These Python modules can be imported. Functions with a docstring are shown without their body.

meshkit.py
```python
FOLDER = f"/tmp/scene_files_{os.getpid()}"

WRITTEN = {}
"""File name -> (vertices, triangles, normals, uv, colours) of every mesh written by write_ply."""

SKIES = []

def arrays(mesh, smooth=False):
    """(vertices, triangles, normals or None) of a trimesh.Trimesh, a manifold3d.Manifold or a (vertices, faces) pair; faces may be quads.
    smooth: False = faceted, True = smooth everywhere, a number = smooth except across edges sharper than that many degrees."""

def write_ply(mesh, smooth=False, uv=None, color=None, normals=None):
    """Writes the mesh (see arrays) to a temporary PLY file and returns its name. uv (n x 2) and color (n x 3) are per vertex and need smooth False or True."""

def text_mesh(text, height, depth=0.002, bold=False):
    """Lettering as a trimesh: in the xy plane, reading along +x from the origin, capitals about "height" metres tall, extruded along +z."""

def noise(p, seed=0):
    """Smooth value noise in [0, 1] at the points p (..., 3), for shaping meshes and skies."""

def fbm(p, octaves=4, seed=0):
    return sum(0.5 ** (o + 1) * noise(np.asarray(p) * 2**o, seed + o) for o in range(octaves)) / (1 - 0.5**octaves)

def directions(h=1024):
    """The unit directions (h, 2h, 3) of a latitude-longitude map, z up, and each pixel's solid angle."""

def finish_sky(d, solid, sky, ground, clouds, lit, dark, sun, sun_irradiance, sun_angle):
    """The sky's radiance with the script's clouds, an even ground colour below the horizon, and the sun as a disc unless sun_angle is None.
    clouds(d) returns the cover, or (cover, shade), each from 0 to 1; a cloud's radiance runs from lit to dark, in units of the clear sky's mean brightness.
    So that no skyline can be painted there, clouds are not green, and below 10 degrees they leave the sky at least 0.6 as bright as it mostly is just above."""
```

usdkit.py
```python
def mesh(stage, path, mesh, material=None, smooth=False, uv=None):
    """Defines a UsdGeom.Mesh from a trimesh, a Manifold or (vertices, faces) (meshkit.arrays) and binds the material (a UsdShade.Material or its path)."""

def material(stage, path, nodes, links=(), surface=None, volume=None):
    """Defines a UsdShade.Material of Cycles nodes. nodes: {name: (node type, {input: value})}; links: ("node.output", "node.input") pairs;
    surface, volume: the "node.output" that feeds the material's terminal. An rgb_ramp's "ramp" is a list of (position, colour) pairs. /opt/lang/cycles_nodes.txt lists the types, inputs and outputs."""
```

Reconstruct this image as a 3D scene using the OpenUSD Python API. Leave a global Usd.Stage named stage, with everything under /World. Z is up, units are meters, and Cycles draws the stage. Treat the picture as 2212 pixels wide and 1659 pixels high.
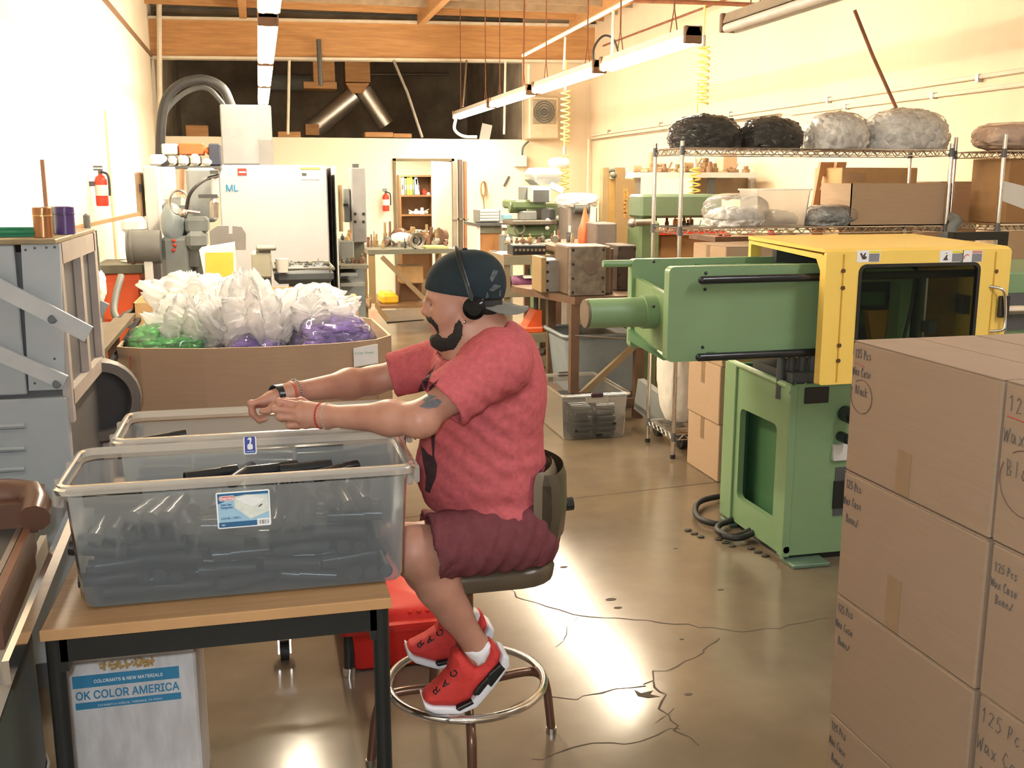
import math, random
import numpy as np, trimesh, manifold3d as mf, usdkit, meshkit
from shapely.geometry import Polygon, box as sbox, Point
from shapely import affinity
from pxr import Usd, UsdGeom, UsdLux, Gf, Sdf, Vt

random.seed(7); RNG = np.random.default_rng(7)
stage = Usd.Stage.CreateInMemory()
UsdGeom.SetStageUpAxis(stage, 'Z'); UsdGeom.SetStageMetersPerUnit(stage, 1.0)
UsdGeom.Xform.Define(stage, '/World'); UsdGeom.Scope.Define(stage, '/World/Looks')

# ---------------------------------------------------------------- camera, light, exposure
PITCH, YAW, EYE = math.radians(11.13), math.radians(13.66), np.array([0, 0, 1.65])
HD = np.array([math.sin(YAW), math.cos(YAW), 0]); RT = np.array([math.cos(YAW), -math.sin(YAW), 0]); ZZ = np.array([0, 0, 1.])
FW = HD * math.cos(PITCH) - ZZ * math.sin(PITCH); UP = HD * math.sin(PITCH) + ZZ * math.cos(PITCH)
cam = UsdGeom.Camera.Define(stage, '/World/camera')
cam.AddTransformOp().Set(Gf.Matrix4d(*[float(v) for v in np.block([[RT, 0], [UP, 0], [-FW, 0], [EYE, 1]]).ravel()]))
cam.CreateHorizontalApertureAttr(36.0); cam.CreateFocalLengthAttr(36.0); cam.CreateFStopAttr(0.0)
cam.CreateClippingRangeAttr((0.05, 200.0)); cam.CreateExposureAttr(EXPO := 0.0)
LAMP = 130.0                       # radiance of the lit fluorescent tubes
LAMP_COLOR = (1.0, 0.84, 0.62)
FLASH = 9.0                      # the camera's own flash, cooler than the tubes
flash = UsdLux.SphereLight.Define(stage, '/World/camera_flash')
flash.CreateRadiusAttr(0.025); flash.CreateIntensityAttr(FLASH / (math.pi * 0.025 ** 2)); flash.CreateColorAttr(Gf.Vec3f(0.86, 0.94, 1.0))
flash.AddTranslateOp().Set(Gf.Vec3d(-0.04, 0.02, 1.71))
dome = UsdLux.DomeLight.Define(stage, '/World/outdoor_sky'); dome.CreateIntensityAttr(0.02); dome.CreateColorAttr(Gf.Vec3f(1, 0.9, 0.75))

def at(px, py, Y):
    """the point of the place at depth Y that the photograph shows at a pixel"""
    d = FW * 2212 + RT * (px - 1106) + UP * (829.5 - py)
    return EYE + d * Y / d[1]
def atz(px, py, z):
    d = FW * 2212 + RT * (px - 1106) + UP * (829.5 - py)
    return EYE + d * (z - EYE[2]) / d[2]
def atx(px, py, X):
    d = FW * 2212 + RT * (px - 1106) + UP * (829.5 - py)
    return EYE + d * X / d[0]
def span(x0, y0, x1, y1, Y, d, z0=None):
    """a box whose front stands at depth Y and is seen between two pixels; z0 = 0 puts it on the floor"""
    a, b = at(x0, y0, Y), at(x1, y1, Y)
    return [a[0], b[0], Y, Y + d, b[2] if z0 is None else z0, a[2]]

# ---------------------------------------------------------------- materials
LOOKS = {}
def look(name, col, rough=0.5, metal=0.0, var=0.07, scale=9.0, bump=0.0, bscale=60.0, spec=0.5, stretch=(1, 1, 1), col2=None, lo=0.35, hi=0.65, **kw):
    if name in LOOKS: return LOOKS[name]
    c = np.array(col, float); c2 = np.array(col2, float) if col2 is not None else np.clip(c * (1 + var), 0, 1)
    c1 = c if col2 is not None else c * (1 - var)
    n = {'t': ('texture_coordinate', {}), 'm': ('mapping', {'scale': stretch}), 'n': ('noise_texture', {'scale': scale, 'detail': 5.0, 'roughness': 0.6}),
         'r': ('rgb_ramp', {'ramp': [(lo, tuple(c1)), (hi, tuple(c2))]}),
         'p': ('principled_bsdf', dict({'roughness': rough, 'metallic': metal, 'specular_ior_level': spec}, **kw))}
    l = [('t.object', 'm.vector'), ('m.vector', 'n.vector'), ('n.fac', 'r.fac'), ('r.color', 'p.base_color')]
    if bump:
        n['bn'] = ('noise_texture', {'scale': bscale, 'detail': 3.0}); n['b'] = ('bump', {'strength': bump, 'distance': 0.004})
        l += [('m.vector', 'bn.vector'), ('bn.fac', 'b.height'), ('b.normal', 'p.normal')]
    LOOKS[name] = usdkit.material(stage, '/World/Looks/' + name, n, l, surface='p.BSDF')
    return LOOKS[name]
def emit(name, col, strength):
    if name not in LOOKS:
        LOOKS[name] = usdkit.material(stage, '/World/Looks/' + name, {'e': ('emission', {'color': col, 'strength': strength})}, [], surface='e.emission')
    return LOOKS[name]
def frosted(name, col, clear, blur, rough=.25, tint=(1, 1, 1)):
    """milky plastic that blurs what lies behind it"""
    if name not in LOOKS:
        n = {'t': ('transparent_bsdf', {'color': tint}), 'f': ('refraction_bsdf', {'color': tint, 'roughness': rough, 'IOR': 1.03}), 'd': ('diffuse_bsdf', {'color': col}), 's': ('translucent_bsdf', {'color': col}), 'g': ('glossy_bsdf', {'roughness': .2, 'color': (1, 1, 1)}),
             'm1': ('mix_closure', {'fac': .55}), 'm4': ('mix_closure', {'fac': blur}), 'm2': ('mix_closure', {'fac': clear}), 'lw': ('layer_weight', {'blend': .12}), 'm3': ('mix_closure', {})}
        LOOKS[name] = usdkit.material(stage, '/World/Looks/' + name, n, [('d.BSDF', 'm1.closure1'), ('s.BSDF', 'm1.closure2'), ('t.BSDF', 'm4.closure1'), ('f.BSDF', 'm4.closure2'), ('m1.closure', 'm2.closure1'), ('m4.closure', 'm2.closure2'),
            ('lw.fresnel', 'm3.fac'), ('m2.closure', 'm3.closure1'), ('g.BSDF', 'm3.closure2')], surface='m3.closure')
    return LOOKS[name]
def pebbles(name, col, scale, rough=.3, dist=.03, stretch=(1, 1, 1)):
    """many small moulded parts pressed against the inside of a bag"""
    if name not in LOOKS:
        c = np.array(col, float)
        LOOKS[name] = usdkit.material(stage, '/World/Looks/' + name, {'t': ('texture_coordinate', {}), 'm': ('mapping', {'scale': stretch}), 'v': ('voronoi_texture', {'scale': scale, 'randomness': 1.0}), 'r': ('rgb_ramp', {'ramp': [(0, tuple(c)), (1, tuple(c * .72))]}),
            's': ('separate_color', {}), 'b': ('bump', {'strength': 1.0, 'distance': dist, 'invert': True}), 'p': ('principled_bsdf', {'roughness': rough})},
            [('t.object', 'm.vector'), ('m.vector', 'v.vector'), ('v.color', 's.color'), ('s.r', 'r.fac'), ('r.color', 'p.base_color'), ('v.distance', 'b.height'), ('b.normal', 'p.normal')], surface='p.BSDF')
    return LOOKS[name]
def film(name, col, clear, rough=0.15, gloss=0.25, trans=0.5, tint=(1, 1, 1)):
    """clear or milky plastic: part see-through, part scattering, with a sheen"""
    if name not in LOOKS:
        n = {'t': ('transparent_bsdf', {'color': tint}), 'd': ('diffuse_bsdf', {'color': col}), 's': ('translucent_bsdf', {'color': col}), 'g': ('glossy_bsdf', {'roughness': rough, 'color': (1, 1, 1)}),
             'm1': ('mix_closure', {'fac': trans}), 'm2': ('mix_closure', {'fac': clear}), 'lw': ('layer_weight', {'blend': gloss}), 'm3': ('mix_closure', {})}
        LOOKS[name] = usdkit.material(stage, '/World/Looks/' + name, n, [('d.BSDF', 'm1.closure1'), ('s.BSDF', 'm1.closure2'), ('m1.closure', 'm2.closure1'), ('t.BSDF', 'm2.closure2'),
            ('lw.fresnel', 'm3.fac'), ('m2.closure', 'm3.closure1'), ('g.BSDF', 'm3.closure2')], surface='m3.closure')
    return LOOKS[name]

# ---------------------------------------------------------------- shapes (world coordinates)
def cat(*ms):
    ms = [m for x in ms for m in (x if isinstance(x, (list, tuple)) else [x])]
    return trimesh.util.concatenate(ms)
def hull(p): return trimesh.convex.convex_hull(np.asarray(p, float))
def bx(x0, x1, y0, y1, z0, z1, b=0.0):
    (x0, x1), (y0, y1), (z0, z1) = sorted((x0, x1)), sorted((y0, y1)), sorted((z0, z1))
    if b <= 0:
        m = trimesh.creation.box([x1 - x0, y1 - y0, z1 - z0]); m.apply_translation([(x0 + x1) / 2, (y0 + y1) / 2, (z0 + z1) / 2]); return m
    b = min(b, (x1 - x0) * .45, (y1 - y0) * .45, (z1 - z0) * .45); p = []
    for X, s in ((x0, 1), (x1, -1)):
        for Y, t in ((y0, 1), (y1, -1)):
            for Z, u in ((z0, 1), (z1, -1)):
                p += [(X, Y + t * b, Z + u * b), (X + s * b, Y, Z + u * b), (X + s * b, Y + t * b, Z)]
    return hull(p)
def frame(a, b):
    w = np.asarray(b, float) - a; w /= np.linalg.norm(w) + 1e-12
    u = np.cross(w, [0, 0, 1.] if abs(w[2]) < .9 else [1., 0, 0]); u /= np.linalg.norm(u)
    return u, np.cross(w, u), w
def cy(a, b, r, n=20, r2=None):
    a, b = np.asarray(a, float), np.asarray(b, float); u, v, _ = frame(a, b); r2 = r if r2 is None else r2
    t = np.arange(n) * 2 * np.pi / n; ring = np.cos(t)[:, None] * u + np.sin(t)[:, None] * v
    V = np.vstack([a + ring * r, b + ring * r2, a, b]); i = np.arange(n); j = (i + 1) % n
    F = np.vstack([np.c_[i, j, n + j], np.c_[i, n + j, n + i], np.c_[j, i, np.full(n, 2 * n)], np.c_[n + i, n + j, np.full(n, 2 * n + 1)]])
    return trimesh.Trimesh(V, F, process=False)
def tb(pts, r, n=8, closed=False, flat=1.0):
    p = np.asarray(pts, float); m = len(p)
    d = (np.roll(p, -1, 0) - np.roll(p, 1, 0)) if closed else np.gradient(p, axis=0)
    d /= np.linalg.norm(d, axis=1, keepdims=True) + 1e-12
    u = frame(p[0], p[0] + d[0])[0]; R = np.broadcast_to(r, (m,)); V = []; t = np.arange(n) * 2 * np.pi / n
    for k in range(m):
        u = u - d[k] * (u @ d[k]); u /= np.linalg.norm(u) + 1e-12; v = np.cross(d[k], u)
        V.append(p[k] + R[k] * (np.cos(t)[:, None] * u * flat + np.sin(t)[:, None] * v))
    V = np.vstack(V); F = []; i = np.arange(n); j = (i + 1) % n
    for k in range(m if closed else m - 1):
        a, b = k * n, ((k + 1) % m) * n
        F += [np.c_[a + i, a + j, b + j], np.c_[a + i, b + j, b + i]]
    if not closed:
        V = np.vstack([V, p[0], p[-1]]); e = (m - 1) * n
        F += [np.c_[j, i, np.full(n, m * n)], np.c_[e + i, e + j, np.full(n, m * n + 1)]]
    return trimesh.Trimesh(V, np.vstack(F), process=False)
def bend(pts, n=8):
    """a smooth line through points (Catmull-Rom)"""
    p = np.asarray(pts, float); q = np.vstack([2 * p[0] - p[1], p, 2 * p[-1] - p[-2]]); out = []
    for k in range(1, len(q) - 2):
        for s in np.linspace(0, 1, n, endpoint=False):
            out.append(.5 * (2 * q[k] + (q[k + 1] - q[k - 1]) * s + (2 * q[k - 1] - 5 * q[k] + 4 * q[k + 1] - q[k + 2]) * s ** 2 + (3 * q[k] - q[k - 1] - 3 * q[k + 1] + q[k + 2]) * s ** 3))
    return np.vstack([out, p[-1:]])
def lathe(prof, c=(0, 0, 0), n=24, axis=(0, 0, 1)):
    prof = np.asarray(prof, float); t = np.arange(n) * 2 * np.pi / n; m = len(prof)
    V = np.stack([prof[:, None, 0] * np.cos(t), prof[:, None, 0] * np.sin(t), np.broadcast_to(prof[:, None, 1], (m, n))], -1).reshape(-1, 3)
    i = np.arange(n); j = (i + 1) % n; F = []
    for k in range(m - 1):
        a, b = k * n, (k + 1) * n; F += [np.c_[a + i, a + j, b + j], np.c_[a + i, b + j, b + i]]
    u, v, w = frame(np.zeros(3), np.asarray(axis, float))
    return trimesh.Trimesh(V @ np.stack([u, v, w]) + np.asarray(c, float), np.vstack(F), process=False)
def prism(poly, axis, a0, a1):
    """a polygon extruded along an axis; its coordinates are (x,z) for 'y', (y,z) for 'x', (x,y) for 'z'"""
    g = poly if hasattr(poly, 'geom_type') else Polygon(poly)
    ms = [trimesh.creation.extrude_polygon(q, abs(a1 - a0), engine='earcut') for q in getattr(g, 'geoms', [g])]
    m = cat(ms); lo = min(a0, a1); v = m.vertices.copy()
    if axis == 'y': m.vertices = np.c_[v[:, 0], lo + v[:, 2], v[:, 1]]; m.invert()
    elif axis == 'x': m.vertices = np.c_[lo + v[:, 2], v[:, 0], v[:, 1]]
    else: m.vertices = np.c_[v[:, 0], v[:, 1], lo + v[:, 2]]
    return m
def rrect(x0, x1, y0, y1, r): return sbox(x0 + r, y0 + r, x1 - r, y1 - r).buffer(r, quad_segs=5)
def ell(c, r, n=2):
    m = trimesh.creation.icosphere(n, 1.0); m.apply_scale(np.broadcast_to(r, (3,))); m.apply_translation(c); return m
def bar(a, b, w, h=None):
    """a straight bar of rectangular section between two points"""
    a, b = np.asarray(a, float), np.asarray(b, float); u, v, _ = frame(a, b); h = w if h is None else h
    return hull([p + s * u * w / 2 + t * v * h / 2 for p in (a, b) for s in (-1, 1) for t in (-1, 1)])
def rot(m, deg, axis, at_=(0, 0, 0)):
    m = m.copy(); m.apply_transform(trimesh.transformations.rotation_matrix(math.radians(deg), axis, at_)); return m
def mv(m, d): m = m.copy(); m.apply_translation(d); return m
def rough_up(m, amp, freq, seed=0, sub=0):
    for _ in range(sub): m = m.subdivide()
    m = m.copy(); m.merge_vertices(); v = np.array(m.vertices)
    m.vertices = v + np.array(m.vertex_normals) * ((meshkit.fbm(v * freq + 50, 3, seed) - .5) * 2 * amp)[:, None]
    return m

# ---------------------------------------------------------------- things and parts
USED = {}
def numbered(parent, name):
    k = USED.get((parent, name), -1) + 1; USED[(parent, name)] = k
    return f'{parent}/{name}' + (f'_{k:03d}' if k else '')
class Thing:
    def __init__(s, path, loc): s.path, s.loc = path, np.asarray(loc, float)
def say(prim, label=None, cat_=None, group=None, kind=None):
    for k, v in (('label', label), ('category', cat_), ('group', group), ('kind', kind)):
        if v: prim.SetCustomDataByKey(k, v)
def thing(name, label, cat_, loc=(0, 0, 0), group=None):
    """an Xform at the thing's base; parts given to obj() stay in world coordinates"""
    path = numbered('/World', name); x = UsdGeom.Xform.Define(stage, path); x.AddTranslateOp().Set(Gf.Vec3d(*map(float, loc)))
    say(x.GetPrim(), label, cat_, group); return Thing(path, loc)
def obj(name, mesh, mat, parent, smooth=False, label=None, kind=None):
    m = mesh.copy() if hasattr(mesh, 'copy') else mesh
    path = numbered(parent.path, name); m.vertices = np.array(m.vertices) - parent.loc
    g = usdkit.mesh(stage, path, m, mat, smooth=smooth)
    if label or kind: say(g.GetPrim(), label, None, None, kind)
    return Thing(path, parent.loc)
def single(name, mesh, mat, label, cat_, smooth=False, group=None, kind=None):
    m = mesh.copy(); b = m.bounds; loc = np.array([b[:, 0].mean(), b[:, 1].mean(), b[0, 2]]); m.vertices = np.array(m.vertices) - loc
    g = usdkit.mesh(stage, numbered('/World', name), m, mat, smooth=smooth); g.AddTranslateOp().Set(Gf.Vec3d(*map(float, loc)))
    say(g.GetPrim(), label, cat_, group, kind); return Thing(str(g.GetPath()), loc)
def struct(name, mesh, mat, smooth=False, label=None):
    g = usdkit.mesh(stage, numbered('/World', name), mesh, mat, smooth=smooth); say(g.GetPrim(), label, None, None, 'structure'); return Thing(str(g.GetPath()), (0, 0, 0))
def dup(src, name, loc, label, rz=0.0, group=None, rx=0.0, scale=None):
    """a copy of a thing under the next number, with its parts"""
    p = stage.DefinePrim(numbered('/World', name), 'Xform'); p.GetReferences().AddInternalReference(src.path)
    was = dict(stage.GetPrimAtPath(src.path).GetCustomData())
    x = UsdGeom.Xformable(p); x.ClearXformOpOrder()
    x.AddTranslateOp().Set(Gf.Vec3d(*map(float, loc)))
    x.AddRotateZOp().Set(float(rz)); x.AddRotateYOp().Set(float(rx))
    if scale is not None: x.AddScaleOp().Set(Gf.Vec3f(*map(float, scale)))
    say(p, label, was.get('category'), group or was.get('group')); p.SetInstanceable(True)
    return Thing(str(p.GetPath()), loc)
GLYPH = {'1': [[(.2, .8), (.5, 1), (.5, 0)]], '2': [[(.1, .8), (.4, 1), (.8, .75), (.1, 0), (.9, .05)]], '5': [[(.9, 1), (.3, 1), (.2, .55), (.7, .6), (.8, .2), (.4, 0), (.1, .1)]],
    'P': [[(.2, 0), (.2, 1), (.8, .85), (.7, .5), (.2, .45)]], 'c': [[(.8, .55), (.3, .6), (.15, .25), (.4, 0), (.8, .1)]], 's': [[(.8, .6), (.3, .6), (.35, .35), (.75, .25), (.6, 0), (.15, .05)]],
    'W': [[(.0, .9), (.25, 0), (.5, .7), (.75, 0), (1, .95)]], 'a': [[(.75, .55), (.3, .6), (.15, .2), (.45, 0), (.75, .5), (.8, 0)]], 'x': [[(.1, .6), (.8, 0)], [(.8, .6), (.15, 0)]],
    'C': [[(.9, .85), (.5, 1), (.1, .5), (.4, 0), (.9, .1)]], 'e': [[(.15, .3), (.8, .35), (.6, .6), (.2, .5), (.2, .1), (.8, .05)]], 'B': [[(.15, 0), (.15, 1), (.7, .9), (.6, .55), (.15, .5), (.8, .35), (.7, .05), (.15, 0)]],
    'o': [[(.5, .6), (.15, .35), (.4, 0), (.8, .2), (.5, .6)]], 'n': [[(.15, .6), (.2, 0)], [(.2, .4), (.6, .6), (.75, 0)]], 'l': [[(.4, 1), (.4, 0)]], 'k': [[(.2, 1), (.2, 0)], [(.8, .6), (.2, .3), (.8, 0)]],
    '/': [[(.0, .25), (.25, .0), (1.1, .9)]], ' ': [], 'r': [[(.2, .6), (.25, 0)], [(.25, .4), (.7, .58)]], 'G': [[(.9, .85), (.4, 1), (.1, .4), (.5, 0), (.9, .2), (.9, .45), (.6, .45)]], 't': [[(.4, .9), (.4, 0)], [(.1, .6), (.8, .62)]], 'p': [[(.2, .6), (.2, -.4)], [(.2, .5), (.7, .55), (.6, .05), (.2, .1)]]}
def scrawl(lines, h, to3, w=0.0035, seed=1, ax=1.0):
    """felt-pen handwriting as thin ribbons: lines of (text, u, v); to3 turns (u,v) into a point"""
    rg = random.Random(seed); ms = []
    for text, u, v in lines:
        for ch in text:
            for st in GLYPH.get(ch, []):
                q = [to3(u + (x * .62 + rg.uniform(-.05, .05)) * h * ax, v + (y + rg.uniform(-.05, .05)) * h) for x, y in st]
                ms.append(tb(q, w / 2, 4))
            u += h * ax * (.78 if ch != ' ' else .45); v += h * rg.uniform(-.04, .05)
    return cat(ms)
def words(text, h, origin, right, up, depth=.0006, bold=True, width=None):
    m = meshkit.text_mesh(text, h, depth, bold); v = np.array(m.vertices)
    if width: v[:, 0] *= width / v[:, 0].max()
    r, u = np.asarray(right, float), np.asarray(up, float); n = np.cross(r, u)
    m.vertices = np.asarray(origin, float) + v[:, :1] * r + v[:, 1:2] * u + v[:, 2:] * n; return m

# ---------------------------------------------------------------- soft bodies: blended capsules and ellipsoids, meshed by surface nets
class Soft:
    def __init__(s, lo, hi, h):
        s.lo, s.h = np.asarray(lo, float), h; s.n = np.ceil((np.asarray(hi, float) - lo) / h).astype(int) + 1
        s.f = np.full(s.n, .2, np.float32)
    def _win(s, lo, hi):
        a = np.clip(np.floor((lo - s.lo) / s.h).astype(int), 0, s.n); b = np.clip(np.ceil((hi - s.lo) / s.h).astype(int) + 1, 0, s.n)
        g = np.meshgrid(*[(np.arange(a[k], b[k]) * s.h + s.lo[k]).astype(np.float32) for k in range(3)], indexing='ij', sparse=True)
        return tuple(slice(a[k], b[k]) for k in range(3)), g
    def _mix(s, w, d, k, op='+'):
        f = s.f[w]
        if op == '+': e = np.clip(.5 + .5 * (f - d) / k, 0, 1); s.f[w] = f * (1 - e) + d * e - k * e * (1 - e)
        else: e = np.clip(.5 - .5 * (f + d) / k, 0, 1); s.f[w] = f * (1 - e) - d * e + k * e * (1 - e)
    def cap(s, a, b, ra, rb=None, k=.02, op='+'):
        a, b = np.asarray(a, float), np.asarray(b, float); rb = ra if rb is None else rb; R = max(ra, rb) + .06
        w, (x, y, z) = s._win(np.minimum(a, b) - R, np.maximum(a, b) + R); d = b - a; L = d @ d + 1e-12
        t = np.clip(((x - a[0]) * d[0] + (y - a[1]) * d[1] + (z - a[2]) * d[2]) / L, 0, 1)
        q = np.sqrt((x - a[0] - t * d[0]) ** 2 + (y - a[1] - t * d[1]) ** 2 + (z - a[2] - t * d[2]) ** 2) - (ra + (rb - ra) * t)
        s._mix(w, q.astype(np.float32), k, op); return s
    def ell(s, c, r, k=.02, op='+', R=None):
        c, r = np.asarray(c, float), np.asarray(np.broadcast_to(r, (3,)), float); M = r.max() + .06
        w, g = s._win(c - M, c + M); P = [g[k_] - c[k_] for k_ in range(3)]
        if R is not None: P = [P[0] * R[i][0] + P[1] * R[i][1] + P[2] * R[i][2] for i in range(3)]
        k0 = np.sqrt(sum((P[i] / r[i]) ** 2 for i in range(3))); k1 = np.sqrt(sum((P[i] / r[i] ** 2) ** 2 for i in range(3)))
        s._mix(w, (k0 * (k0 - 1) / (k1 + 1e-9)).astype(np.float32), k, op); return s
    def cut(s, p, n, k=.004):
        """keeps the side of the plane that n points away from"""
        g = np.meshgrid(*[(np.arange(s.n[q]) * s.h + s.lo[q]).astype(np.float32) for q in range(3)], indexing='ij', sparse=True)
        n = np.asarray(n, float) / np.linalg.norm(n); d = sum((g[q] - p[q]) * n[q] for q in range(3)); s.f = np.maximum(s.f, d); return s
    def mesh(s):
        f = s.f; ins = f < 0; n = s.n
        c = sum(ins[i:n[0] - 1 + i, j:n[1] - 1 + j, k:n[2] - 1 + k].astype(np.int8) for i in (0, 1) for j in (0, 1) for k in (0, 1))
        cell = (c > 0) & (c < 8); idx = np.full(cell.shape, -1, np.int64); I = np.argwhere(cell); idx[cell] = np.arange(len(I))
        tot = np.zeros((len(I), 3)); cnt = np.zeros(len(I)); co = np.array([(i, j, k) for i in (0, 1) for j in (0, 1) for k in (0, 1)])
        for a in co:
            for ax in range(3):
                if a[ax]: continue
                b = a.copy(); b[ax] = 1; fa, fb = f[tuple((I + a).T)], f[tuple((I + b).T)]; m = (fa < 0) != (fb < 0)
                t = fa[m] / (fa[m] - fb[m]); tot[m] += a + t[:, None] * (b - a); cnt[m] += 1
        V = s.lo + (I + tot / cnt[:, None]) * s.h; F = []
        for ax in range(3):
            u, v = (ax + 1) % 3, (ax + 2) % 3; sl = [slice(None)] * 3; sh = [slice(None)] * 3; sl[ax] = slice(0, -1); sh[ax] = slice(1, None)
            A, B = ins[tuple(sl)], ins[tuple(sh)]; E = np.argwhere(A != B)
            E = E[(E[:, u] > 0) & (E[:, v] > 0) & (E[:, u] < n[u] - 1) & (E[:, v] < n[v] - 1)]
            q = []
            for du, dv in ((-1, -1), (0, -1), (0, 0), (-1, 0)):
                e = E.copy(); e[:, u] += du; e[:, v] += dv; q.append(idx[tuple(e.T)])
            q = np.stack(q, 1); fl = ~A[tuple(E.T)]; q[fl] = q[fl][:, ::-1]; F.append(q)
        F = np.vstack(F); F = F[(F >= 0).all(1)]
        return trimesh.Trimesh(V, np.vstack([F[:, [0, 1, 2]], F[:, [0, 2, 3]]]), process=False)
def decal(mesh, poly, off=.0012, seg=4):
    """a flat print: the outline seen in the photograph, laid on the mesh where the eye's rays meet it"""
    V2, F = trimesh.creation.triangulate_polygon(Polygon(poly).segmentize(seg), engine='earcut') if not isinstance(poly, tuple) else poly
    q = trimesh.Trimesh(np.c_[V2, np.zeros(len(V2))], F, process=True).subdivide_to_size(seg, 8); V2, F = np.array(q.vertices)[:, :2], np.array(q.faces)
    d = np.array([FW * 2212 + RT * (x - 1106) + UP * (829.5 - y) for x, y in V2]); d /= np.linalg.norm(d, axis=1, keepdims=True)
    o = np.repeat(EYE[None], len(d), 0); tri = mesh.ray.intersects_first(o, d); ok = tri >= 0
    n = np.array(mesh.face_normals)[tri]; p0 = np.array(mesh.vertices)[np.array(mesh.faces)[tri, 0]]; t = ((p0 - o) * n).sum(1) / ((d * n).sum(1) + 1e-12)
    V = o + d * (t - off)[:, None]; F = np.asarray(F); F = F[ok[F].all(1)]
    if len(F):
        e = np.linalg.norm(V[F] - V[np.roll(F, 1, 1)], axis=2).max(1); F = F[e < .05]
    if not len(F): return None
    m = trimesh.Trimesh(V, F, process=False); m.remove_unreferenced_vertices()
    if (np.array(m.face_normals)[:, :] @ -d.mean(0)).mean() < 0: m.invert()
    return m
def relax(m, it=4):
    v = np.array(m.vertices); e = m.edges_unique; n = len(v); deg = np.maximum(np.bincount(e.ravel(), minlength=n), 1)[:, None]
    for k in range(2 * it):
        a = np.stack([np.bincount(e[:, 0], v[e[:, 1], c], n) + np.bincount(e[:, 1], v[e[:, 0], c], n) for c in range(3)], 1) / deg
        v = v + (.5 if k % 2 == 0 else -.53) * np.where(deg > 1, a - v, 0)
    return trimesh.Trimesh(v, m.faces, process=False)

# ---------------------------------------------------------------- shared materials
WHITE_WALL = look('wall_paint_white', (.80, .74, .62), .75, var=.02, scale=1.2, bump=.15, bscale=25)
CREAM_WALL = look('wall_paint_cream', (.74, .62, .46), .8, var=.05, scale=.8, stretch=(1, 1.6, .12), bump=.12, bscale=30)
CONCRETE = look('polished_concrete', (.128, .098, .066), .17, scale=1.1, col2=(.198, .154, .104), bump=.03, bscale=7, spec=.55)
CRACK = look('crack_dirt', (.06, .042, .028), .8)
WOOD = look('construction_timber', (.42, .215, .085), .65, scale=5, stretch=(.5, 6, 6), col2=(.55, .30, .125))
FOIL = look('roof_insulation', (.42, .36, .29), .42, .35, scale=3, stretch=(.4, 6, 1), col2=(.62, .56, .47), bump=.3, bscale=12)
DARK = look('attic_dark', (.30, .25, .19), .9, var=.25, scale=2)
PIPE = look('painted_conduit', (.72, .66, .55), .45)
RUST = look('rusty_pipe', (.26, .10, .05), .7, var=.2)
WHITE = look('white_enamel', (.80, .79, .76), .35, var=.02)
OFFW = look('offwhite_enamel', (.62, .62, .60), .42, var=.03)
GREYP = look('machine_grey', (.20, .215, .21), .45, var=.07)
GREYD = look('dark_grey', (.075, .08, .08), .5, var=.1)
BLACKP = look('black_paint', (.012, .014, .014), .35, var=.1)
RUBBER = look('black_rubber', (.018, .019, .02), .55, var=.1)
CHROME = look('chrome', (.80, .80, .82), .12, 1.0, var=.02)
STEEL = look('dull_steel', (.46, .43, .40), .34, 1.0, var=.08, scale=20)
ALU = look('duct_aluminium', (.66, .64, .60), .32, .9, var=.05)
GREENM = look('machine_green', (.19, .31, .16), .42, var=.04, scale=4, bump=.05, bscale=180)
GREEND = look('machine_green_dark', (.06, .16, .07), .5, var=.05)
YELLOWM = look('guard_yellow', (.86, .60, .13), .36, var=.015)
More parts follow.
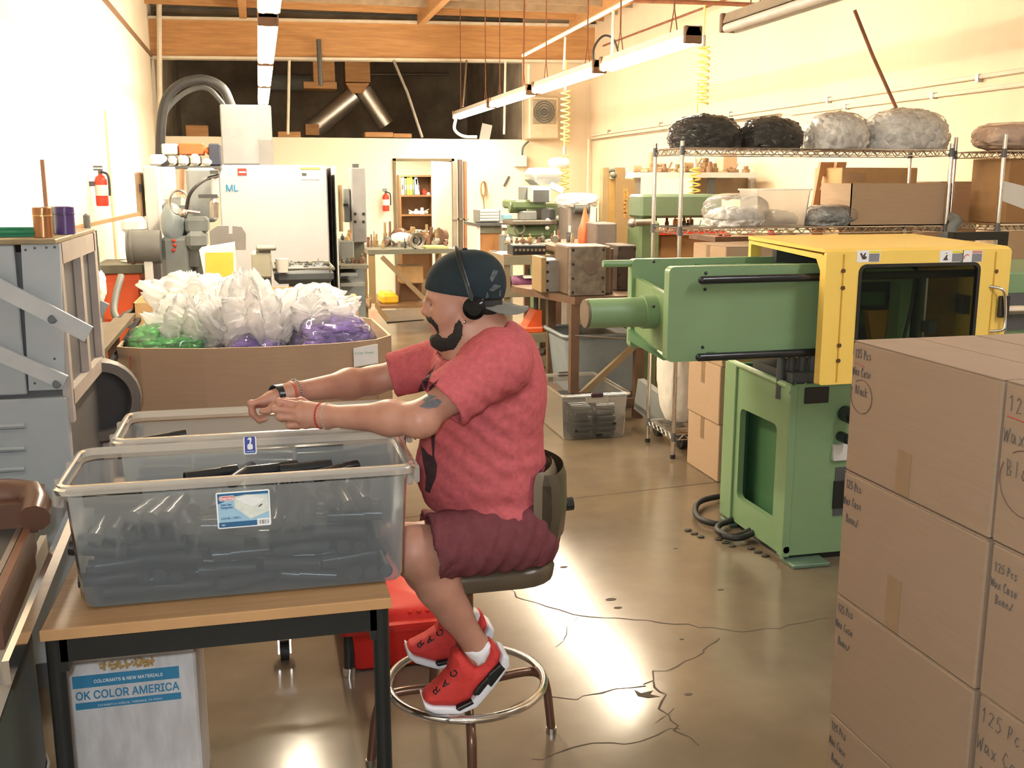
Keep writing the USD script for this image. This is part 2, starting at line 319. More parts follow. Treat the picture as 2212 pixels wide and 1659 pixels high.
CARD = look('cardboard', (.25, .17, .11), .82, var=.035, scale=30, stretch=(.25, .25, 5))
CARDP = look('cardboard_pale', (.40, .28, .18), .82, var=.035, scale=30, stretch=(.25, .25, 5))
TAPE = look('packing_tape', (.25, .165, .095), .38)
INK = look('marker_ink', (.075, .058, .05), .6); REDINK = look('red_pencil', (.30, .05, .03), .6)
TAN = look('tan_enamel', (.27, .185, .085), .5, var=.05)
OLIVE = look('olive_grey', (.13, .13, .10), .55, var=.08)
BROWNM = look('brown_bench', (.13, .07, .04), .6, var=.15)
RED = look('red_enamel', (.56, .045, .022), .35, var=.04)
ORANGE = look('orange_red', (.70, .11, .03), .4, var=.05)
FILL_TUBE = emit('fill_tube_cool', (.95, .95, .97), 80.0)  # cool emission for the added out-of-view fill lamps
TUBE_ON = emit('lamp_tube_lit', LAMP_COLOR, LAMP)
TUBE_OFF = look('lamp_tube_unlit', (.75, .72, .68), .25)
REFL = look('lamp_reflector', (.85, .82, .76), .4)
PAPER = look('white_paper', (.78, .78, .76), .7, var=.02)
BLUEI = look('blue_print', (.035, .22, .40), .6)

# ---------------------------------------------------------------- the setting
L, R_, BK, FR = -1.35, 5.0, 15.5, -5.0
fl = struct('floor', bx(L - .2, R_ + .2, FR, 20.2, -.12, 0), CONCRETE)
def crack(pts, w=.006, jag=.012, seed=1):
    rg = np.random.default_rng(seed); p = np.array([atz(x, y, 0)[:2] for x, y in pts]); q = [p[0]]
    for a, b in zip(p[:-1], p[1:]):
        k = max(2, int(np.linalg.norm(b - a) / .045))
        for s in np.linspace(0, 1, k + 1)[1:]: q.append(a + (b - a) * s + (rg.normal(0, jag, 2) if s < 1 else 0))
    q = np.array(q); d = np.gradient(q, axis=0); d /= np.linalg.norm(d, axis=1, keepdims=True); nn = np.c_[-d[:, 1], d[:, 0]]
    ww = (w * .8 * (.35 + rg.random(len(q))))[:, None] / 2; V = np.vstack([np.c_[q + nn * ww, np.full(len(q), .0008)], np.c_[q - nn * ww, np.full(len(q), .0008)]]); m = len(q); i = np.arange(m - 1)
    obj('crack', trimesh.Trimesh(V, np.vstack([np.c_[i, i + m, i + m + 1], np.c_[i, i + m + 1, i + 1]]), process=False), CRACK, fl)
crack([(1036, 1249), (1098, 1270), (1115, 1290), (1180, 1310), (1240, 1328), (1310, 1335), (1400, 1340), (1510, 1356)], .0075, seed=1)
crack([(1510, 1356), (1600, 1365), (1700, 1350), (1790, 1335)], .004, seed=11)
crack([(1250, 1332), (1225, 1350), (1218, 1380), (1200, 1398)], .004, seed=2)
crack([(1190, 1505), (1260, 1503), (1330, 1488), (1395, 1482), (1412, 1470), (1440, 1450), (1480, 1428), (1520, 1410), (1530, 1395), (1555, 1378)], .007, seed=3)
crack([(1412, 1472), (1425, 1495), (1430, 1515), (1445, 1545), (1465, 1568), (1478, 1588), (1510, 1612)], .008, .014, seed=4)
crack([(1150, 1640), (1200, 1628), (1280, 1605), (1350, 1608), (1420, 1588), (1470, 1575)], .005, seed=5)
crack([(1100, 1530), (1150, 1514), (1190, 1505)], .006, seed=6); crack([(1415, 1563), (1440, 1545), (1456, 1530)], .004, .004, seed=7)
st = [(1370, 1490), (1385, 1498), (1410, 1492), (1405, 1500), (1425, 1505), (1400, 1508), (1378, 1504)]
obj('stain', prism([tuple(atz(x, y, 0)[:2]) for x, y in st], 'z', .0, .001), CRACK, fl)
for (x, y, r) in ((1218, 1225, .012), (1320, 1295, .016), (1335, 1313, .012), (1487, 1500, .010), (1473, 1381, .006), (1557, 1274, .010), (1459, 1185, .007)):
    p = atz(x, y, 0); obj('stain', prism(affinity.scale(Point(p[0], p[1]).buffer(r, quad_segs=3), 1.4, .8), 'z', 0, .001), CRACK, fl)
a, b = atz(1230, 1080, 0), atz(1600, 1037, 0)
obj('control_joint', bar([a[0] - 1.2, a[1] - .12, .0002], [b[0] + .6, b[1] + .08, .0002], .009, .001), CRACK, fl)

struct('wall_left', bx(L - .2, L, FR, 20, 0, 4.6), WHITE_WALL)
wr = struct('wall_right', bx(R_, R_ + .2, FR, 20, 0, 4.6), CREAM_WALL)
struct('wall_front', bx(L, R_, FR - .2, FR, 0, 4.6), CREAM_WALL)
part = sbox(L, 0, 3.95, 2.29).difference(sbox(1.99, -1, 2.83, 1.965))
wb = struct('wall_back', prism(part, 'y', BK, BK + .12), WHITE_WALL)
struct('wall_back', bx(3.95, R_, BK, BK + .12, 0, 4.5), CREAM_WALL)
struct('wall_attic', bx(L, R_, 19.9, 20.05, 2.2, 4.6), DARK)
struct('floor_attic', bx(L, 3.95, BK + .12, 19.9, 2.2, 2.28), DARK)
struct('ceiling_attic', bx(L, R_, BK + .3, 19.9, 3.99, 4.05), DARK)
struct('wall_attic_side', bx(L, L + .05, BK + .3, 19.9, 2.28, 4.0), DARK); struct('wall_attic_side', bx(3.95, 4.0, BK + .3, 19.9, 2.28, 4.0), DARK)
# office behind the door
struct('wall_office', cat(bx(1.3, 3.9, 18.4, 18.5, 0, 2.2), bx(1.3, 1.38, BK + .12, 18.4, 0, 2.2), bx(3.5, 3.58, BK + .12, 18.4, 0, 2.2)), WHITE_WALL)
dt = struct('trim_1', cat(bx(1.95, 1.99, BK - .03, BK + .14, 0, 2.0), bx(2.83, 2.87, BK - .03, BK + .14, 0, 2.0), bx(1.95, 2.87, BK - .03, BK + .14, 1.965, 2.0)), look('door_frame_olive', (.16, .13, .07), .6))
dl = struct('door_1', hull([(2.82, BK - .03, z) for z in (.01, 1.95)] + [(2.85, BK - .05, z) for z in (.01, 1.95)] + [(2.40, BK - .74, z) for z in (.01, 1.95)] + [(2.43, BK - .76, z) for z in (.01, 1.95)]), WHITE)
obj('door_handle', cat(cy((2.45, BK - .68, 1.0), (2.39, BK - .65, 1.0), .012), cy((2.395, BK - .65, 1.0), (2.45, BK - .56, 1.0), .010)), CHROME, dl)

# roof: foil insulation over timber
struct('ceiling', bx(L, R_, FR, BK + .3, 4.06, 4.14), FOIL)
bp = [(L, 3.345), (R_, 3.455), (R_, 3.93), (L, 3.82)]
struct('trim_2', prism(bp, 'y', 15.32, 15.46), WOOD, label='large glued timber roof beam across the back')
struct('trim_3', cat(prism([(L, 3.31), (R_, 3.42), (R_, 3.455), (L, 3.345)], 'y', 15.28, 15.48), prism([(L, 3.82), (R_, 3.93), (R_, 3.965), (L, 3.855)], 'y', 15.24, 15.40)), PIPE, label='pale pipes along the roof beam')
for i, X in enumerate((-.1, 2.36, 4.62)): struct('trim_4', bx(X - .05, X + .05, 6.0, 15.24, 3.86, 4.06, .004), WOOD, label='timber purlin under the roof')
jo = struct('trim_5', bx(L, R_, 14.9, 14.94, 3.96, 4.06), WOOD, label='roof joists')
for Y in (14.3, 13.7, 13.1, 12.5, 11.9): obj('joist', bx(L, R_, Y, Y + .04, 3.96, 4.06), look('joist_pale', (.40, .30, .20), .6, var=.1), jo)
ww = struct('trim_6', bx(L, L + .03, 10.0, 15.3, 3.33, 3.37), look('brown_rail', (.22, .12, .06), .6), label='brown rail along the top of the left wall')

# ---------------------------------------------------------------- fluorescent lamps
def lamp(X, y0, y1, z, on, label, group, tube=None):
    t = thing('fluorescent_lamp', label, 'ceiling lamp', (X, (y0 + y1) / 2, z), group)
    obj('housing', prism([(X - .035, z + .09), (X + .035, z + .09), (X + .055, z + .035), (X + .05, z + .03), (X - .05, z + .03), (X - .055, z + .035)], 'y', y0, y1), REFL if on else look('lamp_housing_grey', (.34, .29, .23), .5), t)
    for s in (-1, 1):
        obj('tube', cy((X + s * .034, y0 + .05, z), (X + s * .034, y1 - .05, z), .027, 14), (tube or TUBE_ON) if on else TUBE_OFF, t, smooth=40)
    for y in (y0, y1 - .035): obj('end_cap', bx(X - .062, X + .062, y, y + .035, z - .02, z + .092, .006), look('lamp_end_brown', (.20, .11, .06), .5), t)
    for y in (y0 + .35, y1 - .35):
        obj('hanger', cat(cy((X, y, z + .25), (X, y, 4.06), .006, 6), cy((X, y - .07, z + .085), (X, y, z + .26), .004, 6), cy((X, y + .07, z + .085), (X, y, z + .26), .004, 6)), RUST, t)
    return t
HZ = 2.575
for y0, y1, lb in ((12.75, 15.1, 'farthest lit fluorescent lamp of the right-hand row'), (10.8, 12.65, 'lit fluorescent lamp second farthest in the right-hand row'), (8.55, 10.6, 'lit fluorescent lamp in front of the wall heater in the right-hand row'), (6.6, 8.4, 'lit fluorescent lamp nearest the dark lamp in the right-hand row')):
    lamp(2.84, y0, y1, HZ, True, lb, 'right row of fluorescent lamps')
lamp(2.86, 4.1, 6.12, HZ, False, 'switched-off grey fluorescent lamp hanging at top right', 'right row of fluorescent lamps')
for y0, y1, lb in ((10.75, 13.0, 'farthest lit fluorescent lamp of the left-hand row, above the white machine'), (8.75, 10.6, 'lit fluorescent lamp second farthest in the left-hand row'), (6.55, 8.6, 'large lit fluorescent lamp in front of the roof beam at left'), (4.2, 6.1, 'lit fluorescent lamp at the top edge in the left-hand row')):
    lamp(.10, y0, y1, HZ + .01, True, lb, 'left row of fluorescent lamps')
for X, y0 in ((.1, -4.2), (2.9, .5)):  # unseen fill lamps, added to brighten the foreground and carton tops
    lamp(X, y0, y0 + 2.0, HZ + .45, True, 'added fill lamp out of view, shaped as a lit fluorescent lamp', 'added fill lamps out of view', FILL_TUBE)
ol = thing('office_lamp', 'lit ceiling lamp inside the office behind the door', 'ceiling lamp', (2.3, 17, 2.1))
obj('housing', bx(2.0, 2.6, 16.2, 17.6, 2.15, 2.2), WHITE, ol); obj('diffuser', bx(2.03, 2.57, 16.23, 17.57, 2.12, 2.15), emit('office_diffuser', LAMP_COLOR, 45.0), ol)

# ---------------------------------------------------------------- pipes, cords, hoses
def run(name, pts, r, mat, label, cat_, n=8, smooth=40, clips=None):
    t = thing(name, label, cat_, pts[0]); obj('pipe' if cat_ == 'pipe' else 'line', tb(pts, r, n), mat, t, smooth=smooth)
    for c in clips or []: obj('clip', c, STEEL, t)
    return t
XR = R_ - .025
run('wall_conduit', [(XR, 15.3, 2.355), (XR, 5.2, 2.385)], .016, PIPE, 'upper of two pale conduits along the right wall', 'pipe', clips=[bx(XR - .02, R_, y, y + .03, 2.345, 2.40) for y in (6.5, 8.5, 10.5, 12.5, 14.5)])
run('wall_conduit', [(XR, 9.2, 2.295), (XR, 5.2, 2.290)], .016, PIPE, 'lower of two pale conduits along the right wall', 'pipe', clips=[bx(XR - .02, R_, y, y + .03, 2.27, 2.315) for y in (5.8, 7.0, 8.2)])
run('wall_conduit', [(XR, 15.3, 2.285), (XR, 9.4, 2.30)], .013, STEEL, 'grey conduit under the pale one at the far end of the right wall', 'pipe')
p = [atx(1303, 99, XR), atx(1550, 6, XR)]
run('wall_conduit', [p[0], p[0] + (p[1] - p[0]) * 1.6], .013, RUST, 'thin brown pipe slanting along the top of the right wall', 'pipe')
run('sprinkler_pipe', [at(1350, 1, 9), at(1500, 5, 9), at(1708, 14, 9)], .02, RUST, 'rust-red pipe crossing under the roof at top right', 'pipe')
a, b = at(1130, 120, 12.6), at(1352, 3, 9.0)
run('overhead_conduit', [a, b, b + (b - a) * .5], .022, PIPE, 'white pipe slanting down from the roof beside the lamp row', 'pipe')
for (x, y0, y1, Y, r, mt, lb) in ((343, -60, 480, 15.2, .035, PIPE, 'white vertical pipe in the far left corner'), (322, 110, 330, 15.3, .03, GREYP, 'grey pipe beside the white one in the far left corner'),
        (1133, -40, 195, 12.6, .012, RUST, 'thin brown pipe dropping to the lamp row'), (1143, 140, 295, 15.3, .028, PIPE, 'white vertical pipe left of the wall heater'), (1092, 130, 290, 15.3, .018, PIPE, 'thin white pipe in front of the dark attic'),
        (1221, 80, 150, 10.4, .012, PIPE, 'short pale drop pipe above the yellow coiled hose'), (1325, 20, 120, 9.0, .014, PIPE, 'short pale drop pipe beside the lamp cord'), (1272, 300, 470, 15.35, .02, PIPE, 'vertical white conduit in the far right corner'), (625, 130, 290, 15.3, .02, PIPE, 'pale vertical rod left of the attic ducts')):
    run('drop_pipe', [at(x, y0, Y), at(x + (4 if x < 400 else -3), y1, Y)], r, mt, lb, 'pipe')
def coil(x, y0, y1, Y, r, turns, label, lead=False):
    a, b = at(x, y0, Y), at(x, y1, Y); t = np.linspace(0, 1, turns * 14); A = t * turns * 2 * np.pi
    c = thing('coiled_hose', label, 'hose', b, 'yellow coiled air hoses')
    obj('coil', tb(np.c_[a[0] + r * np.cos(A), a[1] + r * np.sin(A), a[2] + (b[2] - a[2]) * t], r * .16, 6), look('hose_yellow', (.72, .55, .12), .4), c, smooth=50)
    obj('fitting', cy(a, a + [0, 0, .08], .018, 10), STEEL, c); obj('lead', cy(a + [0, 0, .08], [a[0], a[1], max(a[2] + .3, 2.6 if lead else 0)], .008, 6), LOOKS['hose_yellow'], c)
coil(1222, 195, 308, 10.4, .045, 9, 'upper yellow coiled air hose hanging in front of the wall heater', True); coil(1219, 335, 480, 10.2, .045, 12, 'lower yellow coiled air hose hanging above the green mill')
coil(1519, 100, 225, 7.6, .05, 9, 'pale yellow coiled air hose hanging from the lamp above the black bags', True); coil(1502, 362, 450, 9.4, .05, 7, 'yellow coiled air hose in front of the shelf of wooden blocks', True)
run('hanging_cord', [at(1846, 22, 5.9), at(1885, 120, 5.9), at(1938, 238, 5.9)], .011, RUST, 'brown cord slanting from the dark lamp down to the bag of white parts', 'cord')
run('black_cable', bend([at(1283, 150, 9.2), at(1283, 105, 9.2), at(1303, 78, 9.2), at(1325, 85, 9.2), at(1337, 120, 9.2)]), .01, RUBBER, 'dark looped cable by the right-hand lamps', 'cable')
run('white_cable', bend([at(984, 258, 14.9), at(982, 280, 14.9), at(1000, 294, 14.9), at(1030, 296, 14.9)]), .022, PIPE, 'white flexible cable curling down from the farthest lamp', 'cable')
run('hanging_cord', [at(850, 130, 15.2), at(880, 200, 15.2), at(912, 297, 15.2)], .02, look('cord_grey', (.22, .19, .16), .7), 'grey cord slanting across the dark attic', 'cord')
run('hanging_cord', [at(1008, 130, 15.2), at(1000, 230, 15.0)], .014, STEEL, 'thin grey wire holding the farthest lamp', 'cord')
run('black_hose', bend([at(346, 345, 9.3), at(347, 290, 9.3), at(352, 240, 9.3), at(365, 205, 9.3), at(395, 180, 9.3), at(440, 172, 9.3), at(480, 190, 9.3), at(500, 230, 9.3)]), .040, RUBBER, 'thick black hose arching behind the white machine', 'hose', 12)
run('black_hose', bend([at(352, 340, 9.4), at(352, 262, 9.4), at(370, 225, 9.4), at(410, 195, 9.4), at(450, 192, 9.4), at(487, 230, 9.4)]), .021, GREYD, 'thinner grey hose under the thick black arch', 'hose', 10)

# attic: ducts and timber on the deck
t = thing('attic_duct', 'pair of silver ducts branching under a plywood box in the dark attic', 'duct', at(770, 290, 17.5))
obj('duct', cy(at(765, 205, 17.3), at(672, 285, 17.3), .16, 20), ALU, t, smooth=40); obj('duct', cy(at(785, 195, 17.3), at(835, 270, 17.3), .15, 20), ALU, t, smooth=40)
a = at(745, 130, 17.2); b = at(800, 178, 17.2); obj('plywood_box', bx(a[0], b[0], 17.2, 17.6, b[2], a[2]), WOOD, t)
obj('collar', prism([tuple(at(x, y, 17)[[0, 2]]) for x, y in ((747, 178), (800, 178), (785, 200), (762, 200))], 'y', 17.1, 17.5), WOOD, t); obj('boot', bx(*span(660, 268, 690, 292, 17.1, .3)), WOOD, t)
t = thing('plywood_chute', 'orange plywood box hanging left of the attic ducts', 'box', at(700, 190, 17))
obj('panel', bx(*span(676, 128, 724, 180, 17.0, .3)), WOOD, t); obj('base', bx(*span(656, 176, 728, 192, 16.9, .4)), WOOD, t); obj('rod', cy(at(688, 85, 15.2), at(693, 185, 15.2), .035, 10), GREYD, t)
for (x0, y0, x1, y1, Y, lb) in ((400, 270, 450, 296, 16.2, 'pale timber offcut on the attic deck behind the grey machine hood'), (600, 284, 650, 298, 16.0, 'timber plank lying on the attic edge left of the ducts'), (788, 285, 850, 297, 15.9, 'pale plank lying on the attic edge under the right duct'), (850, 288, 890, 298, 15.9, 'short plank lying on the attic edge right of the ducts')):
    single('timber_offcut', bx(*span(x0, y0, x1, y1, Y, .25), b=.01), WOOD, lb, 'timber', group='timber on the attic deck')
single('attic_card', rot(bx(*span(1040, 268, 1062, 293, 16.0, .03, 2.283)), 12, (0, 1, 0), at(1051, 278, 16)), PAPER, 'small white card standing on the attic deck', 'card')
run('attic_rail', [at(800, 160, 18.5), at(970, 160, 18.5)], .025, STEEL, 'thin steel rail at the back of the dark attic', 'pipe')
single('attic_pipe', cy(at(570, 178, 18), at(672, 178, 18), .13, 16), GREYP, 'grey horizontal duct behind the lamps in the attic', 'duct', smooth=40)

# wall heater
t = thing('wall_heater', 'beige wall heater with round fan grille high on the back wall', 'heater', at(1176, 300, 15.2))
s = span(1143, 207, 1207, 300, 15.1, .38); obj('cabinet', bx(*s, b=.02), look('heater_beige', (.52, .43, .30), .5), t)
c = at(1175, 242, 15.08); obj('grille_panel', bx(*span(1150, 215, 1200, 268, 15.07, .03), b=.008), look('heater_grille', (.30, .25, .18), .5), t)
for k in range(4): obj('grille_ring', tb([(c[0] + (.05 + .035 * k) * math.cos(a), 15.06, c[2] + (.05 + .035 * k) * math.sin(a)) for a in np.arange(24) * math.pi / 12], .008, 5, True), GREYD, t)
obj('fan_hub', cy(c + [0, .02, 0], c - [0, .03, 0], .05, 14), GREYD, t); obj('trim_strip', bx(*span(1146, 284, 1205, 298, 15.08, .03)), look('heater_beige', (.52, .43, .30)), t)
t = thing('junction_box', 'grey electrical box with a cable on the back wall below the heater', 'electrical box', at(1126, 360, 15.4))
obj('box', bx(*span(1113, 335, 1139, 360, 15.35, .14), b=.01), OFFW, t); obj('cable', tb(bend([at(1128, 336, 15.4), at(1130, 318, 15.4), at(1142, 305, 15.4)]), .016, 6), GREYD, t)

# ---------------------------------------------------------------- work table
OAK = look('table_laminate', (.27, .15, .065), .38, scale=4, stretch=(.6, 14, 3), col2=(.34, .20, .095))
t = thing('work_table', 'wooden topped work table with black steel frame under the grey plastic bins', 'table', (-.12, 2.75, 0))
TX0, TX1, TY0, TY1 = -.483, .246, 2.155, 3.32
obj('tabletop', bx(TX0, TX1, TY0, TY1, .715, .74, .003), OAK, t)
obj('edge_strip', bx(TX0, TX1, TY0 - .002, TY0 + .004, .7155, .7395, .001), look('table_edge', (.44, .25, .11), .4, var=.05), t)
obj('apron', cat(bx(TX0 + .03, TX1 - .03, TY0 + .03, TY0 + .055, .652, .714), bx(TX0 + .03, TX1 - .03, TY1 - .055, TY1 - .03, .652, .714), bx(TX0 + .02, TX0 + .045, TY0 + .03, TY1 - .03, .63, .714), bx(TX1 - .045, TX1 - .02, TY0 + .03, TY1 - .03, .63, .714)), BLACKP, t)
for x in (TX0 + .018, TX1 - .02):
    for y in (TY0 + .045, TY1 - .05):
        lg = obj('leg', cy((x, y, .03), (x, y, .712), .0185, 18), BLACKP, t, smooth=40)
        obj('foot', cy((x, y, 0), (x, y, .035), .022, 14), CHROME, lg, smooth=40)
obj('brace', cy((TX0 + .04, TY1 - .05, .2), (TX1 - .02, TY1 - .05, .2), .012, 10), BLACKP, t)

# ---------------------------------------------------------------- clear plastic bins
PLAST = frosted('bin_plastic', (.53, .58, .61), .66, .62, .22, (.84, .90, .95)); RIMP = film('bin_rim_plastic', (.58, .56, .52), .34, .2, .2, .5)
def ring_xy(x0, x1, y0, y1, r, z, k=5): return np.array([(x, y, z) for x, y in list(rrect(x0, x1, y0, y1, r).exterior.coords)[:-1]])
def loft(rings, close=True):
    n = len(rings[0]); V = np.vstack(rings); i = np.arange(n); j = (i + 1) % n; F = []
    for k in range(len(rings) - 1): F += [np.c_[k * n + i, k * n + j, (k + 1) * n + j], np.c_[k * n + i, (k + 1) * n + j, (k + 1) * n + i]]
    if close: V = np.vstack([V, rings[0].mean(0)]); F.append(np.c_[j, i, np.full(n, len(V) - 1)])
    return trimesh.Trimesh(V, np.vstack(F), process=False)
def plastic_bin(name, label, x0, x1, y0, y1, z0, z1, latch, taper=.016, plast=None):
    t = thing(name, label, 'storage bin', ((x0 + x1) / 2, (y0 + y1) / 2, z0), 'clear plastic storage bins'); q = taper; e = .014
    rg = lambda o, z, r=.035: ring_xy(x0 + o, x1 - o, y0 + o, y1 - o, r, z)
    obj('body', loft([rg(q + .03 + e, z0 + .002), rg(q + .006 + e, z0 + .004), rg(q + e, z0 + .02), rg(q * .2 + e, z1 - .03)]), plast or PLAST, t, smooth=50)
    obj('rim', loft([rg(q * .2 + e, z1 - .026), rg(e * .5, z1 - .024), rg(0, z1 - .021), rg(-.002, z1 - .010), rg(.004, z1 - .007), rg(.004, z1 - .002), rg(.010, z1), rg(.014, z1 - .004), rg(.015, z1 - .016)], False), RIMP, t, smooth=35)
    ym = (y0 + y1) / 2
    long_y = y1 - y0 > x1 - x0; a0, a1, mid = (y0, y1, (x0 + x1) / 2) if long_y else (x0, x1, ym)
    put = lambda u0, u1, v0, v1, za, zb, b: bx(v0, v1, u0, u1, za, zb, b) if long_y else bx(u0, u1, v0, v1, za, zb, b)
    for s, u in ((-1, a0), (1, a1)):
        obj('handle', cat(put(u - .004, u + .006, mid - .07, mid + .07, z1 - .06, z1 - .012, .003), *[put(u - .012, u + .004, mid + d, mid + d + .010, z1 - .075, z1 - .008, .003) for d in (-.075, .065)]), RIMP, t)
        if latch: obj('latch', put(u + s * .004 - .012, u + s * .004 + .014, mid - .04, mid + .04, z1 - .024, z1 + .005, .004), look('latch_purple', (.035, .018, .03), .35), t)
        else:
            for v in (y0 + .05, y1 - .05): obj('corner_rib', put(u - .004, u + .008, v - .03, v + .03, z1 - .05, z1 - .008, .004), RIMP, t)
    return t
B1 = (-.447, .318, 2.205, 2.545); B2 = (-.385, .372, 2.60, 2.935)
bin1 = plastic_bin('plastic_bin', 'front clear plastic bin full of black tubes with a blue paper label, on the table', *B1, .742, 1.03, False)
bin2 = plastic_bin('plastic_bin', 'clear plastic bin the man reaches into, behind the front bin on the table', *B2, .742, 1.03, False)
c = [atz(x, y, .36) for x, y in ((1160, 812), (1255, 803), (1355, 840), (1230, 865))]
bin3 = plastic_bin('plastic_bin', 'clear plastic bin with dark latches and black tubes standing on the floor', 1.825, 2.305, 6.17, 6.93, .002, .312, True, plast=frosted('bin_plastic_white', (.66, .65, .63), .80, .55, .12, (.92, .93, .93)))

# paper label on the front bin: blue panel, red oval, bin picture, bar code
yl = B1[2] + .0072; sl = math.atan2(.0128, .24); RX = np.array([1., 0, 0]); UZ = np.array([0, -math.sin(sl), math.cos(sl)])
p0 = at(473, 1143, yl); O = np.array([p0[0] - .002, yl, p0[2]])
k = .110 / 1.0; tilt = math.radians(.5); RX = np.array([math.cos(tilt), 0, math.sin(tilt)]); UZ = np.array([-math.sin(tilt), -.045, math.cos(tilt)])
def lab(poly, h, mat, nm, par):
    g = poly if hasattr(poly, 'geom_type') else Polygon(poly); m = prism(g, 'z', h, h + .0003); v = np.array(m.vertices); n = np.cross(RX, UZ)
    m.vertices = O + v[:, :1] * RX + v[:, 1:2] * UZ + v[:, 2:] * n; return obj(nm, m, mat, par)
LW, LH = .113, .083
lb = lab(rrect(0, LW, 0, LH, .004), .0, PAPER, 'label', bin1)
pb_ = rrect(.003, LW - .003, .003, LH - .003, .002); LIGHTB = look('label_light_blue', (.30, .47, .60), .6, var=.02)
lab(pb_, .0005, LIGHTB, 'panel', lb); NAVY = look('label_navy', (.02, .10, .22), .6)
lab(Polygon([(.003, LH - .003), (LW - .003, LH - .003), (LW - .003, LH - .0085), (.06, LH - .0085), (.035, LH - .011), (.015, LH - .022), (.003, LH - .026)]), .001, NAVY, 'banner', lb)
lab(sbox(.003, .003, LW - .030, .0145), .001, NAVY, 'banner', lb)
lab(rrect(.006, .040, LH - .0195, LH - .008, .0055), .0014, PAPER, 'oval', lb); lab(rrect(.0072, .0388, LH - .0185, LH - .009, .0047), .0018, look('label_red', (.60, .16, .15), .6), 'oval', lb)
lab([(.038, LH - .012), (.062, LH - .008), (LW - .005, LH - .012), (LW - .003, .034), (.070, .0185), (.038, .047)], .0014, look('label_bin_picture', (.60, .63, .56), .6, var=.08, scale=60), 'bin_picture', lb)
lab([(.041, LH - .016), (.062, LH - .011), (LW - .008, LH - .02), (.076, .046)], .0018, look('label_bin_top', (.70, .70, .69), .6), 'bin_picture', lb)
lab([(.088, .047), (.096, .052), (.0965, .049), (.089, .044)], .002, INK, 'latch_picture', lb)
lab(sbox(LW - .029, .003, LW - .003, .0175), .0014, PAPER, 'bar_code', lb)
for i, w in enumerate((1, 2, 1, 3, 1, 2, 1, 1, 2)): lab(sbox(LW - .026 + i * .0024, .005, LW - .026 + i * .0024 + w * .0006, .0145), .0018, INK, 'bar_code_line', lb)
N_ = np.cross(RX, UZ)
for s_, h_, u_, v_, mt, wd in (('Sterilite', .0052, .0085, LH - .0165, PAPER, .029), ('Clear View', .0042, .009, LH - .030, NAVY, .023), ('Storage Box', .0042, .009, LH - .0365, NAVY, .025), ('110 Qt. / 104 L', .0042, .008, .022, NAVY, .042), ('USA', .003, .008, .0075, PAPER, .008)):
    obj('lettering', words(s_, h_, O + RX * u_ + UZ * v_ + N_ * .0022, RX, UZ, width=wd), mt, lb)
# small recycling sticker on the inner back wall of the front bin
O2 = at(527, 982, B1[3] - .024); O, RX, UZ = O2, np.array([1., 0, 0]), np.array([0, .04, 1.])
st = lab(rrect(0, .031, 0, .044, .004), 0, PAPER, 'sticker', bin1); lab(rrect(.003, .028, .003, .044, .003), .0005, look('sticker_blue', (.045, .06, .30), .5), 'sticker_panel', st)
lab(rrect(.009, .022, .012, .026, .004), .001, PAPER, 'jar_sign', st); lab(Polygon([(.013, .025), (.017, .025), (.020, .036), (.019, .042), (.013, .042), (.009, .036), (.014, .037), (.016, .034)]), .001, PAPER, 'jar_sign', st)
lab(sbox(.006, .006, .025, .0085), .001, LIGHTB, 'sticker_text', st)

# black tubes, one by one
def tube_mesh(r=.0155, Lh=.062):
    return lathe([(.0, -Lh + .004), (r * .55, -Lh + .004), (r * .80, -Lh + .004), (r * .82, -Lh), (r, -Lh), (r, Lh * .35), (r * 1.03, Lh * .36), (r * 1.03, Lh), (r * .82, Lh), (r * .8, Lh - .006), (.0, Lh - .006)], n=14)
TUBEM = look('black_tube_plastic', (.012, .014, .016), .22, var=.15, spec=.6)
tube0 = None
def put_tube(p, rz, ry, label, group):
    global tube0
    if tube0 is None:
        tube0 = thing('black_tube', label, 'tube', p, group); m = tube_mesh(); m.apply_transform(trimesh.transformations.rotation_matrix(math.pi / 2, (0, 1, 0))); m.apply_translation(p)
        obj('barrel', m, TUBEM, tube0, smooth=40); return
    dup(tube0, 'black_tube', p, label, rz, group, ry)
rg = random.Random(5); n1 = 0
lb1, gp1 = 'black plastic tube lying in the pile inside the front clear bin', 'black tubes in the front bin'
for lay in range(6):
    nx = 5; W = (B1[1] - B1[0] - .085) / nx
    for ix in range(nx):
        for iy in range(2):
            z = .765 + lay * .0335; ph = (.0, .5, .2, .7, .35, .6)[lay] * W * .6; cx = B1[0] + .0425 + (ix + .5) * W - ph + (.3 * W * .6 if ix == 0 else 0); cyy = B1[2] + .040 + .002 + (iy + .5) * .128
            if lay == 5 and (ix + iy) % 3 != 1: continue
            o = rg.random() < .66; a0 = rg.uniform(-14, 14)
            for q in range(3):
                d = (q - 1) * .036
                if o: px_, py_, rz = cx + rg.uniform(-.006, .006), cyy + d, a0 + rg.uniform(-4, 4)
                else: px_, py_, rz = cx + d, cyy, 90 + a0
                put_tube((px_, py_, z + rg.uniform(-.002, .002)), rz + (180 if rg.random() < .5 else 0), rg.uniform(-5, 5), lb1, gp1); n1 += 1
for (x, y, rz) in ((.0, 2.45, 12), (.08, 2.44, 8), (-.07, 2.42, 70), (.15, 2.40, 35), (-.14, 2.44, 20)): put_tube((x, y, .972), rz, 0, lb1, gp1)
lb2, gp2 = 'black plastic tube inside the clear bin the man reaches into', 'black tubes in the second bin'
for lay in range(6):
    for ix in range(5):
        for q in range(3):
            if lay < 3 and q == 2: continue
            if lay == 5 and ix != 3: continue
            put_tube((B2[0] + .11 + ix * .135, B2[2] + .075 + q * .08, .765 + lay * .034), rg.uniform(-14, 14), 0, lb2, gp2)
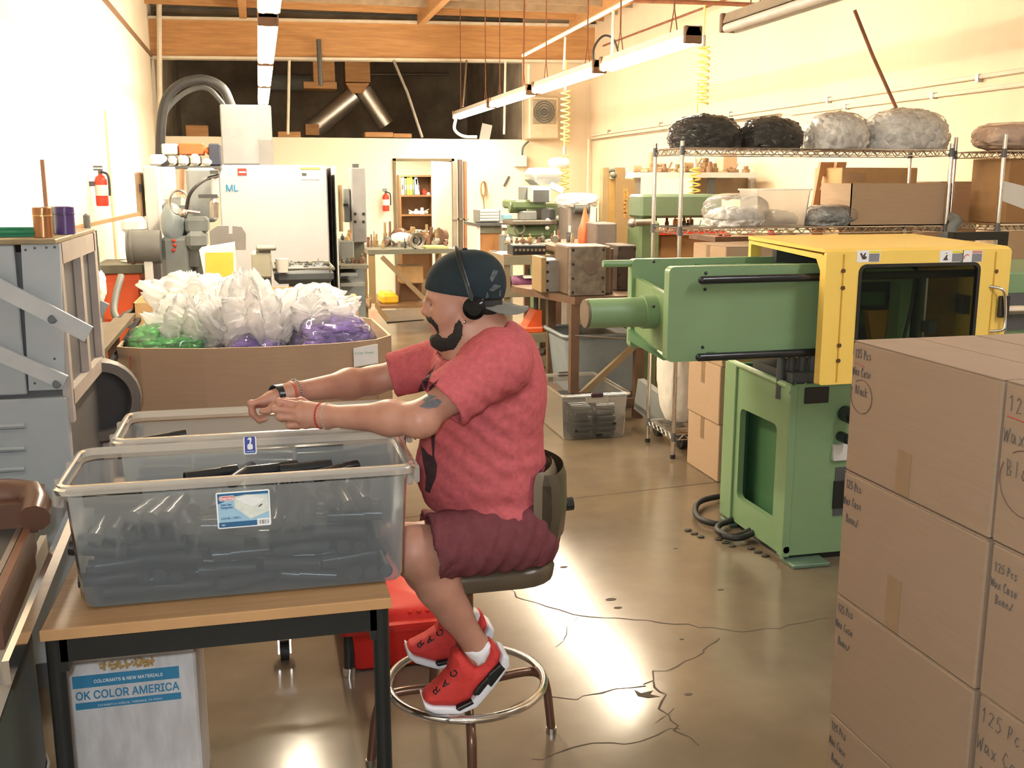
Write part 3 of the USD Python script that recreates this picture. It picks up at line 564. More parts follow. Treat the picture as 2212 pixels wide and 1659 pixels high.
for (x, y, z, rz) in ((-.275, 2.74, .992, 8), (.05, 2.66, .995, 15), (.13, 2.67, .998, -10), (.20, 2.70, .998, 20)): put_tube((x, y, z), rz, -6, lb2, gp2)
lb3, gp3 = 'black plastic tube inside the clear bin on the floor', 'black tubes in the bin on the floor'
for lay in range(6):
    for ix in range(2):
        for iy in range(4):
            put_tube((1.825 + .155 + ix * .165 + rg.uniform(-.01, .01), 6.222 + iy * .05 + rg.uniform(-.006, .006), .03 + lay * .036), rg.uniform(-12, 12) + 0, 0, lb3, gp3)
black_fill = single('tube_pile', rough_up(bx(1.90, 2.23, 6.46, 6.86, .02, .20, .03).subdivide().subdivide().subdivide(), .02, 22, 3), TUBEM, 'heap of black tubes at the back of the clear bin on the floor', 'tubes', smooth=60, kind='stuff')

# ---------------------------------------------------------------- carton of colorant under the table
GREYC = look('printed_white_carton', (.52, .51, .51), .75, scale=26, stretch=(1, 1, .25), col2=(.66, .65, .66), bump=.1)
bxx = (-.527, -.212, 2.56, 2.86); zt = .475
t = thing('colorant_carton', 'white printed carton with blue bands standing under the table', 'carton', (-.37, 2.7, 0))
obj('body', bx(bxx[0], bxx[1], bxx[2], bxx[3], 0, zt, .006), GREYC, t)
obj('flap', cat(bx(bxx[0] + .004, bxx[1] - .004, bxx[2] + .002, 2.705, zt, zt + .004), bx(bxx[0] + .004, bxx[1] - .004, 2.715, bxx[3], zt, zt + .004)), GREYC, t)
yf = bxx[2] - .0012; X0, X1 = bxx[0] + .018, bxx[1] - .042
Zb = lambda py: at(260, py, yf)[2]
obj('band', bx(X0, X1, yf - .0004, yf + .0012, Zb(1478), Zb(1452)), BLUEI, t, label='blue printed band'); obj('band', bx(X0 + .003, X1 + .001, yf - .0004, yf + .0012, Zb(1524), Zb(1510)), BLUEI, t, label='thin blue printed band')
obj('lettering', words('OK COLOR AMERICA', .021, (X0 + .004, yf, Zb(1503)), (1, 0, 0), (0, 0, 1), width=X1 - X0 - .006), BLUEI, t)
obj('lettering', words('COLORANTS & NEW MATERIALS', .0085, (X0 + .05, yf - .0012, Zb(1469)), (1, 0, 0), (0, 0, 1), width=.165), PAPER, t)
obj('lettering', words('319 MANTUA AVENUE, TORRANCE, CA 90501', .005, (X0 + .055, yf - .0012, Zb(1520)), (1, 0, 0), (0, 0, 1), width=.155, bold=False), PAPER, t)
rgp = np.random.default_rng(4); a = at(212, 1405, yf); w = at(330, 1405, yf)[0] - a[0]
obj('spill_patch', cat([ell((a[0] + rgp.random() * w, yf, zt - .004 - rgp.random() * .022), .0035, 1) for _ in range(90)]), look('pellet_mix', (.50, .16, .06), .6, scale=260, col2=(.40, .42, .14)), t, label='speckled red and green patch of spilled pellets')
obj('packing_tape', bx(bxx[0] + .03, bxx[1] - .03, bxx[2] - .0008, bxx[2] + .001, zt - .03, zt + .001), film('clear_tape', (.8, .8, .8), .85, .1, .1), t)

# ---------------------------------------------------------------- red tub
REDP = look('red_plastic', (.50, .02, .016), .28, var=.03)
t = thing('red_tub', 'red plastic tub with ribbed lid on the floor behind the stool', 'tub', (.38, 3.5, 0))
rr = lambda x0, x1, y0, y1, z, r=.03: ring_xy(x0, x1, y0, y1, r, z)
obj('body', loft([rr(.25, .52, 3.30, 3.72, .001), rr(.23, .54, 3.28, 3.74, .02), rr(.205, .565, 3.255, 3.77, .15), rr(.195, .575, 3.245, 3.78, .155), rr(.195, .575, 3.245, 3.78, .17)]), REDP, t, smooth=40)
obj('lid', loft([rr(.19, .58, 3.24, 3.785, .168), rr(.19, .58, 3.24, 3.785, .182), rr(.21, .56, 3.26, 3.765, .186), rr(.225, .545, 3.28, 3.75, .215), rr(.26, .51, 3.32, 3.70, .225), rr(.37, .38, 3.5, 3.51, .227, .004)], False), REDP, t, smooth=40)
for k in range(3): obj('rib', bx(.43 + k * .03, .445 + k * .03, 3.27, 3.283, .188, .213, .003), REDP, t)
t = thing('table_caster', 'black caster wheel under the table beside the white carton', 'caster', (.02, 3.45, 0))
obj('wheel', cy((.0, 3.45, .035), (.03, 3.45, .035), .034, 18), RUBBER, t, smooth=40); obj('fork', cat(bx(-.008, -.002, 3.43, 3.47, .03, .09), bx(.032, .038, 3.43, 3.47, .03, .09), bx(-.02, .05, 3.42, 3.48, .088, .1)), CHROME, t); obj('stem', cy((.015, 3.45, .1), (.015, 3.45, .17), .012, 10), CHROME, t)

# ---------------------------------------------------------------- brown tray machine at the left edge
COPPER = look('brown_lacquer', (.125, .062, .042), .28, .15, var=.06); MAT_ = look('tray_mat', (.04, .04, .042), .5)
t = thing('brown_tray_cabinet', 'brown lacquered tray cabinet with chrome trim at the left edge', 'cabinet', (-.75, 2.2, 0))
e0, e1 = np.array([-.462, 1.86]), np.array([-.505, 2.54])     # the right edge, a little askew
poly = lambda o, y0, y1: [(-1.15, y0), (e0[0] - o + (y0 - e0[1]) * -.063, y0), (e0[0] - o + (y1 - e0[1]) * -.063, y1), (-1.15, y1)]
obj('tray_body', prism(Polygon(poly(.045, 2.02, 2.50)), 'z', .765, .872), COPPER, t)
obj('tray_back', cat(prism(poly(.03, 2.44, 2.60), 'z', .86, .93), tb([(-1.15, 2.52, .935), (-.60, 2.52, .935), (-.555, 2.515, .93), (-.535, 2.47, .915), (-.53, 2.42, .90)], .035, 10)), COPPER, t, smooth=40)
obj('tray_mat', prism(poly(.074, 2.045, 2.48), 'z', .870, .8735), MAT_, t)
obj('mat_border', prism(Polygon(poly(.062, 2.03, 2.49)).difference(Polygon(poly(.074, 2.045, 2.48))), 'z', .870, .876), STEEL, t)
obj('tray_lip', prism(Polygon(poly(.043, 2.018, 2.50)).difference(Polygon(poly(.060, 2.028, 2.49))), 'z', .862, .8755), look('brown_lip', (.20, .09, .045), .3), t)
obj('chrome_rail', bar((e0[0] - .01, 1.84, .80), (e1[0] + .012, 2.62, .83), .012, .045), CHROME, t)
obj('chrome_rail', bar((-1.1, 1.87, .78), (e0[0] - .03, 1.87, .78), .02, .035), CHROME, t)
obj('side_skirt', prism([(1.86, .755), (2.60, .80), (2.60, .70), (1.86, .58)], 'x', -.56, -.545), look('cream_panel', (.55, .49, .38), .5), t)
obj('lower_panel', bx(-1.1, -.60, 1.93, 1.95, .45, .74), BROWNM, t)
t2 = thing('olive_drum', 'olive grey drum under the brown tray cabinet', 'drum', (-.72, 2.35, 0))
obj('body', lathe([(0, .001), (.15, .001), (.165, .02), (.17, .30), (.175, .31), (.175, .33), (.17, .34), (.165, .66), (.15, .68), (0, .68)], (-.70, 2.3, 0), 28), look('olive_plastic', (.065, .07, .055), .5), t2, smooth=35)
obj('band', lathe([(.172, .335), (.177, .34), (.172, .345)], (-.70, 2.3, 0), 28), look('cream_panel', (.55, .49, .38)), t2)

# ---------------------------------------------------------------- grey sheet-metal machine at the left
GM = look('sheet_metal_grey', (.34, .375, .395), .42, var=.05, scale=3, bump=.04, bscale=30)
Y0 = 3.4; t = thing('grey_grinder', 'blue-grey sheet metal machine with riveted panels and diagonal struts at left', 'machine', (-.95, 3.8, 0))
obj('body', bx(-1.3, -.63, Y0 + .03, Y0 + .75, 0, 1.44), look('sheet_metal_dark', (.10, .10, .105), .5), t)
obj('front_panel', bx(-1.3, at(35, 600, Y0)[0], Y0, Y0 + .03, 1.0, 1.465, .004), GM, t)
pn = obj('front_panel', hull([(*at(45, 528, Y0)[[0]], y, 1.465) for y in (Y0, Y0 + .03)] + [(at(128, 526, Y0)[0], y, 1.465) for y in (Y0, Y0 + .03)] + [(at(62, 840, Y0)[0], y, 1.012) for y in (Y0, Y0 + .03)] + [(at(141, 838, Y0)[0], y, 1.012) for y in (Y0, Y0 + .03)]), GM, t)
for x, y in ((55, 540), (75, 536), (100, 535), (118, 534), (118, 775), (75, 828)): obj('rivet', ell(at(x, y, Y0 - .001), (.004, .002, .004), 1), GREYD, pn)
lp = obj('lower_panel', bx(-1.3, -.618, Y0 - .01, Y0 + .04, .1, .988, .006), GM, t)
for py in (917, 966, 1010):
    a, b = at(-40, py + 4, Y0), at(56, py, Y0); obj('louver', cat(tb([a + [0, -.012, 0], b + [0, -.012, 0]], .010, 8), bx(a[0], b[0] + .005, Y0 - .013, Y0, a[2] - .018, a[2] - .012)), GM, lp, smooth=40)
obj('top_plate', bx(-1.3, -.61, Y0 - .01, Y0 + .78, 1.465, 1.48, .003), look('worn_top', (.26, .20, .11), .6, var=.15), t)
ys = Y0 - .05
for (a, b, w) in (((-60, 590), (192, 722), .052), ((-60, 738), (140, 826), .046)):
    st = obj('strut', bar(at(*a, ys), at(*b, ys), .014, w), look('strut_grey', (.42, .44, .45), .4), t)
for x, y in ((113, 690), (123, 830)): obj('bolt', cat(cy(at(x, y, ys - .005), at(x, y, ys - .025), .010, 6), cy(at(x, y, ys - .004), at(x, y, ys - .009), .014, 12)), GREYD, t)
obj('side_frame', cat(bx(-.632, -.605, Y0 + .02, Y0 + .06, .9, 1.465), bx(-.632, -.605, Y0 + .70, Y0 + .76, .5, 1.465), bx(-.632, -.605, Y0 + .05, Y0 + .72, 1.40, 1.465), bx(-.632, -.605, Y0 + .05, Y0 + .72, .95, 1.0), bx(-.632, -.605, Y0 + .38, Y0 + .43, 1.0, 1.4)), look('frame_mauve', (.40, .35, .31), .5), t)
obj('side_strut', bar(at(172, 645, Y0 + .75), at(228, 672, Y0 + .75), .015, .06), look('strut_grey', (.42, .44, .45)), t)
zt = 1.48
def tin(x, y0, y1, Y, r, mat, mat2, label):
    p = at(x, y1, Y); h = at(x, y0, Y)[2] - zt; t = thing('tin_can', label, 'can', (p[0], Y, zt))
    obj('body', lathe([(0, .001), (r, .001), (r, h * .72), (r * 1.02, h * .73), (r * 1.02, h * .98), (r * .95, h), (0, h)], (p[0], Y, zt), 24), mat, t, smooth=35); obj('lid', lathe([(r * 1.03, h * .70), (r * 1.05, h * .71), (r * 1.05, h * .75), (r * 1.03, h * .76)], (p[0], Y, zt), 24), mat2, t); return t
tin(96, 448, 520, Y0 + .12, .028, look('copper_can', (.42, .20, .09), .25, .75), look('copper_can_band', (.62, .40, .16), .3, .7), 'copper coloured can standing on the grey machine at left')
tin(122, 446, 505, Y0 + .42, .040, look('pale_can', (.45, .43, .38), .4), GREENM, 'pale green-edged can behind the copper can'); tin(143, 446, 505, Y0 + .33, .030, look('purple_can', (.09, .045, .20), .3), look('purple_can_band', (.05, .03, .10), .3), 'dark purple can right of the copper can')
single('wooden_stick', bar(at(101, 460, Y0 + .40), at(91, 345, Y0 + .40), .012), look('stick_wood', (.50, .24, .14), .6), 'thin wooden stick standing in the pale can', 'stick')
a = at(38, 505, Y0 + .3); t = thing('green_tray', 'flat green tray lying on the grey machine', 'tray', (-.80, Y0 + .3, zt)); obj('base', bx(-1.0, -.70, Y0 + .15, Y0 + .42, zt + .001, zt + .008), look('tray_green', (.02, .22, .12), .4), t); obj('rim', tb([(-1.0, Y0 + .15, zt + .014), (-.70, Y0 + .15, zt + .014), (-.70, Y0 + .42, zt + .014), (-1.0, Y0 + .42, zt + .014)], .008, 6, True), look('tray_green', (.02, .22, .12)), t)

# ---------------------------------------------------------------- cartons stacked at the right
CX, CW, CYL, CH = 1.362, .330, .515, .3204
def carton(name, label, x0, x1, y0, y1, z0, z1, grp=None, mat=None, flap=True):
    t = thing(name, label, 'carton', ((x0 + x1) / 2, (y0 + y1) / 2, z0), grp); m = mat or CARD
    obj('body', bx(x0, x1, y0, y1, z0 + .001, z1 - .003, .004), m, t)
    xm = (x0 + x1) / 2
    if flap:
        for a_, b_ in ((x0 + .001, xm - .002), (xm + .002, x1 - .001)): obj('flap', bx(a_, b_, y0 + .001, y1 - .001, z1 - .003, z1, .001), m, t)
    return t
ROW = ['topmost', 'second from the top', 'third from the top', 'bottom']
for col, (xa, ya) in enumerate(((CX, 1.638), (CX + .004, 1.638 - CYL - .006), (CX + CW + .004, 1.638), (CX + CW + .006, 1.638 - CYL - .006))):
    where = ['in the left column of the right-hand stack', 'in the column cut by the photo edge', 'in the column behind the front cartons', 'in the hidden right-hand column'][col]
    for r in range(4):
        z0 = (3 - r) * CH; dx, dy = rg.uniform(-.003, .003), rg.uniform(-.003, .003)
        if col > 1 and r > 0: continue
        if col > 1: z0_ = 0
        what = ('carton marked Black' if r == 0 else 'carton marked Bone') if col < 2 else 'carton with bare top'
        t = carton('carton', f'{what}, {ROW[r]} {where}', xa + dx, xa + CW + dx, ya + dy, ya + CYL + dy, z0, z0 + CH, 'brown cartons stacked at right')
        if col > 1:
            obj('body', bx(xa, xa + CW, ya, ya + CYL, 0.001, z0 - .002), CARD, t); continue
        xf = xa + dx - .0008; yF = ya + CYL + dy; T3 = lambda u, v: (xf, yF - u, z0 + CH + v)
        black = r == 0; h, ax = (.021, .62) if col == 0 else (.018, .70) if r == 1 else (.031, .85); v0 = -.040 if col == 0 else -.055; dv_ = .042 if col == 0 else .032 if r == 1 else .062
        obj('handwriting', scrawl([('125 Pcs', .012, v0), ('Wax Case', .006, v0 - dv_), (('Black' if black else 'Bone/'), .022, v0 - 2 * dv_)], h, T3, .0019, seed=col * 7 + r, ax=ax), INK, t, kind='stuff')
        if black:
            k_ = 1 if col == 0 else 1.6
            obj('pen_circle', tb([T3((.048 + .044 * math.cos(a)) * k_, v0 - 2.1 * dv_ + .040 * k_ * math.sin(a)) for a in np.linspace(-3.6, 2.2, 26)], .0011, 4), look('pen_brown', (.11, .05, .035), .6), t)
            obj('pen_line', tb([T3(.012, v0 - .012), T3(.05 * k_, v0 - .015)], .0014, 4), REDINK, t)
        if r < 2 and col == 0: obj('packing_tape', bx(xf - .0002, xf + .001, yF - .255, yF - .205, z0 + .006, z0 + (.105 if r == 0 else .13)), TAPE, t)

# ---------------------------------------------------------------- stool
VINYL = look('brown_vinyl', (.075, .055, .035), .3, var=.06, bump=.05, bscale=120); LEGB = look('brown_stool_leg', (.16, .085, .055), .28, .5)
SC = np.array([.52, 2.70]); RZ_ = .235
t = thing('work_stool', 'brown vinyl work stool with backrest and chrome foot ring, under the seated man', 'stool', (*SC, 0))
sx, sy = .555, 2.70
obj('seat', loft([ring_xy(sx - .16, sx + .175, sy - .17, sy + .17, .10, .572), ring_xy(sx - .18, sx + .195, sy - .19, sy + .19, .11, .58), ring_xy(sx - .185, sx + .20, sy - .195, sy + .195, .115, .612), ring_xy(sx - .17, sx + .185, sy - .18, sy + .18, .11, .635), ring_xy(sx - .10, sx + .11, sy - .11, sy + .11, .08, .642), ring_xy(sx - .004, sx + .004, sy - .004, sy + .004, .002, .643)]), VINYL, t, smooth=50)
obj('seat_pan', cy((SC[0], SC[1], .54), (SC[0], SC[1], .574), .09, 24), LEGB, t, smooth=40)
obj('column', cat(cy((*SC, .20), (*SC, .38), .030, 18), cy((*SC, .37), (*SC, .55), .022, 18), cy((*SC, .19), (*SC, .25), .045, 18)), LEGB, t, smooth=40)
ang = np.linspace(-1, 1, 13); bw, br = .185, .30
def back_curve(o, z): return [(.752 + o - .06 * (a * a), sy + bw * a, z) for a in ang]
rings = []
for z, e in ((.69, .006), (.70, .016), (.78, .022), (.86, .020), (.885, .012), (.893, .004)):
    sc_ = 1 - .10 * max(0, (z - .84) / .05) - .12 * max(0, (.72 - z) / .03); f = [(x, sy + (y - sy) * sc_, zz) for x, y, zz in back_curve(-e, z)]; b = [(x, sy + (y - sy) * sc_, zz) for x, y, zz in back_curve(e + .008, z)]
    rings.append(np.array(f + b[::-1]))
obj('backrest', loft(rings), look('vinyl_pale_brown', (.155, .125, .085), .3, var=.05), t, smooth=50)
obj('backrest_shell', loft([np.array([(x + .024, y, z) for x, y, z in r]) for r in rings[1:5]]), VINYL, t, smooth=50)
obj('back_bar', tb(bend([(.60, sy, .565), (.72, sy, .56), (.745, sy, .58), (.765, sy, .66), (.792, sy, .74), (.80, sy, .80)]), .013, 8), LEGB, t, smooth=50)
obj('knob', cat(cy((.79, sy, .74), (.825, sy, .745), .009, 8), cy((.815, sy, .745), (.835, sy, .746), .020, 12)), BLACKP, t)
obj('foot_ring', tb([(SC[0] + .225 * math.cos(a), SC[1] + .225 * math.sin(a), RZ_) for a in np.arange(48) * math.pi / 24], .0115, 12, True), CHROME, t, smooth=60)
for a in (262, 12, 102, 178):
    d = np.array([math.cos(math.radians(a)), math.sin(math.radians(a))]); q = lambda r, z: (*(SC + d * r), z)
    lg = obj('leg', tb(bend([q(.03, .222), q(.10, .222), q(.20, .218), q(.245, .195), q(.262, .15), q(.272, .08), q(.28, .012)]), .0135, 10), LEGB, t, smooth=60)
    obj('glide', cy(q(.28, 0), q(.28, .018), .016, 12), STEEL, lg)

# ---------------------------------------------------------------- the man
YM = 2.70
O = at(1005, 650, YM); fA = math.radians(11); F3 = np.array([-math.cos(fA), math.sin(fA), 0]); L3 = np.array([-math.sin(fA), -math.cos(fA), 0]); tl = math.radians(4)
F3t = F3 * math.cos(tl) - ZZ * math.sin(tl); U3 = F3 * math.sin(tl) + ZZ * math.cos(tl)
H = lambda x, y, z: O + F3t * x + L3 * y + U3 * z
HR = [F3t, L3, U3]
def hcap(S, a, b, ra, rb=None, k=.012, op='+'): S.cap(H(*a), H(*b), ra, rb, k, op)
J = at
ns, fs = J(1078, 782, 2.50), J(955, 782, 2.90)                 # shoulders
ne, fe = J(905, 905, 2.41), J(805, 822, 2.93)                  # elbows
nw, fw = J(708, 899, 2.555), J(632, 848, 2.80)                 # wrists
nh, fh = J(1112, 1150, 2.585), J(1100, 1140, 2.83)             # hips
nk, fk = J(898, 1192, 2.515), J(872, 1180, 2.85)               # knees
na, fa = J(1030, 1398, 2.55), J(1002, 1345, 2.83)              # ankles
nb = J(1040, 735, YM)                                          # base of the neck
S = Soft((-.16, 2.30, .18), (.85, 3.06, 1.53), .0034)
for n_, r, k in (((0, 0, .03), (.096, .077, .098), .02), ((.042, 0, -.032), (.062, .060, .085), .03)): S.ell(H(*n_), r, k, R=HR)
for s in (-1, 1):
    hcap(S, (.005, s * .052, -.07), (.06, s * .022, -.102), .024, .022, .03); S.ell(H(.050, s * .040, -.028), (.036, .030, .034), .02, R=HR)
    hcap(S, (.088, s * .012, .022), (.078, s * .040, .020), .012, .012, .015); S.ell(H(.098, s * .031, .002), (.012, .014, .010), .010, '-', R=HR); S.ell(H(.080, s * .031, .002), .0125, .004)
    hcap(S, (.096, s * .011, -.026), (.088, s * .013, -.028), .0075, .008, .008)
    S.ell(H(-.008, s * .079, -.012), (.019, .009, .031), .010, R=HR); S.ell(H(-.004, s * .083, -.012), (.009, .006, .016), .006, '-', R=HR)
hcap(S, (.086, 0, .024), (.108, 0, -.020), .0095, .0125, .012); hcap(S, (.070, 0, -.108), (.078, 0, -.105), .024, .022, .025)
hcap(S, (.093, -.016, -.052), (.093, .016, -.052), .0068, .0068, .008); hcap(S, (.090, -.014, -.064), (.090, .014, -.064), .0075, .0075, .008); hcap(S, (.098, -.012, -.058), (.098, .012, -.058), .002, .002, .003, '-')
S.cap(H(-.015, 0, -.03), nb, .060, .066, .03); S.cap(H(.01, 0, -.085), nb + [-.03, 0, -.02], .045, .05, .03)
S.cap(nb, J(1070, 1000, YM), .09, .12, .04); S.cap(ns + [0, .05, -.01], fs + [0, -.05, -.01], .05, .05, .05)
ti = .45
for sh, el, wr in ((ns, ne, nw), (fs, fe, fw)):
    S.cap(sh, sh + (el - sh) * .5, .052, .045, .03); S.cap(sh + (el - sh) * .45, el, .045, .037, .03); m_ = el + (wr - el) * .30
    S.cap(el, m_, .037, .040, .03); S.cap(m_, wr, .040, .026, .03)
S.ell(ne + [.012, -.004, -.016], (.028, .026, .022), .03)
for hp, kn, an in ((nh, nk, na), (fh, fk, fa)):
    S.cap(hp, kn, .075, .062, .03); S.ell(kn + [-.008, 0, .004], (.056, .054, .058), .03); c_ = kn + (an - kn) * .34
    S.cap(kn, c_, .052, .054, .03); S.cap(c_ + [.012, 0, .012], kn + (an - kn) * .62, .046, .040, .03); S.cap(c_, an, .048, .034, .03); S.cap(an, an + [.004, 0, -.02], .034, .036, .02)
def finger(pts, r0, r1):
    for i in range(len(pts) - 1):
        a = r0 + (r1 - r0) * i / (len(pts) - 1); b = r0 + (r1 - r0) * (i + 1) / (len(pts) - 1); S.cap(pts[i], pts[i + 1], a, b, .0035)
    S.ell(pts[1], r0 * 1.06, .003)
# near (left) hand: knuckles towards the left of the photo, fingers closed round a tube
mc = [J(650, 876, 2.575), J(644, 889, 2.562), J(648, 903, 2.558), J(660, 916, 2.565)]
for p in mc: S.cap(nw + (p - nw) * .12, p, .020, .0135, .012)
S.cap(nw, J(672, 893, 2.568), .027, .024, .02)
pips = [J(604, 868, 2.585), J(595, 884, 2.575), J(605, 901, 2.572), J(626, 918, 2.575)]
for p, q, l in zip(mc, pips, (.95, 1., .95, .8)): finger([p, q, q + np.array([.004, .024, -.010]) * l, q + np.array([.026, .034, -.016]) * l], .0098, .0078)
finger([J(680, 882, 2.60), J(650, 868, 2.612), J(620, 868, 2.622), J(604, 872, 2.632)], .0125, .0085)
# far (right) hand: palm towards us, fingers hooked down
fm = [J(566, 866, 2.775), J(564, 868, 2.795), J(566, 871, 2.815), J(572, 874, 2.833)]
for p in fm: S.cap(fw + (p - fw) * .15, p, .020, .0125, .012)
S.cap(fw, J(590, 864, 2.80), .026, .023, .02)
for i, (p, l) in enumerate(zip(fm, (.92, 1., .95, .8))):
    y = p[1] - 2.80; Yk = 2.80 + y * 1.05
    finger([p, J(542, 872 + i, Yk), J(544 + i, 893, Yk), J(560, 908, Yk), J(573, 905, Yk)], .0096, .0074)
finger([J(610, 866, 2.768), J(590, 880, 2.752), J(578, 888, 2.742), J(566, 889, 2.738)], .0125, .0085)
man = thing('person', 'man in red t-shirt, backward cap and headphones seated on the stool', 'person', (.56, 2.7, 0))
SKIN = usdkit.material(stage, '/World/Looks/skin', {'n': ('noise_texture', {'scale': 14., 'detail': 4.}), 't': ('texture_coordinate', {}), 'r': ('rgb_ramp', {'ramp': [(.3, (.40, .19, .13)), (.7, (.50, .26, .18))]}), 'bn': ('noise_texture', {'scale': 260., 'detail': 2.}), 'b': ('bump', {'strength': .12, 'distance': .002}),
    'p': ('principled_bsdf', {'roughness': .46, 'subsurface_weight': .1, 'subsurface_scale': .01, 'specular_ior_level': .4})}, [('t.object', 'n.vector'), ('t.object', 'bn.vector'), ('n.fac', 'r.fac'), ('r.color', 'p.base_color'), ('bn.fac', 'b.height'), ('b.normal', 'p.normal')], surface='p.BSDF')
bodym = relax(S.mesh(), 3)
body = obj('body', bodym, SKIN, man, smooth=True)
# (tattoo)
TAT = look('tattoo_ink', (.13, .135, .15), .5, var=.2, scale=90)
for poly in ([(906, 878), (922, 866), (946, 861), (956, 868), (944, 880), (924, 883)], [(912, 864), (924, 852), (944, 856), (934, 861), (920, 868)]):
    m = decal(bodym, poly, .0008)
    if m is not None: obj('tattoo', m, TAT, body)
# eyebrow, eye
for s in (-1, 1): obj('eye', ell(H(.0845, s * .031, .002), .0095, 2), look('eye', (.10, .06, .05), .15), body, smooth=True)
obj('eyebrow', cat([tb([H(.098, s * .014, .026), H(.092, s * .030, .031), H(.078, s * .044, .028)], .0035, 6) for s in (-1, 1)]), look('hair_black', (.014, .010, .008), .7, var=.3, scale=200, bump=.5, bscale=300), body)
HAIR = LOOKS['hair_black']
# beard
vb, nb_ = np.array(bodym.vertices), np.array(bodym.vertex_normals); loc = np.c_[(vb - O) @ F3t, (vb - O) @ L3, (vb - O) @ U3]
def grown(poly, ymax, thick, name, label, ymin=0.):
    """hair grown out of the skin inside a side-view outline of the head"""
    g = Polygon([((1005 - x) * .00129, (650 - y) * .00131) for x, y in poly]); near = (np.abs(loc).max(1) < .2) & (np.abs(loc[:, 1]) <= ymax) & (np.abs(loc[:, 1]) >= ymin)
    import shapely
    ii = np.where(near)[0]; d = np.zeros(len(vb)); pts_ = shapely.points(loc[ii, 0], loc[ii, 2]); ins = shapely.contains(g, pts_); dd = shapely.distance(shapely.boundary(g), pts_); d[ii] = np.where(ins, dd, -1)
    ok = d > 0; f = np.array(bodym.faces)[ok[np.array(bodym.faces)].all(1)]; w = np.clip(d / .008, 0, 1) * thick + .0004; w *= .85 + .3 * meshkit.noise(vb * 200, 2)
    m = trimesh.Trimesh(vb + nb_ * w[:, None], f, process=False); m.remove_unreferenced_vertices(); return obj(name, m, HAIR, man, smooth=True, label=label)
grown([(922, 722), (926, 738), (946, 749), (976, 742), (994, 716), (998, 692), (990, 678), (980, 688), (974, 706), (960, 716), (950, 714), (944, 706), (936, 711), (930, 713)], .2, .0045, 'beard', 'short dark beard along the jaw')
grown([(912, 675), (934, 673), (946, 690), (949, 710), (943, 710), (937, 696), (928, 688), (912, 686)], .06, .003, 'moustache', None)
B = Soft(O - .2, O + .2, .004); B.ell(H(-.045, 0, -.012), (.055, .072, .045), .01, R=HR); B.cut(H(-.02, 0, 0), F3t); B.cut(H(0, 0, -.042), -U3)
obj('hair', rough_up(B.mesh(), .001, 150, 4), HAIR, man, smooth=True)
# cap, worn backwards
CAPM = look('cap_cloth', (.006, .016, .022), .85, var=.12, scale=30, bump=.12, bscale=350); BRIM = look('cap_brim_grey', (.17, .17, .15), .8, var=.05)
B = Soft(O - .22, O + .22, .0034); B.ell(H(0, 0, .032), (.106, .087, .104), .02, R=HR); B.ell(H(-.045, 0, .055), (.064, .074, .070), .03, R=HR)
B.cut(H(.10, 0, .040), -U3 * 1 + F3t * .20)
cp = obj('cap', relax(B.mesh(), 2), CAPM, man, smooth=True, label='dark teal cap worn backwards')
bp_ = []
for i in range(13):
    a = -math.pi / 2 + math.pi * i / 12; bp_.append((-.085 - .085 * math.cos(a) ** .8 if abs(math.cos(a)) > 1e-6 else -.085, .078 * math.sin(a)))
bp_ += [(-.05, .07), (-.075, .04), (-.085, 0), (-.075, -.04), (-.05, -.07)]
m = prism(Polygon(bp_).segmentize(.012), 'z', 0, .0045); v = np.array(m.vertices)
zb = -.006 + (v[:, 0] + .085) * .30 - 4.0 * v[:, 1] ** 2 + v[:, 2]
m.vertices = O + v[:, :1] * F3t + v[:, 1:2] * L3 + zb[:, None] * U3; obj('brim', m, BRIM, cp)
obj('button', ell(H(-.01, 0, .137), (.008, .008, .005), 1), CAPM, cp)
lg_ = look('cap_emblem', (.075, .085, .095), .8, var=.4, scale=120)
capm = trimesh.Trimesh(*(lambda m_: (m_.vertices, m_.faces))(relax(B.mesh(), 2)), process=False)
for poly in ([(1066, 582), (1077, 585), (1070, 598), (1063, 610), (1058, 602)], [(1056, 626), (1068, 614), (1083, 617), (1078, 622), (1064, 630)], [(1048, 642), (1053, 630), (1056, 640), (1052, 650)], [(1078, 628), (1083, 626), (1082, 640), (1078, 640)]):
    m = decal(capm, poly, .001, 3)
    if m is not None: obj('emblem', m, lg_, cp)
# headphones
hp = obj('headphones', tb(bend([H(-.022 + .036 * math.sin(a), .101 * math.cos(a), -.004 + .150 * math.sin(a)) for a in np.linspace(.10, math.pi - .10, 15)], 4), .0065, 8, flat=.45), BLACKP, man, smooth=60, label='black on-ear headphones')
for s in (-1, 1):
    obj('ear_cup', cat(cy(H(-.022, s * .082, -.010), H(-.022, s * .100, -.010), .030, 24), cy(H(-.022, s * .100, -.010), H(-.022, s * .108, -.010), .028, 24, .019)), look('headphone_black', (.006, .006, .006), .16, spec=.25), hp, smooth=40)
    obj('ear_pad', cy(H(-.022, s * .076, -.010), H(-.022, s * .086, -.010), .027, 20), RUBBER, hp, smooth=40); obj('slider', bar(H(-.018, s * .104, .010), H(-.012, s * .100, .048), .012, .006), BLACKP, hp)
obj('earring', ell(H(.005, .089, -.045), .0045, 2), CHROME, man, smooth=True)
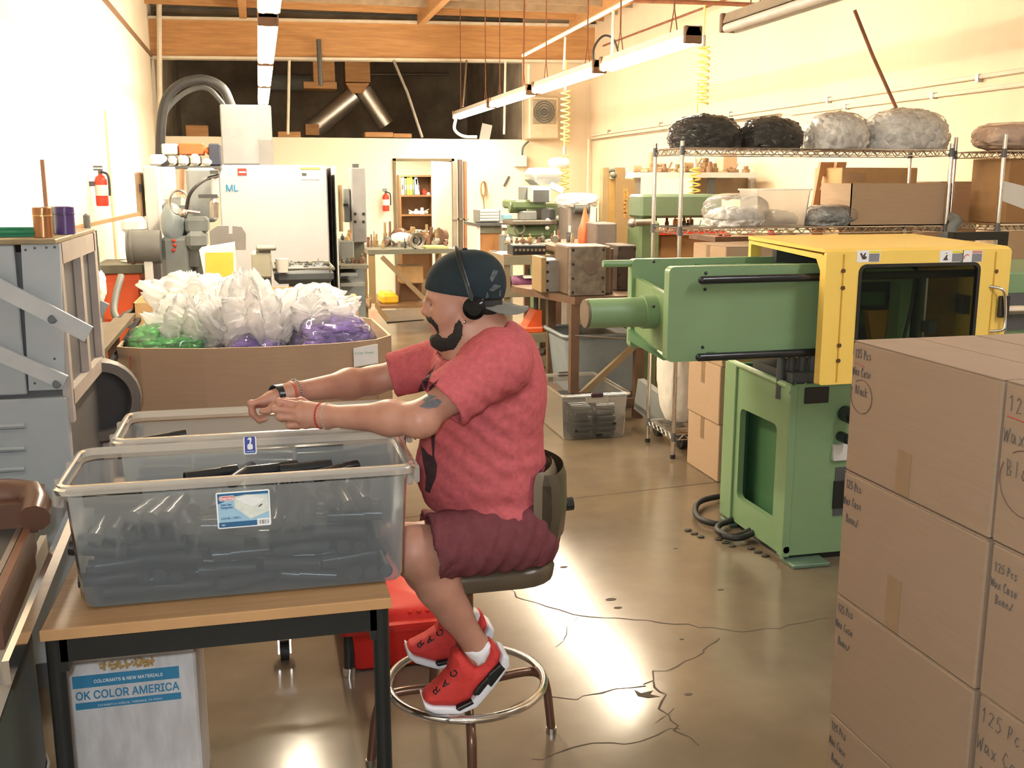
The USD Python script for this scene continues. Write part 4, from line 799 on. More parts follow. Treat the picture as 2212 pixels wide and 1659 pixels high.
# t-shirt
SHIRT = look('shirt_red', (.46, .10, .11), .85, var=.13, scale=60, bump=.15, bscale=420, spec=.2)
T = Soft((.22, 2.30, .62), (.88, 3.08, 1.32), .0045)
T.ell(J(1038, 1005, YM), (.180, .195, .19), .05); T.ell(J(1050, 870, YM), (.152, .195, .20), .06); T.ell(J(1095, 820, YM), (.095, .17, .16), .05); T.ell(J(1070, 1085, YM), (.168, .190, .10), .05)
T.cap(ns + [0, .02, 0], fs + [.03, -.02, 0], .078, .078, .06); T.cap(nb + [.02, -.04, -.03], nb + [.02, .04, -.03], .076, .076, .05)
T.cap(ns + [.005, 0, 0], ns + (ne - ns) * .72, .078, .074, .04); T.cap(fs, fs + (fe - fs) * .80, .074, .064, .04)
inner = T.f + .006
a_ = (ne - ns) / np.linalg.norm(ne - ns)
inner = T.f + .010
def clip(F, p, n):
    g = np.meshgrid(*[(np.arange(T.n[q]) * T.h + T.lo[q]).astype(np.float32) for q in range(3)], indexing='ij', sparse=True); n = np.asarray(n, float) / np.linalg.norm(n)
    return sum((g[q] - p[q]) * n[q] for q in range(3)), g
# sleeve hems, collar and bottom hem
c1, g = clip(T.f, J(985, 892, 2.40), a_ * np.array([1, 1, 1]) + np.array([-.25, 0, -.35])); dseg = lambda a, b: (lambda d, L_: np.sqrt(sum((g[q] - a[q] - np.clip(sum((g[k] - a[k]) * d[k] for k in range(3)) / L_, 0, 1) * d[q]) ** 2 for q in range(3))))(b - a, (b - a) @ (b - a))
near = (dseg(ns, ne + (ne - ns) * .2) < .098) & (g[1] < 2.56)
f = T.f; f = np.where(near, np.maximum(f, c1), f)
b_ = (fe - fs) / np.linalg.norm(fe - fs); c2, _ = clip(f, J(846, 812, 2.93), b_); far = (g[1] > 2.80) & (g[0] < .40) ; f = np.where(far & (g[2] > 1.0), np.maximum(f, c2), f)
c3, _ = clip(f, J(1030, 727, YM), np.array([-.50, 0, .86])); cyl = np.sqrt((g[0] - nb[0] + .01) ** 2 + (g[1] - YM) ** 2 + 0 * g[2]) - .125
f = np.where(cyl < .0, np.maximum(f, c3), f)
T.f = np.maximum(f, -np.maximum(inner, -.5)).astype(np.float32)
cz, _ = clip(T.f, J(1050, 1092, YM), np.array([-.10, 0, -1])); T.f = np.maximum(T.f, cz)
sm = relax(T.mesh(), 3); v = np.array(sm.vertices); nn = np.array(sm.vertex_normals)
wr = np.zeros(len(v))
for q, amp, fr in (((1, 2.0, 2.6), .0035, 9), ((2.4, 1, 1.2), .0014, 20)): wr += (meshkit.fbm(v * np.array(q) * fr + 9, 3, 5) - .5) * 2 * amp
low = np.clip((1.0 - v[:, 2]) / .25, 0, 1); wr += low * .005 * np.sin((v[:, 2] * 95 + 6 * meshkit.noise(v * 9, 3)) ) * np.clip((v[:, 0] - .40) * 5, .15, 1)
# folds under the arm, from the armpit to the waist
pt = np.array(J(1010, 935, 2.5)); dd = np.linalg.norm((v - pt) * [1, .5, 1], axis=1); wr += .004 * np.exp(-dd / .12) * np.sin((v[:, 0] * .8 + v[:, 2]) * 110)
sm.vertices = v + nn * wr[:, None]
shirt = obj('t_shirt', sm, SHIRT, man, smooth=True, label='red cotton t-shirt with dark print')
# dark print on the chest: patches pushed onto the cloth
PRINT = look('shirt_print', (.045, .018, .022), .85, var=.2, scale=80)
for poly in ([(902, 848), (912, 822), (942, 786), (926, 822), (920, 846), (912, 866), (903, 862)], [(928, 836), (948, 818), (940, 832), (926, 846)], [(930, 928), (940, 926), (938, 985), (944, 1005), (942, 1030), (934, 1050), (928, 1066), (918, 1060), (920, 1030), (914, 1000), (909, 965), (916, 968), (924, 980), (934, 985)], [(908, 955), (914, 975), (912, 985)]):
    m = decal(sm, poly, .0015)
    if m is not None: obj('print', m, PRINT, shirt)
# shorts
SHORTS = look('shorts_maroon', (.150, .042, .048), .85, var=.10, scale=40, bump=.12, bscale=380, spec=.2)
P = Soft((.18, 2.30, .50), (.86, 3.05, .95), .0045)
P.ell(J(1075, 1115, YM), (.165, .185, .125), .05); P.ell(J(1108, 1150, YM), (.125, .185, .105), .05)
P.cap(nh, nk + [.01, 0, .004], .098, .088, .05); P.cap(fh, fk + [.01, 0, .01], .096, .086, .05)
inn = P.f + .008
g = np.meshgrid(*[(np.arange(P.n[q]) * P.h + P.lo[q]).astype(np.float32) for q in range(3)], indexing='ij', sparse=True)
for p_, n_, cond in ((J(940, 1190, 2.47), np.array([-1, 0, -.12]), g[1] < 2.70), (J(905, 1170, 2.86), np.array([-1, 0, .15]), g[1] >= 2.70)):
    n_ = n_ / np.linalg.norm(n_); d = sum((g[q] - p_[q]) * n_[q] for q in range(3)); P.f = np.where(cond, np.maximum(P.f, d), P.f)
P.f = np.maximum(P.f, -np.maximum(inn, -.5)).astype(np.float32)
P.cut((0, 0, .632), (0, 0, -1)); P.cut((0, 0, .90), (0, 0, 1))
pm = relax(P.mesh(), 3); v = np.array(pm.vertices); nn = np.array(pm.vertex_normals); u_ = (v - nh) @ ((nk - nh) / np.linalg.norm(nk - nh))
pm.vertices = v + nn * ((meshkit.fbm(v * np.array([26, 14, 12]) + 3, 3, 8) - .5) * .016 + .0022 * np.sin(u_ * 120 + v[:, 2] * 60))[:, None]
obj('shorts', pm, SHORTS, man, smooth=True, label='maroon shorts')
# shoes
def plate(poly, y0, y1, r, h=.003):
    p = np.array([tuple(q) for q in poly]); a, b = p, np.roll(p, -1, 0); lo = np.array([p[:, 0].min() - .02, y0 - .02, p[:, 1].min() - .02]); hi = np.array([p[:, 0].max() + .02, y1 + .02, p[:, 1].max() + .02])
    S_ = Soft(lo, hi, h); X = (np.arange(S_.n[0]) * h + lo[0])[:, None]; Z = (np.arange(S_.n[2]) * h + lo[2])[None]
    best = np.full((S_.n[0], S_.n[2]), 9.); sg = np.ones_like(best)
    for (ax_, az_), (bx_, bz_) in zip(a, b):
        ex, ez = bx_ - ax_, bz_ - az_; wx, wz = X - ax_, Z - az_; t_ = np.clip((wx * ex + wz * ez) / (ex * ex + ez * ez), 0, 1); best = np.minimum(best, (wx - ex * t_) ** 2 + (wz - ez * t_) ** 2)
        c1_, c2_, c3_ = Z >= az_, Z < bz_, ex * wz > ez * wx; flip = (c1_ & c2_ & c3_) | (~c1_ & ~c2_ & ~c3_); sg = np.where(flip, -sg, sg)
    d2 = sg * np.sqrt(best); yy = np.abs(np.arange(S_.n[1]) * h + lo[1] - (y0 + y1) / 2) - (y1 - y0) / 2 + r
    q1 = (d2 + r)[:, None, :]; q2 = yy[None, :, None]; S_.f = (np.sqrt(np.maximum(q1, 0) ** 2 + np.maximum(q2, 0) ** 2) + np.minimum(np.maximum(q1, q2), 0) - r).astype(np.float32)
    return S_.mesh()
SHOER = look('shoe_knit_red', (.55, .035, .028), .75, var=.08, scale=60, bump=.2, bscale=500); SOLE = look('shoe_sole_white', (.72, .72, .76), .5, var=.02)
UPPER = [(912, 1506), (916, 1494), (928, 1484), (948, 1466), (966, 1446), (975, 1405), (990, 1400), (1008, 1416), (1026, 1432), (1042, 1424), (1052, 1400), (1056, 1378), (1068, 1388), (1078, 1404), (1076, 1424), (1046, 1462), (1012, 1503), (980, 1517), (930, 1517)]
SOLEP = [(910, 1503), (928, 1510), (980, 1512), (1014, 1497), (1045, 1459), (1073, 1422), (1079, 1398), (1092, 1404), (1094, 1424), (1060, 1470), (1024, 1512), (988, 1527), (935, 1526), (914, 1517)]
HEELB = [(1047, 1440), (1073, 1418), (1084, 1428), (1053, 1468), (1043, 1458)]; TOEB = [(977, 1513), (1012, 1496), (1018, 1502), (985, 1519)]; MIDB = [(1016, 1486), (1016, 1478), (1032, 1458), (1047, 1444), (1047, 1460), (1028, 1484)]
SOCK = [(1000, 1404), (1010, 1416), (1028, 1434), (1046, 1425), (1058, 1402), (1059, 1384), (1048, 1380), (1010, 1390)]
last_shoe = [None]
def shoe(Y, tr, label):
    q = lambda pl: [at(*tr(*p), Y)[[0, 2]] for p in pl]
    last_shoe[0] = relax(plate(q(UPPER), Y - .043, Y + .043, .032), 3); s = obj('shoe', last_shoe[0], SHOER, man, smooth=True, label=label)
    obj('sole', relax(plate(q(SOLEP), Y - .048, Y + .048, .008), 2), SOLE, s, smooth=True)
    for nm, pl in (('sole_plug', HEELB), ('sole_plug', TOEB), ('side_band', MIDB)): obj(nm, plate(q(pl), Y - .0495, Y + .0495, .003, .0025), BLACKP, s, smooth=40)
    obj('sock', relax(plate(q(SOCK), Y - .039, Y + .039, .03), 2), look('sock_white', (.78, .76, .78), .8), man, smooth=True, label='white ankle sock')
    for ch, (x, y), an in (('R', (942, 1492), 140), ('A', (962, 1478), 140), ('C', (980, 1455), 120)):
        x, y = tr(x, y); m = meshkit.text_mesh(ch, 15, 1, True); fz = np.array(m.faces)[np.array(m.face_normals)[:, 2] > .5]; v = np.array(m.vertices)[:, :2]; v = v - (v.max(0) + v.min(0)) / 2; a = math.radians(an)
        m = decal(last_shoe[0], (np.c_[x + v[:, 0] * math.cos(a) - v[:, 1] * math.sin(a), y - v[:, 0] * math.sin(a) - v[:, 1] * math.cos(a)], fz), .0012)
        if m is not None: obj('lettering', m, BLACKP, s)
shoe(2.545, lambda x, y: (x, y), 'red knit shoe with white sole, the near foot on the ring')
ca, sa = .92 * math.cos(math.radians(14.5)), .92 * math.sin(math.radians(14.5))
shoe(2.83, lambda x, y: (876 + (x - 911) * ca - (y - 1510) * sa, 1400 + (x - 911) * sa + (y - 1510) * ca), 'red knit shoe with white sole, the far foot behind the stool column')
# wrist things
def band(c, d, r, w, mat, nm, par, fl=1.15, label=None):
    u, v, ww = frame(np.zeros(3), d); tt = np.arange(28) * 2 * np.pi / 28
    rr_ = [np.array([c + ww * o + (u * math.cos(a) * fl + v * math.sin(a)) * (r + e) for a in tt]) for o, e in ((-w / 2, -.004), (-w / 2, .001), (w / 2, .001), (w / 2, -.004))]
    return obj(nm, loft(rr_, False), mat, par, smooth=40, label=label)
fd, nd = (fw - fe) / np.linalg.norm(fw - fe), (nw - ne) / np.linalg.norm(nw - ne)
wt = band(J(607, 853, 2.80), fd, .0285, .040, look('watch_band', (.018, .022, .024), .25), 'wristwatch', man, label='wide black wristwatch')
band(J(627, 848, 2.80), fd, .030, .007, look('bracelet_coral', (.48, .10, .06), .5), 'bracelet', man, label='coral bracelet')
def beads(c, d, r, rb, mat, lab_):
    u, v, ww = frame(np.zeros(3), d); n_ = int(2 * math.pi * r / (rb * 2.1)); obj('bracelet', cat([ell(c + (u * math.cos(a) + v * math.sin(a)) * r, rb, 1) for a in np.arange(n_) * 2 * np.pi / n_]), mat, man, label=lab_)
beads(J(638, 845, 2.80), fd, .032, .0032, STEEL, 'silver bead bracelet on the far wrist'); beads(J(694, 898, 2.558), nd, .0315, .0028, look('bead_red', (.42, .012, .015), .3), 'red bead bracelet'); beads(J(708, 899, 2.555), nd, .0325, .0025, STEEL, 'thin silver chain bracelet')

# ---------------------------------------------------------------- green injection moulding machine
t = thing('moulding_machine', 'green injection moulding machine with yellow guard behind the cartons at right', 'machine', (2.5, 4.2, 0))
bx0, by0 = 2.177, 3.89
# pedestal: left wall with a recess, front wall, back
wl = prism(Polygon([(3.89, .03), (4.50, .03), (4.50, .79), (3.89, .775)]).difference(rrect(4.00, 4.36, .16, .60, .03)), 'x', bx0, bx0 + .03)
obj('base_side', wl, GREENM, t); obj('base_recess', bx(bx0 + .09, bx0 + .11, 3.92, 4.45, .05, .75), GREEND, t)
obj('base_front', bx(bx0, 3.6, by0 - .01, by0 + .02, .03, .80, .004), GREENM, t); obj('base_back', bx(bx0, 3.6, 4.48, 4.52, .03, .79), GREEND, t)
obj('base_edge', bx(bx0 - .012, bx0 + .03, 4.40, 4.52, .03, .80, .003), GREENM, t); obj('base_edge', bx(bx0 - .016, bx0 + .02, by0 - .02, by0 + .03, .03, .80, .003), GREENM, t); obj('base_rim', tb([(bx0, 3.90, .79), (bx0, 4.49, .805)], .014, 8), look('green_pale', (.24, .37, .18), .4), t)
obj('plinth', bx(bx0 + .02, 3.6, 3.90, 4.50, 0, .032), BLACKP, t)
[obj('floor_pad', m_, look('pad_green', (.11, .18, .12), .5), t) for m_ in (bx(2.18, 2.36, 3.80, 3.93, 0, .018, .004), bx(2.16, 2.30, 4.38, 4.5, 0, .018, .004))]
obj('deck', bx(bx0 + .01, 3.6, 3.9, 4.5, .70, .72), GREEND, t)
a = at(1713, 848, by0 - .012); obj('plug_disc', cy(a, a - [0, .006, 0], .018, 18), OLIVE, t)
s = span(1740, 838, 1790, 870, by0 - .016, .01); obj('plate_black', bx(*s, b=.002), BLACKP, t)
a = at(1697, 1187, by0 - .012); obj('bolt', cy(a, a - [0, .008, 0], .016, 14), GREYD, t)
for (x, y, r) in ((1825, 893, .035), (1815, 942, .022)):
    a = at(x, y, by0 - .02); obj('hydraulic_port', cat(cy(a, a - [0, .06, 0], r, 16), cy(a - [0, .06, 0], a - [0, .075, 0], r * .7, 16)), BLACKP, t, smooth=40)
s = span(1803, 962, 1835, 995, by0 - .03, .03); obj('gauge_box', bx(*s, b=.004), OFFW, t); s = span(1806, 1010, 1850, 1110, by0 - .014, .012); obj('access_plate', bx(*s), GREYD, t); s = span(1803, 1040, 1850, 1095, by0 - .018, .01); obj('access_window', bx(*s), BLACKP, t)
obj('mount', cat(*[cy((2.13 + .05 * i, 4.0, .72), (2.13 + .05 * i, 4.0, .95), .017, 12) for i in range(1, 5)], bx(2.2, 2.6, 3.93, 4.3, .80, .84)), GREYD, t, smooth=40)
# clamp body: front and back side panels, end plate, cylinder
Yb, Ye = 3.85, 4.32
fp = rrect(1.585, 2.28, .930, 1.318, .025); obj('side_panel', prism(fp, 'y', Yb, Yb + .05), GREENM, t)
obj('side_panel', prism(rrect(1.60, 2.9, .915, 1.315, .02), 'y', Ye, Ye + .05), GREENM, t)
obj('top_cover', bx(1.9, 2.5, Yb + .05, Ye, 1.27, 1.29), GREEND, t)
obj('end_plate', prism([(Yb + .05, .95), (Ye, .96), (Ye, 1.235), (Yb + .05, 1.19)], 'x', 1.615, 1.64), look('green_plate', (.17, .27, .12), .5), t)
obj('lower_bracket', prism([(Yb + .05, .93), (Ye, .95), (Ye, 1.0)], 'x', 1.59, 1.61), GREEND, t)
yc = 4.08; zc = at(1345, 675, yc)[2]; obj('cylinder', cat(cy((at(1268, 675, yc)[0], yc, zc), (1.63, yc, zc), .063, 28), cy((1.56, yc, zc), (1.64, yc, zc), .072, 28)), GREENM, t, smooth=40)
obj('cylinder_cap', cy((at(1268, 675, yc)[0] - .012, yc, zc), (at(1268, 675, yc)[0] + .004, yc, zc), .060, 28), look('brown_cap', (.16, .12, .08), .5), t)
obj('piston_bar', cat(cy((1.47, Ye + .02, 1.296), (1.62, Ye + .02, 1.296), .016, 12)), GREENM, t)
for py0, py1, z in ((603, 598, 1.267), (768, 758, .954)):
    obj('tie_rod', cat(cy((1.706, 3.80, z), (2.96, 3.80, z + .004), .0165, 18), ell((1.706, 3.80, z), .0165, 2)), look('rod_black', (.03, .032, .035), .22, .4), t, smooth=40)
    for X in (1.76,): obj('rod_bracket', bx(X, X + .03, 3.80, Yb, z - .012, z + .012), GREEND, t)
for x, y in ((1525, 590), (1523, 625), (1518, 750), (1412, 565), (1437, 637), (1435, 655), (1437, 725), (1412, 662)):
    a = at(x, y, Yb - .001 if x > 1445 else 4.0); obj('screw', ell(a, .007, 1), BLACKP, t)
# yellow guard: front panel with a rounded window, folded edges, hood
gx0, gx1, gz0, gz1, gy = 2.193, 3.055, .835, 1.378, 3.70
win = rrect(2.345, 2.905, .93, 1.322, .03)
obj('guard_front', prism(rrect(gx0, gx1, gz0, gz1, .012).difference(win), 'y', gy, gy + .02), YELLOWM, t)
[obj('guard_rib', bx(x_, x_ + .005, gy - .004, gy + .001, gz0 + .01, gz1 - .01), look('guard_yellow_fold', (.62, .37, .05), .4), t) for x_ in (2.268, 2.975)]
obj('guard_left', prism([(gy + .021, gz0 + .002), (gy + .045, gz0 + .002), (gy + .045, 1.30), (gy + .08, 1.345), (4.36, 1.372), (4.36, 1.20), (4.385, 1.20), (4.385, 1.388), (gy + .04, 1.366), (gy + .021, 1.36)], 'x', gx0 + .001, gx0 + .05), YELLOWM, t)
obj('guard_top', hull([(gx0, gy + .004, 1.376), (gx1, gy + .004, 1.376), (gx0, gy + .03, 1.388), (gx1, gy + .03, 1.388), (gx0, 4.39, 1.408), (gx1, 4.39, 1.408), (gx0, 4.39, 1.391), (gx1, 4.39, 1.391), (gx0, gy + .03, 1.374), (gx1, gy + .03, 1.374)]), YELLOWM, t)
obj('guard_right', bx(gx1 - .02, gx1 - .001, gy + .021, 4.385, gz0 + .002, 1.365), YELLOWM, t)
obj('inner_panel', bx(gx0 + .10, gx1 - .02, 4.30, 4.34, .85, 1.375), GREYD, t)
gasket = win.buffer(.004).difference(win.buffer(-.010)); obj('window_gasket', prism(gasket, 'y', gy - .004, gy + .016), BLACKP, t)
obj('window', prism(win.buffer(-.006), 'y', gy + .006, gy + .011), film('smoked_window', (.10, .11, .09), .93, .05, .06, .3, (.74, .76, .70)), t)
for x, y in ((1821, 585), (1820, 622), (1812, 746), (1810, 779), (2151, 586)): a = at(x, y, gy); obj('guard_screw', cy(a, a - [0, .006, 0], .009, 10), look('screw_brown', (.10, .05, .02), .5), t)
hd = [at(x, y, gy - .035) for x, y in ((2150, 620), (2166, 626), (2171, 650), (2171, 690), (2166, 712), (2150, 718))]; hd[0][1] = hd[-1][1] = gy
obj('guard_handle', tb(bend(hd), .007, 8), CHROME, t, smooth=60); s = span(2163, 640, 2180, 686, gy - .03, .02); obj('handle_grip', bx(*s, b=.004), BLACKP, t)
# warning stickers: white field with black hand or hook sign, grey field and yellow head
for x0, x1, kind in ((1852, 1900, 0), (2031, 2080, 1), (2076, 2121, 2)):
    a, b = at(x0, 541, gy - .0006), at(x1, 566, gy - .0006); w, h = b[0] - a[0], a[2] - b[2]; U = lambda u, v: (a[0] + u * w, b[2] + v * h)
    P_ = lambda pts: Polygon([U(u, v) for u, v in pts])
    sk = obj('warning_sticker', prism(rrect(a[0], b[0], b[2], a[2], .003), 'y', gy - .0012, gy + .001), PAPER, t)
    obj('sticker_field', prism(P_([(.52, .04), (.97, .04), (.97, .72), (.52, .72)]), 'y', gy - .0018, gy), look('sticker_grey', (.22, .22, .24), .6), sk)
    obj('sticker_field', prism(P_([(.52, .76), (.97, .76), (.97, .95), (.52, .95)]), 'y', gy - .0018, gy), look('sticker_yellow', (.80, .68, .04), .6) if kind < 2 else look('sticker_red', (.6, .22, .2), .6), sk)
    sign = [[(.12, .75), (.2, .80), (.25, .55), (.33, .80), (.38, .78), (.34, .52), (.44, .45), (.38, .25), (.24, .25)]] if kind == 0 else [[(.20, .75), (.30, .80), (.30, .72)], [(.14, .20), (.28, .62), (.34, .60), (.30, .42), (.36, .20), (.26, .16)]] if kind == 1 else [[(.14, .25), (.10, .45), (.28, .72), (.40, .62), (.36, .54), (.28, .58), (.18, .42), (.2, .3)]]
    for g_ in sign: obj('sticker_sign', prism(P_(g_), 'y', gy - .0018, gy), INK if kind < 2 else look('sticker_red', (.6, .22, .2)), sk)
# what shows through the window: platen frame, orange chute, steel mould, hose
obj('platen', prism(rrect(2.45, 2.82, .86, 1.28, .02).difference(rrect(2.50, 2.76, .95, 1.22, .03)), 'y', 4.02, 4.10), GREENM, t)
obj('platen_ribs', cat(bx(2.50, 2.76, 4.14, 4.20, 1.10, 1.16), bx(2.53, 2.60, 4.16, 4.22, .98, 1.10), bx(2.64, 2.70, 4.16, 4.22, 1.0, 1.08)), GREEND, t)
obj('chute', prism([(2.66, 1.08), (2.80, 1.08), (2.80, .93), (2.70, .90)], 'y', 4.11, 4.15), look('chute_orange', (.45, .22, .03), .5), t)
obj('mould_block', bx(2.84, 3.0, 3.95, 4.25, .88, 1.25, .006), STEEL, t); obj('hose', tb(bend([(2.80, 3.98, 1.25), (2.79, 3.98, 1.10), (2.76, 3.97, .98), (2.75, 3.97, .88)]), .007, 6), RUBBER, t); obj('mould_clamp', cat(bx(3.0, 3.03, 3.9, 4.0, 1.08, 1.16), bx(2.83, 2.87, 3.9, 3.96, 1.0, 1.05)), GREYD, t)
# the injection half to the right of the guard
obj('injection_body', bx(3.07, 3.9, 3.80, 4.45, .80, 1.27, .01), GREENM, t); a = at(2200, 640, 3.79)
obj('injection_window', prism(rrect(3.10, 3.5, 1.02, 1.18, .02), 'y', 3.785, 3.80), GREYD, t); obj('barrel', cy((3.09, 3.77, 1.11), (3.6, 3.77, 1.11), .022, 14), CHROME, t, smooth=40)
obj('hose', tb(bend([(3.08, 3.74, 1.18), (3.07, 3.72, 1.05), (3.12, 3.74, .95), (3.2, 3.78, .90)]), .006, 6), GREYP, t)
for k, pts in enumerate(([(1700, 1045), (1640, 1080), (1570, 1128), (1520, 1125), (1502, 1105), (1515, 1082), (1575, 1068)], [(1690, 1100), (1640, 1135), (1590, 1158), (1555, 1150), (1550, 1138), (1570, 1125)], [(1690, 1105), (1645, 1140), (1600, 1162), (1560, 1158)])):
    q = []
    for i, (x, y) in enumerate(pts):
        z = .03 if i > 1 else (.15, .07)[i] if k == 0 else (.09, .05)[i]; p = atz(x, y, z); q.append(p)
    th = thing('hydraulic_hose', ['black hose looping out onto the floor from the green machine', 'black hose lying close to the foot of the green machine', 'inner black hose at the foot of the green machine'][k], 'hose', q[-1]); obj('hose', tb(bend(q, 6), .015, 8), RUBBER, th, smooth=60)
single('oil_dirt', cat(*[rough_up(ell((2.14 - .03 * i + .02 * (i % 3), 3.98 + .05 * i, .004), (.02, .016, .006), 1), .004, 60, i) for i in range(9)]), look('dirt', (.05, .04, .03), .7), 'dirt and shavings along the foot of the green machine', 'dirt', kind='stuff')

# ---------------------------------------------------------------- wire shelves
def wire_shelf(name, label, x0, x1, y0, y1, levels, top, nw=26):
    t = thing(name, label, 'shelf', ((x0 + x1) / 2, (y0 + y1) / 2, 0), 'chrome wire shelving units')
    for x in (x0, x1):
        for y in (y0, y1):
            p = obj('post', cat(cy((x, y, .02), (x, y, top), .0125, 14), *[lathe([(.0125, z), (.0145, z), (.0145, z + .004), (.0125, z + .004)], (x, y, 0), 12) for z in np.arange(.1, top, .1)]), CHROME, t, smooth=40); obj('foot', cy((x, y, 0), (x, y, .025), .016, 10), RUBBER, p)
    for z in levels:
        sh = obj('shelf_deck', cat(*[cy((x0, y, z), (x1, y, z), .0036, 5) for y in np.linspace(y0 + .02, y1 - .02, 12)], *[cy((x, y0, z - .004), (x, y1, z - .004), .003, 5) for x in np.linspace(x0, x1, 5)[1:-1]]), CHROME, t)
        for ya in (y0, y1):
            zig = [(x0 + (x1 - x0) * i / (2 * nw), ya, z - .002 - (.032 if i % 2 else 0)) for i in range(2 * nw + 1)]
            obj('truss', cat(cy((x0, ya, z), (x1, ya, z), .0042, 6), cy((x0, ya, z - .034), (x1, ya, z - .034), .0036, 6), *[cy(a, b, .0036, 4) for a, b in zip(zig[:-1], zig[1:])]), CHROME, sh)
        for xa in (x0, x1):
            zig = [(xa, y0 + (y1 - y0) * i / 12, z - .002 - (.032 if i % 2 else 0)) for i in range(13)]
            obj('truss', cat(cy((xa, y0, z), (xa, y1, z), .0042, 6), cy((xa, y0, z - .034), (xa, y1, z - .034), .0036, 6), *[cy(a, b, .0036, 4) for a, b in zip(zig[:-1], zig[1:])]), CHROME, sh)
        for x in (x0, x1):
            for y in (y0, y1): obj('collar', cy((x, y, z - .04), (x, y, z + .012), .018, 10, .014), look('collar_dark', (.10, .10, .11), .4), sh)
    return t
SX0, SX1, SY0, SY1 = 2.375, 4.15, 5.63, 6.05; ZT, ZM = 1.845, 1.385
wire_shelf('wire_shelf', 'long chrome wire shelf behind the green machine with bags and boxes', SX0, SX1, SY0, SY1, (.15, ZM, ZT), 1.885)
wire_shelf('wire_shelf', 'chrome wire shelf at the right edge of the photo', 4.30, 4.98 - .05, 5.35, 5.80, (.15, 1.40, 1.835), 1.93, 12)
CLEARF = film('bag_film', (.9, .9, .9), .86, .1, .22, .5); WHITEF = film('bag_film_white', (.92, .91, .89), .30, .2, .3, .55)
DOMES = []
def blob(x0, x1, y0, y1, z0, z1, amp, fr, seed, mat, par, nm, flat=.30, n=4):
    m = trimesh.creation.icosphere(n); v = np.array(m.vertices); dome = mat in DOMES; v = np.sign(v) * np.abs(v) ** (.85 if dome else .72)
    c = np.array([(x0 + x1) / 2, (y0 + y1) / 2, (z0 + z1) / 2]); h = np.array([x1 - x0, y1 - y0, z1 - z0]) / 2
    d = (meshkit.fbm(v * fr + seed * 7, 3, seed) - .5) * 2; r_ = 1 - np.abs((meshkit.noise(v * fr * 2.2 + seed, seed + 3) - .5) * 2)
    v = v * (1 + amp * d + amp * .5 * r_)[:, None]
    if dome: v *= (1 + .07 * (meshkit.noise(v * 6 + seed, 2) - .5) + .10 * (meshkit.noise(v * 10 + seed, 5) - .5))[:, None]; v[:, 2] = (np.maximum(v[:, 2], -.45) + .45) / 1.45 * 1.95 - 1
    v[:, 2] = np.maximum(v[:, 2], -.98); m.vertices = c + v * h
    b = m.bounds; m.vertices = np.array(m.vertices) + [0, 0, z0 - b[0, 2] + .002]; return obj(nm, m, mat, par, smooth=50)
def bag(label, px0, px1, py0, y0, y1, z0, fill, seed, fillh=.75, amp=.10, plume=False, grp=None, film_=None, fr=2.2):
    ym = (y0 + y1) / 2; X0, X1 = at(px0, 300, ym)[0], at(px1, 300, ym)[0]; Z1 = at((px0 + px1) / 2, py0, ym)[2]
    t = thing('plastic_bag', label, 'bag', ((X0 + X1) / 2, ym, z0), grp)
    blob(X0 + .01, X1 - .01, y0 + .012, y1 - .012, z0, z0 + (Z1 - z0) * fillh, amp, fr, seed, fill, t, 'contents')
    blob(X0, X1, y0, y1, z0, Z1, amp * .9, fr * 1.3, seed + 1, film_ or CLEARF, t, 'film')
    if plume: blob((X0 + X1) / 2 - .12, (X0 + X1) / 2 + .15, ym - .08, ym + .08, Z1 - .03, Z1 + .07, .3, 4, seed + 5, WHITEF, t, 'tied_top')
    return t
PARTSB = pebbles('black_parts', (.014, .014, .014), 14, .09, .045, (1, 1, 1.6)); PARTSW = pebbles('white_parts', (.93, .92, .89), 22, .3, .03); PARTSG = pebbles('grey_parts', (.40, .41, .41), 34, .3, .02)
DOMES += [PARTSB, PARTSW, PARTSG, LOOKS.get('bag_film_thin') or film('bag_film_thin', (.95, .95, .95), .93, .1, .12, .5)]
bag('bag of glossy black parts at the left end of the top wire shelf', 1450, 1593, 246, 5.66, 6.0, ZT + .004, PARTSB, 3, .97, .06, False, 'bags on the top shelf', film('bag_film_thin', (.95, .95, .95), .93, .1, .12, .5), 3)
bag('smaller bag of black parts second on the top wire shelf', 1598, 1724, 252, 5.66, 6.0, ZT + .004, PARTSB, 9, .97, .07, False, 'bags on the top shelf', LOOKS['bag_film_thin'], 3)
bag('bag of white parts third on the top wire shelf', 1742, 1868, 240, 5.66, 6.0, ZT + .004, PARTSW, 14, .96, .05, False, 'bags on the top shelf', LOOKS['bag_film_thin'], 2.6)
bag('largest bag of white parts at the right end of the top wire shelf', 1868, 2038, 232, 5.66, 6.0, ZT + .004, PARTSW, 22, .96, .05, False, 'bags on the top shelf', LOOKS['bag_film_thin'], 2.6)
bag('crumpled clear bag on top of the shelf at the right edge', 2120, 2260, 265, 5.4, 5.75, 1.839, look('pink_film', (.62, .46, .36), .5, var=.2, scale=20), 31, .9, .12)
bag('clear bag of white parts on the middle wire shelf', 1532, 1655, 418, 5.66, 5.98, ZM + .004, PARTSW, 41, .6, .06)
bag('small bag of grey parts in front of the large open carton', 1750, 1858, 442, 5.64, 5.88, ZM + .004, PARTSG, 52, .9, .09, False); 
s = span(1640, 408, 1752, 487, 5.70, .28); t = thing('plastic_tote', 'clear plastic tote of grey parts on the middle wire shelf', 'tote', ((s[0] + s[1]) / 2, 5.85, ZM))
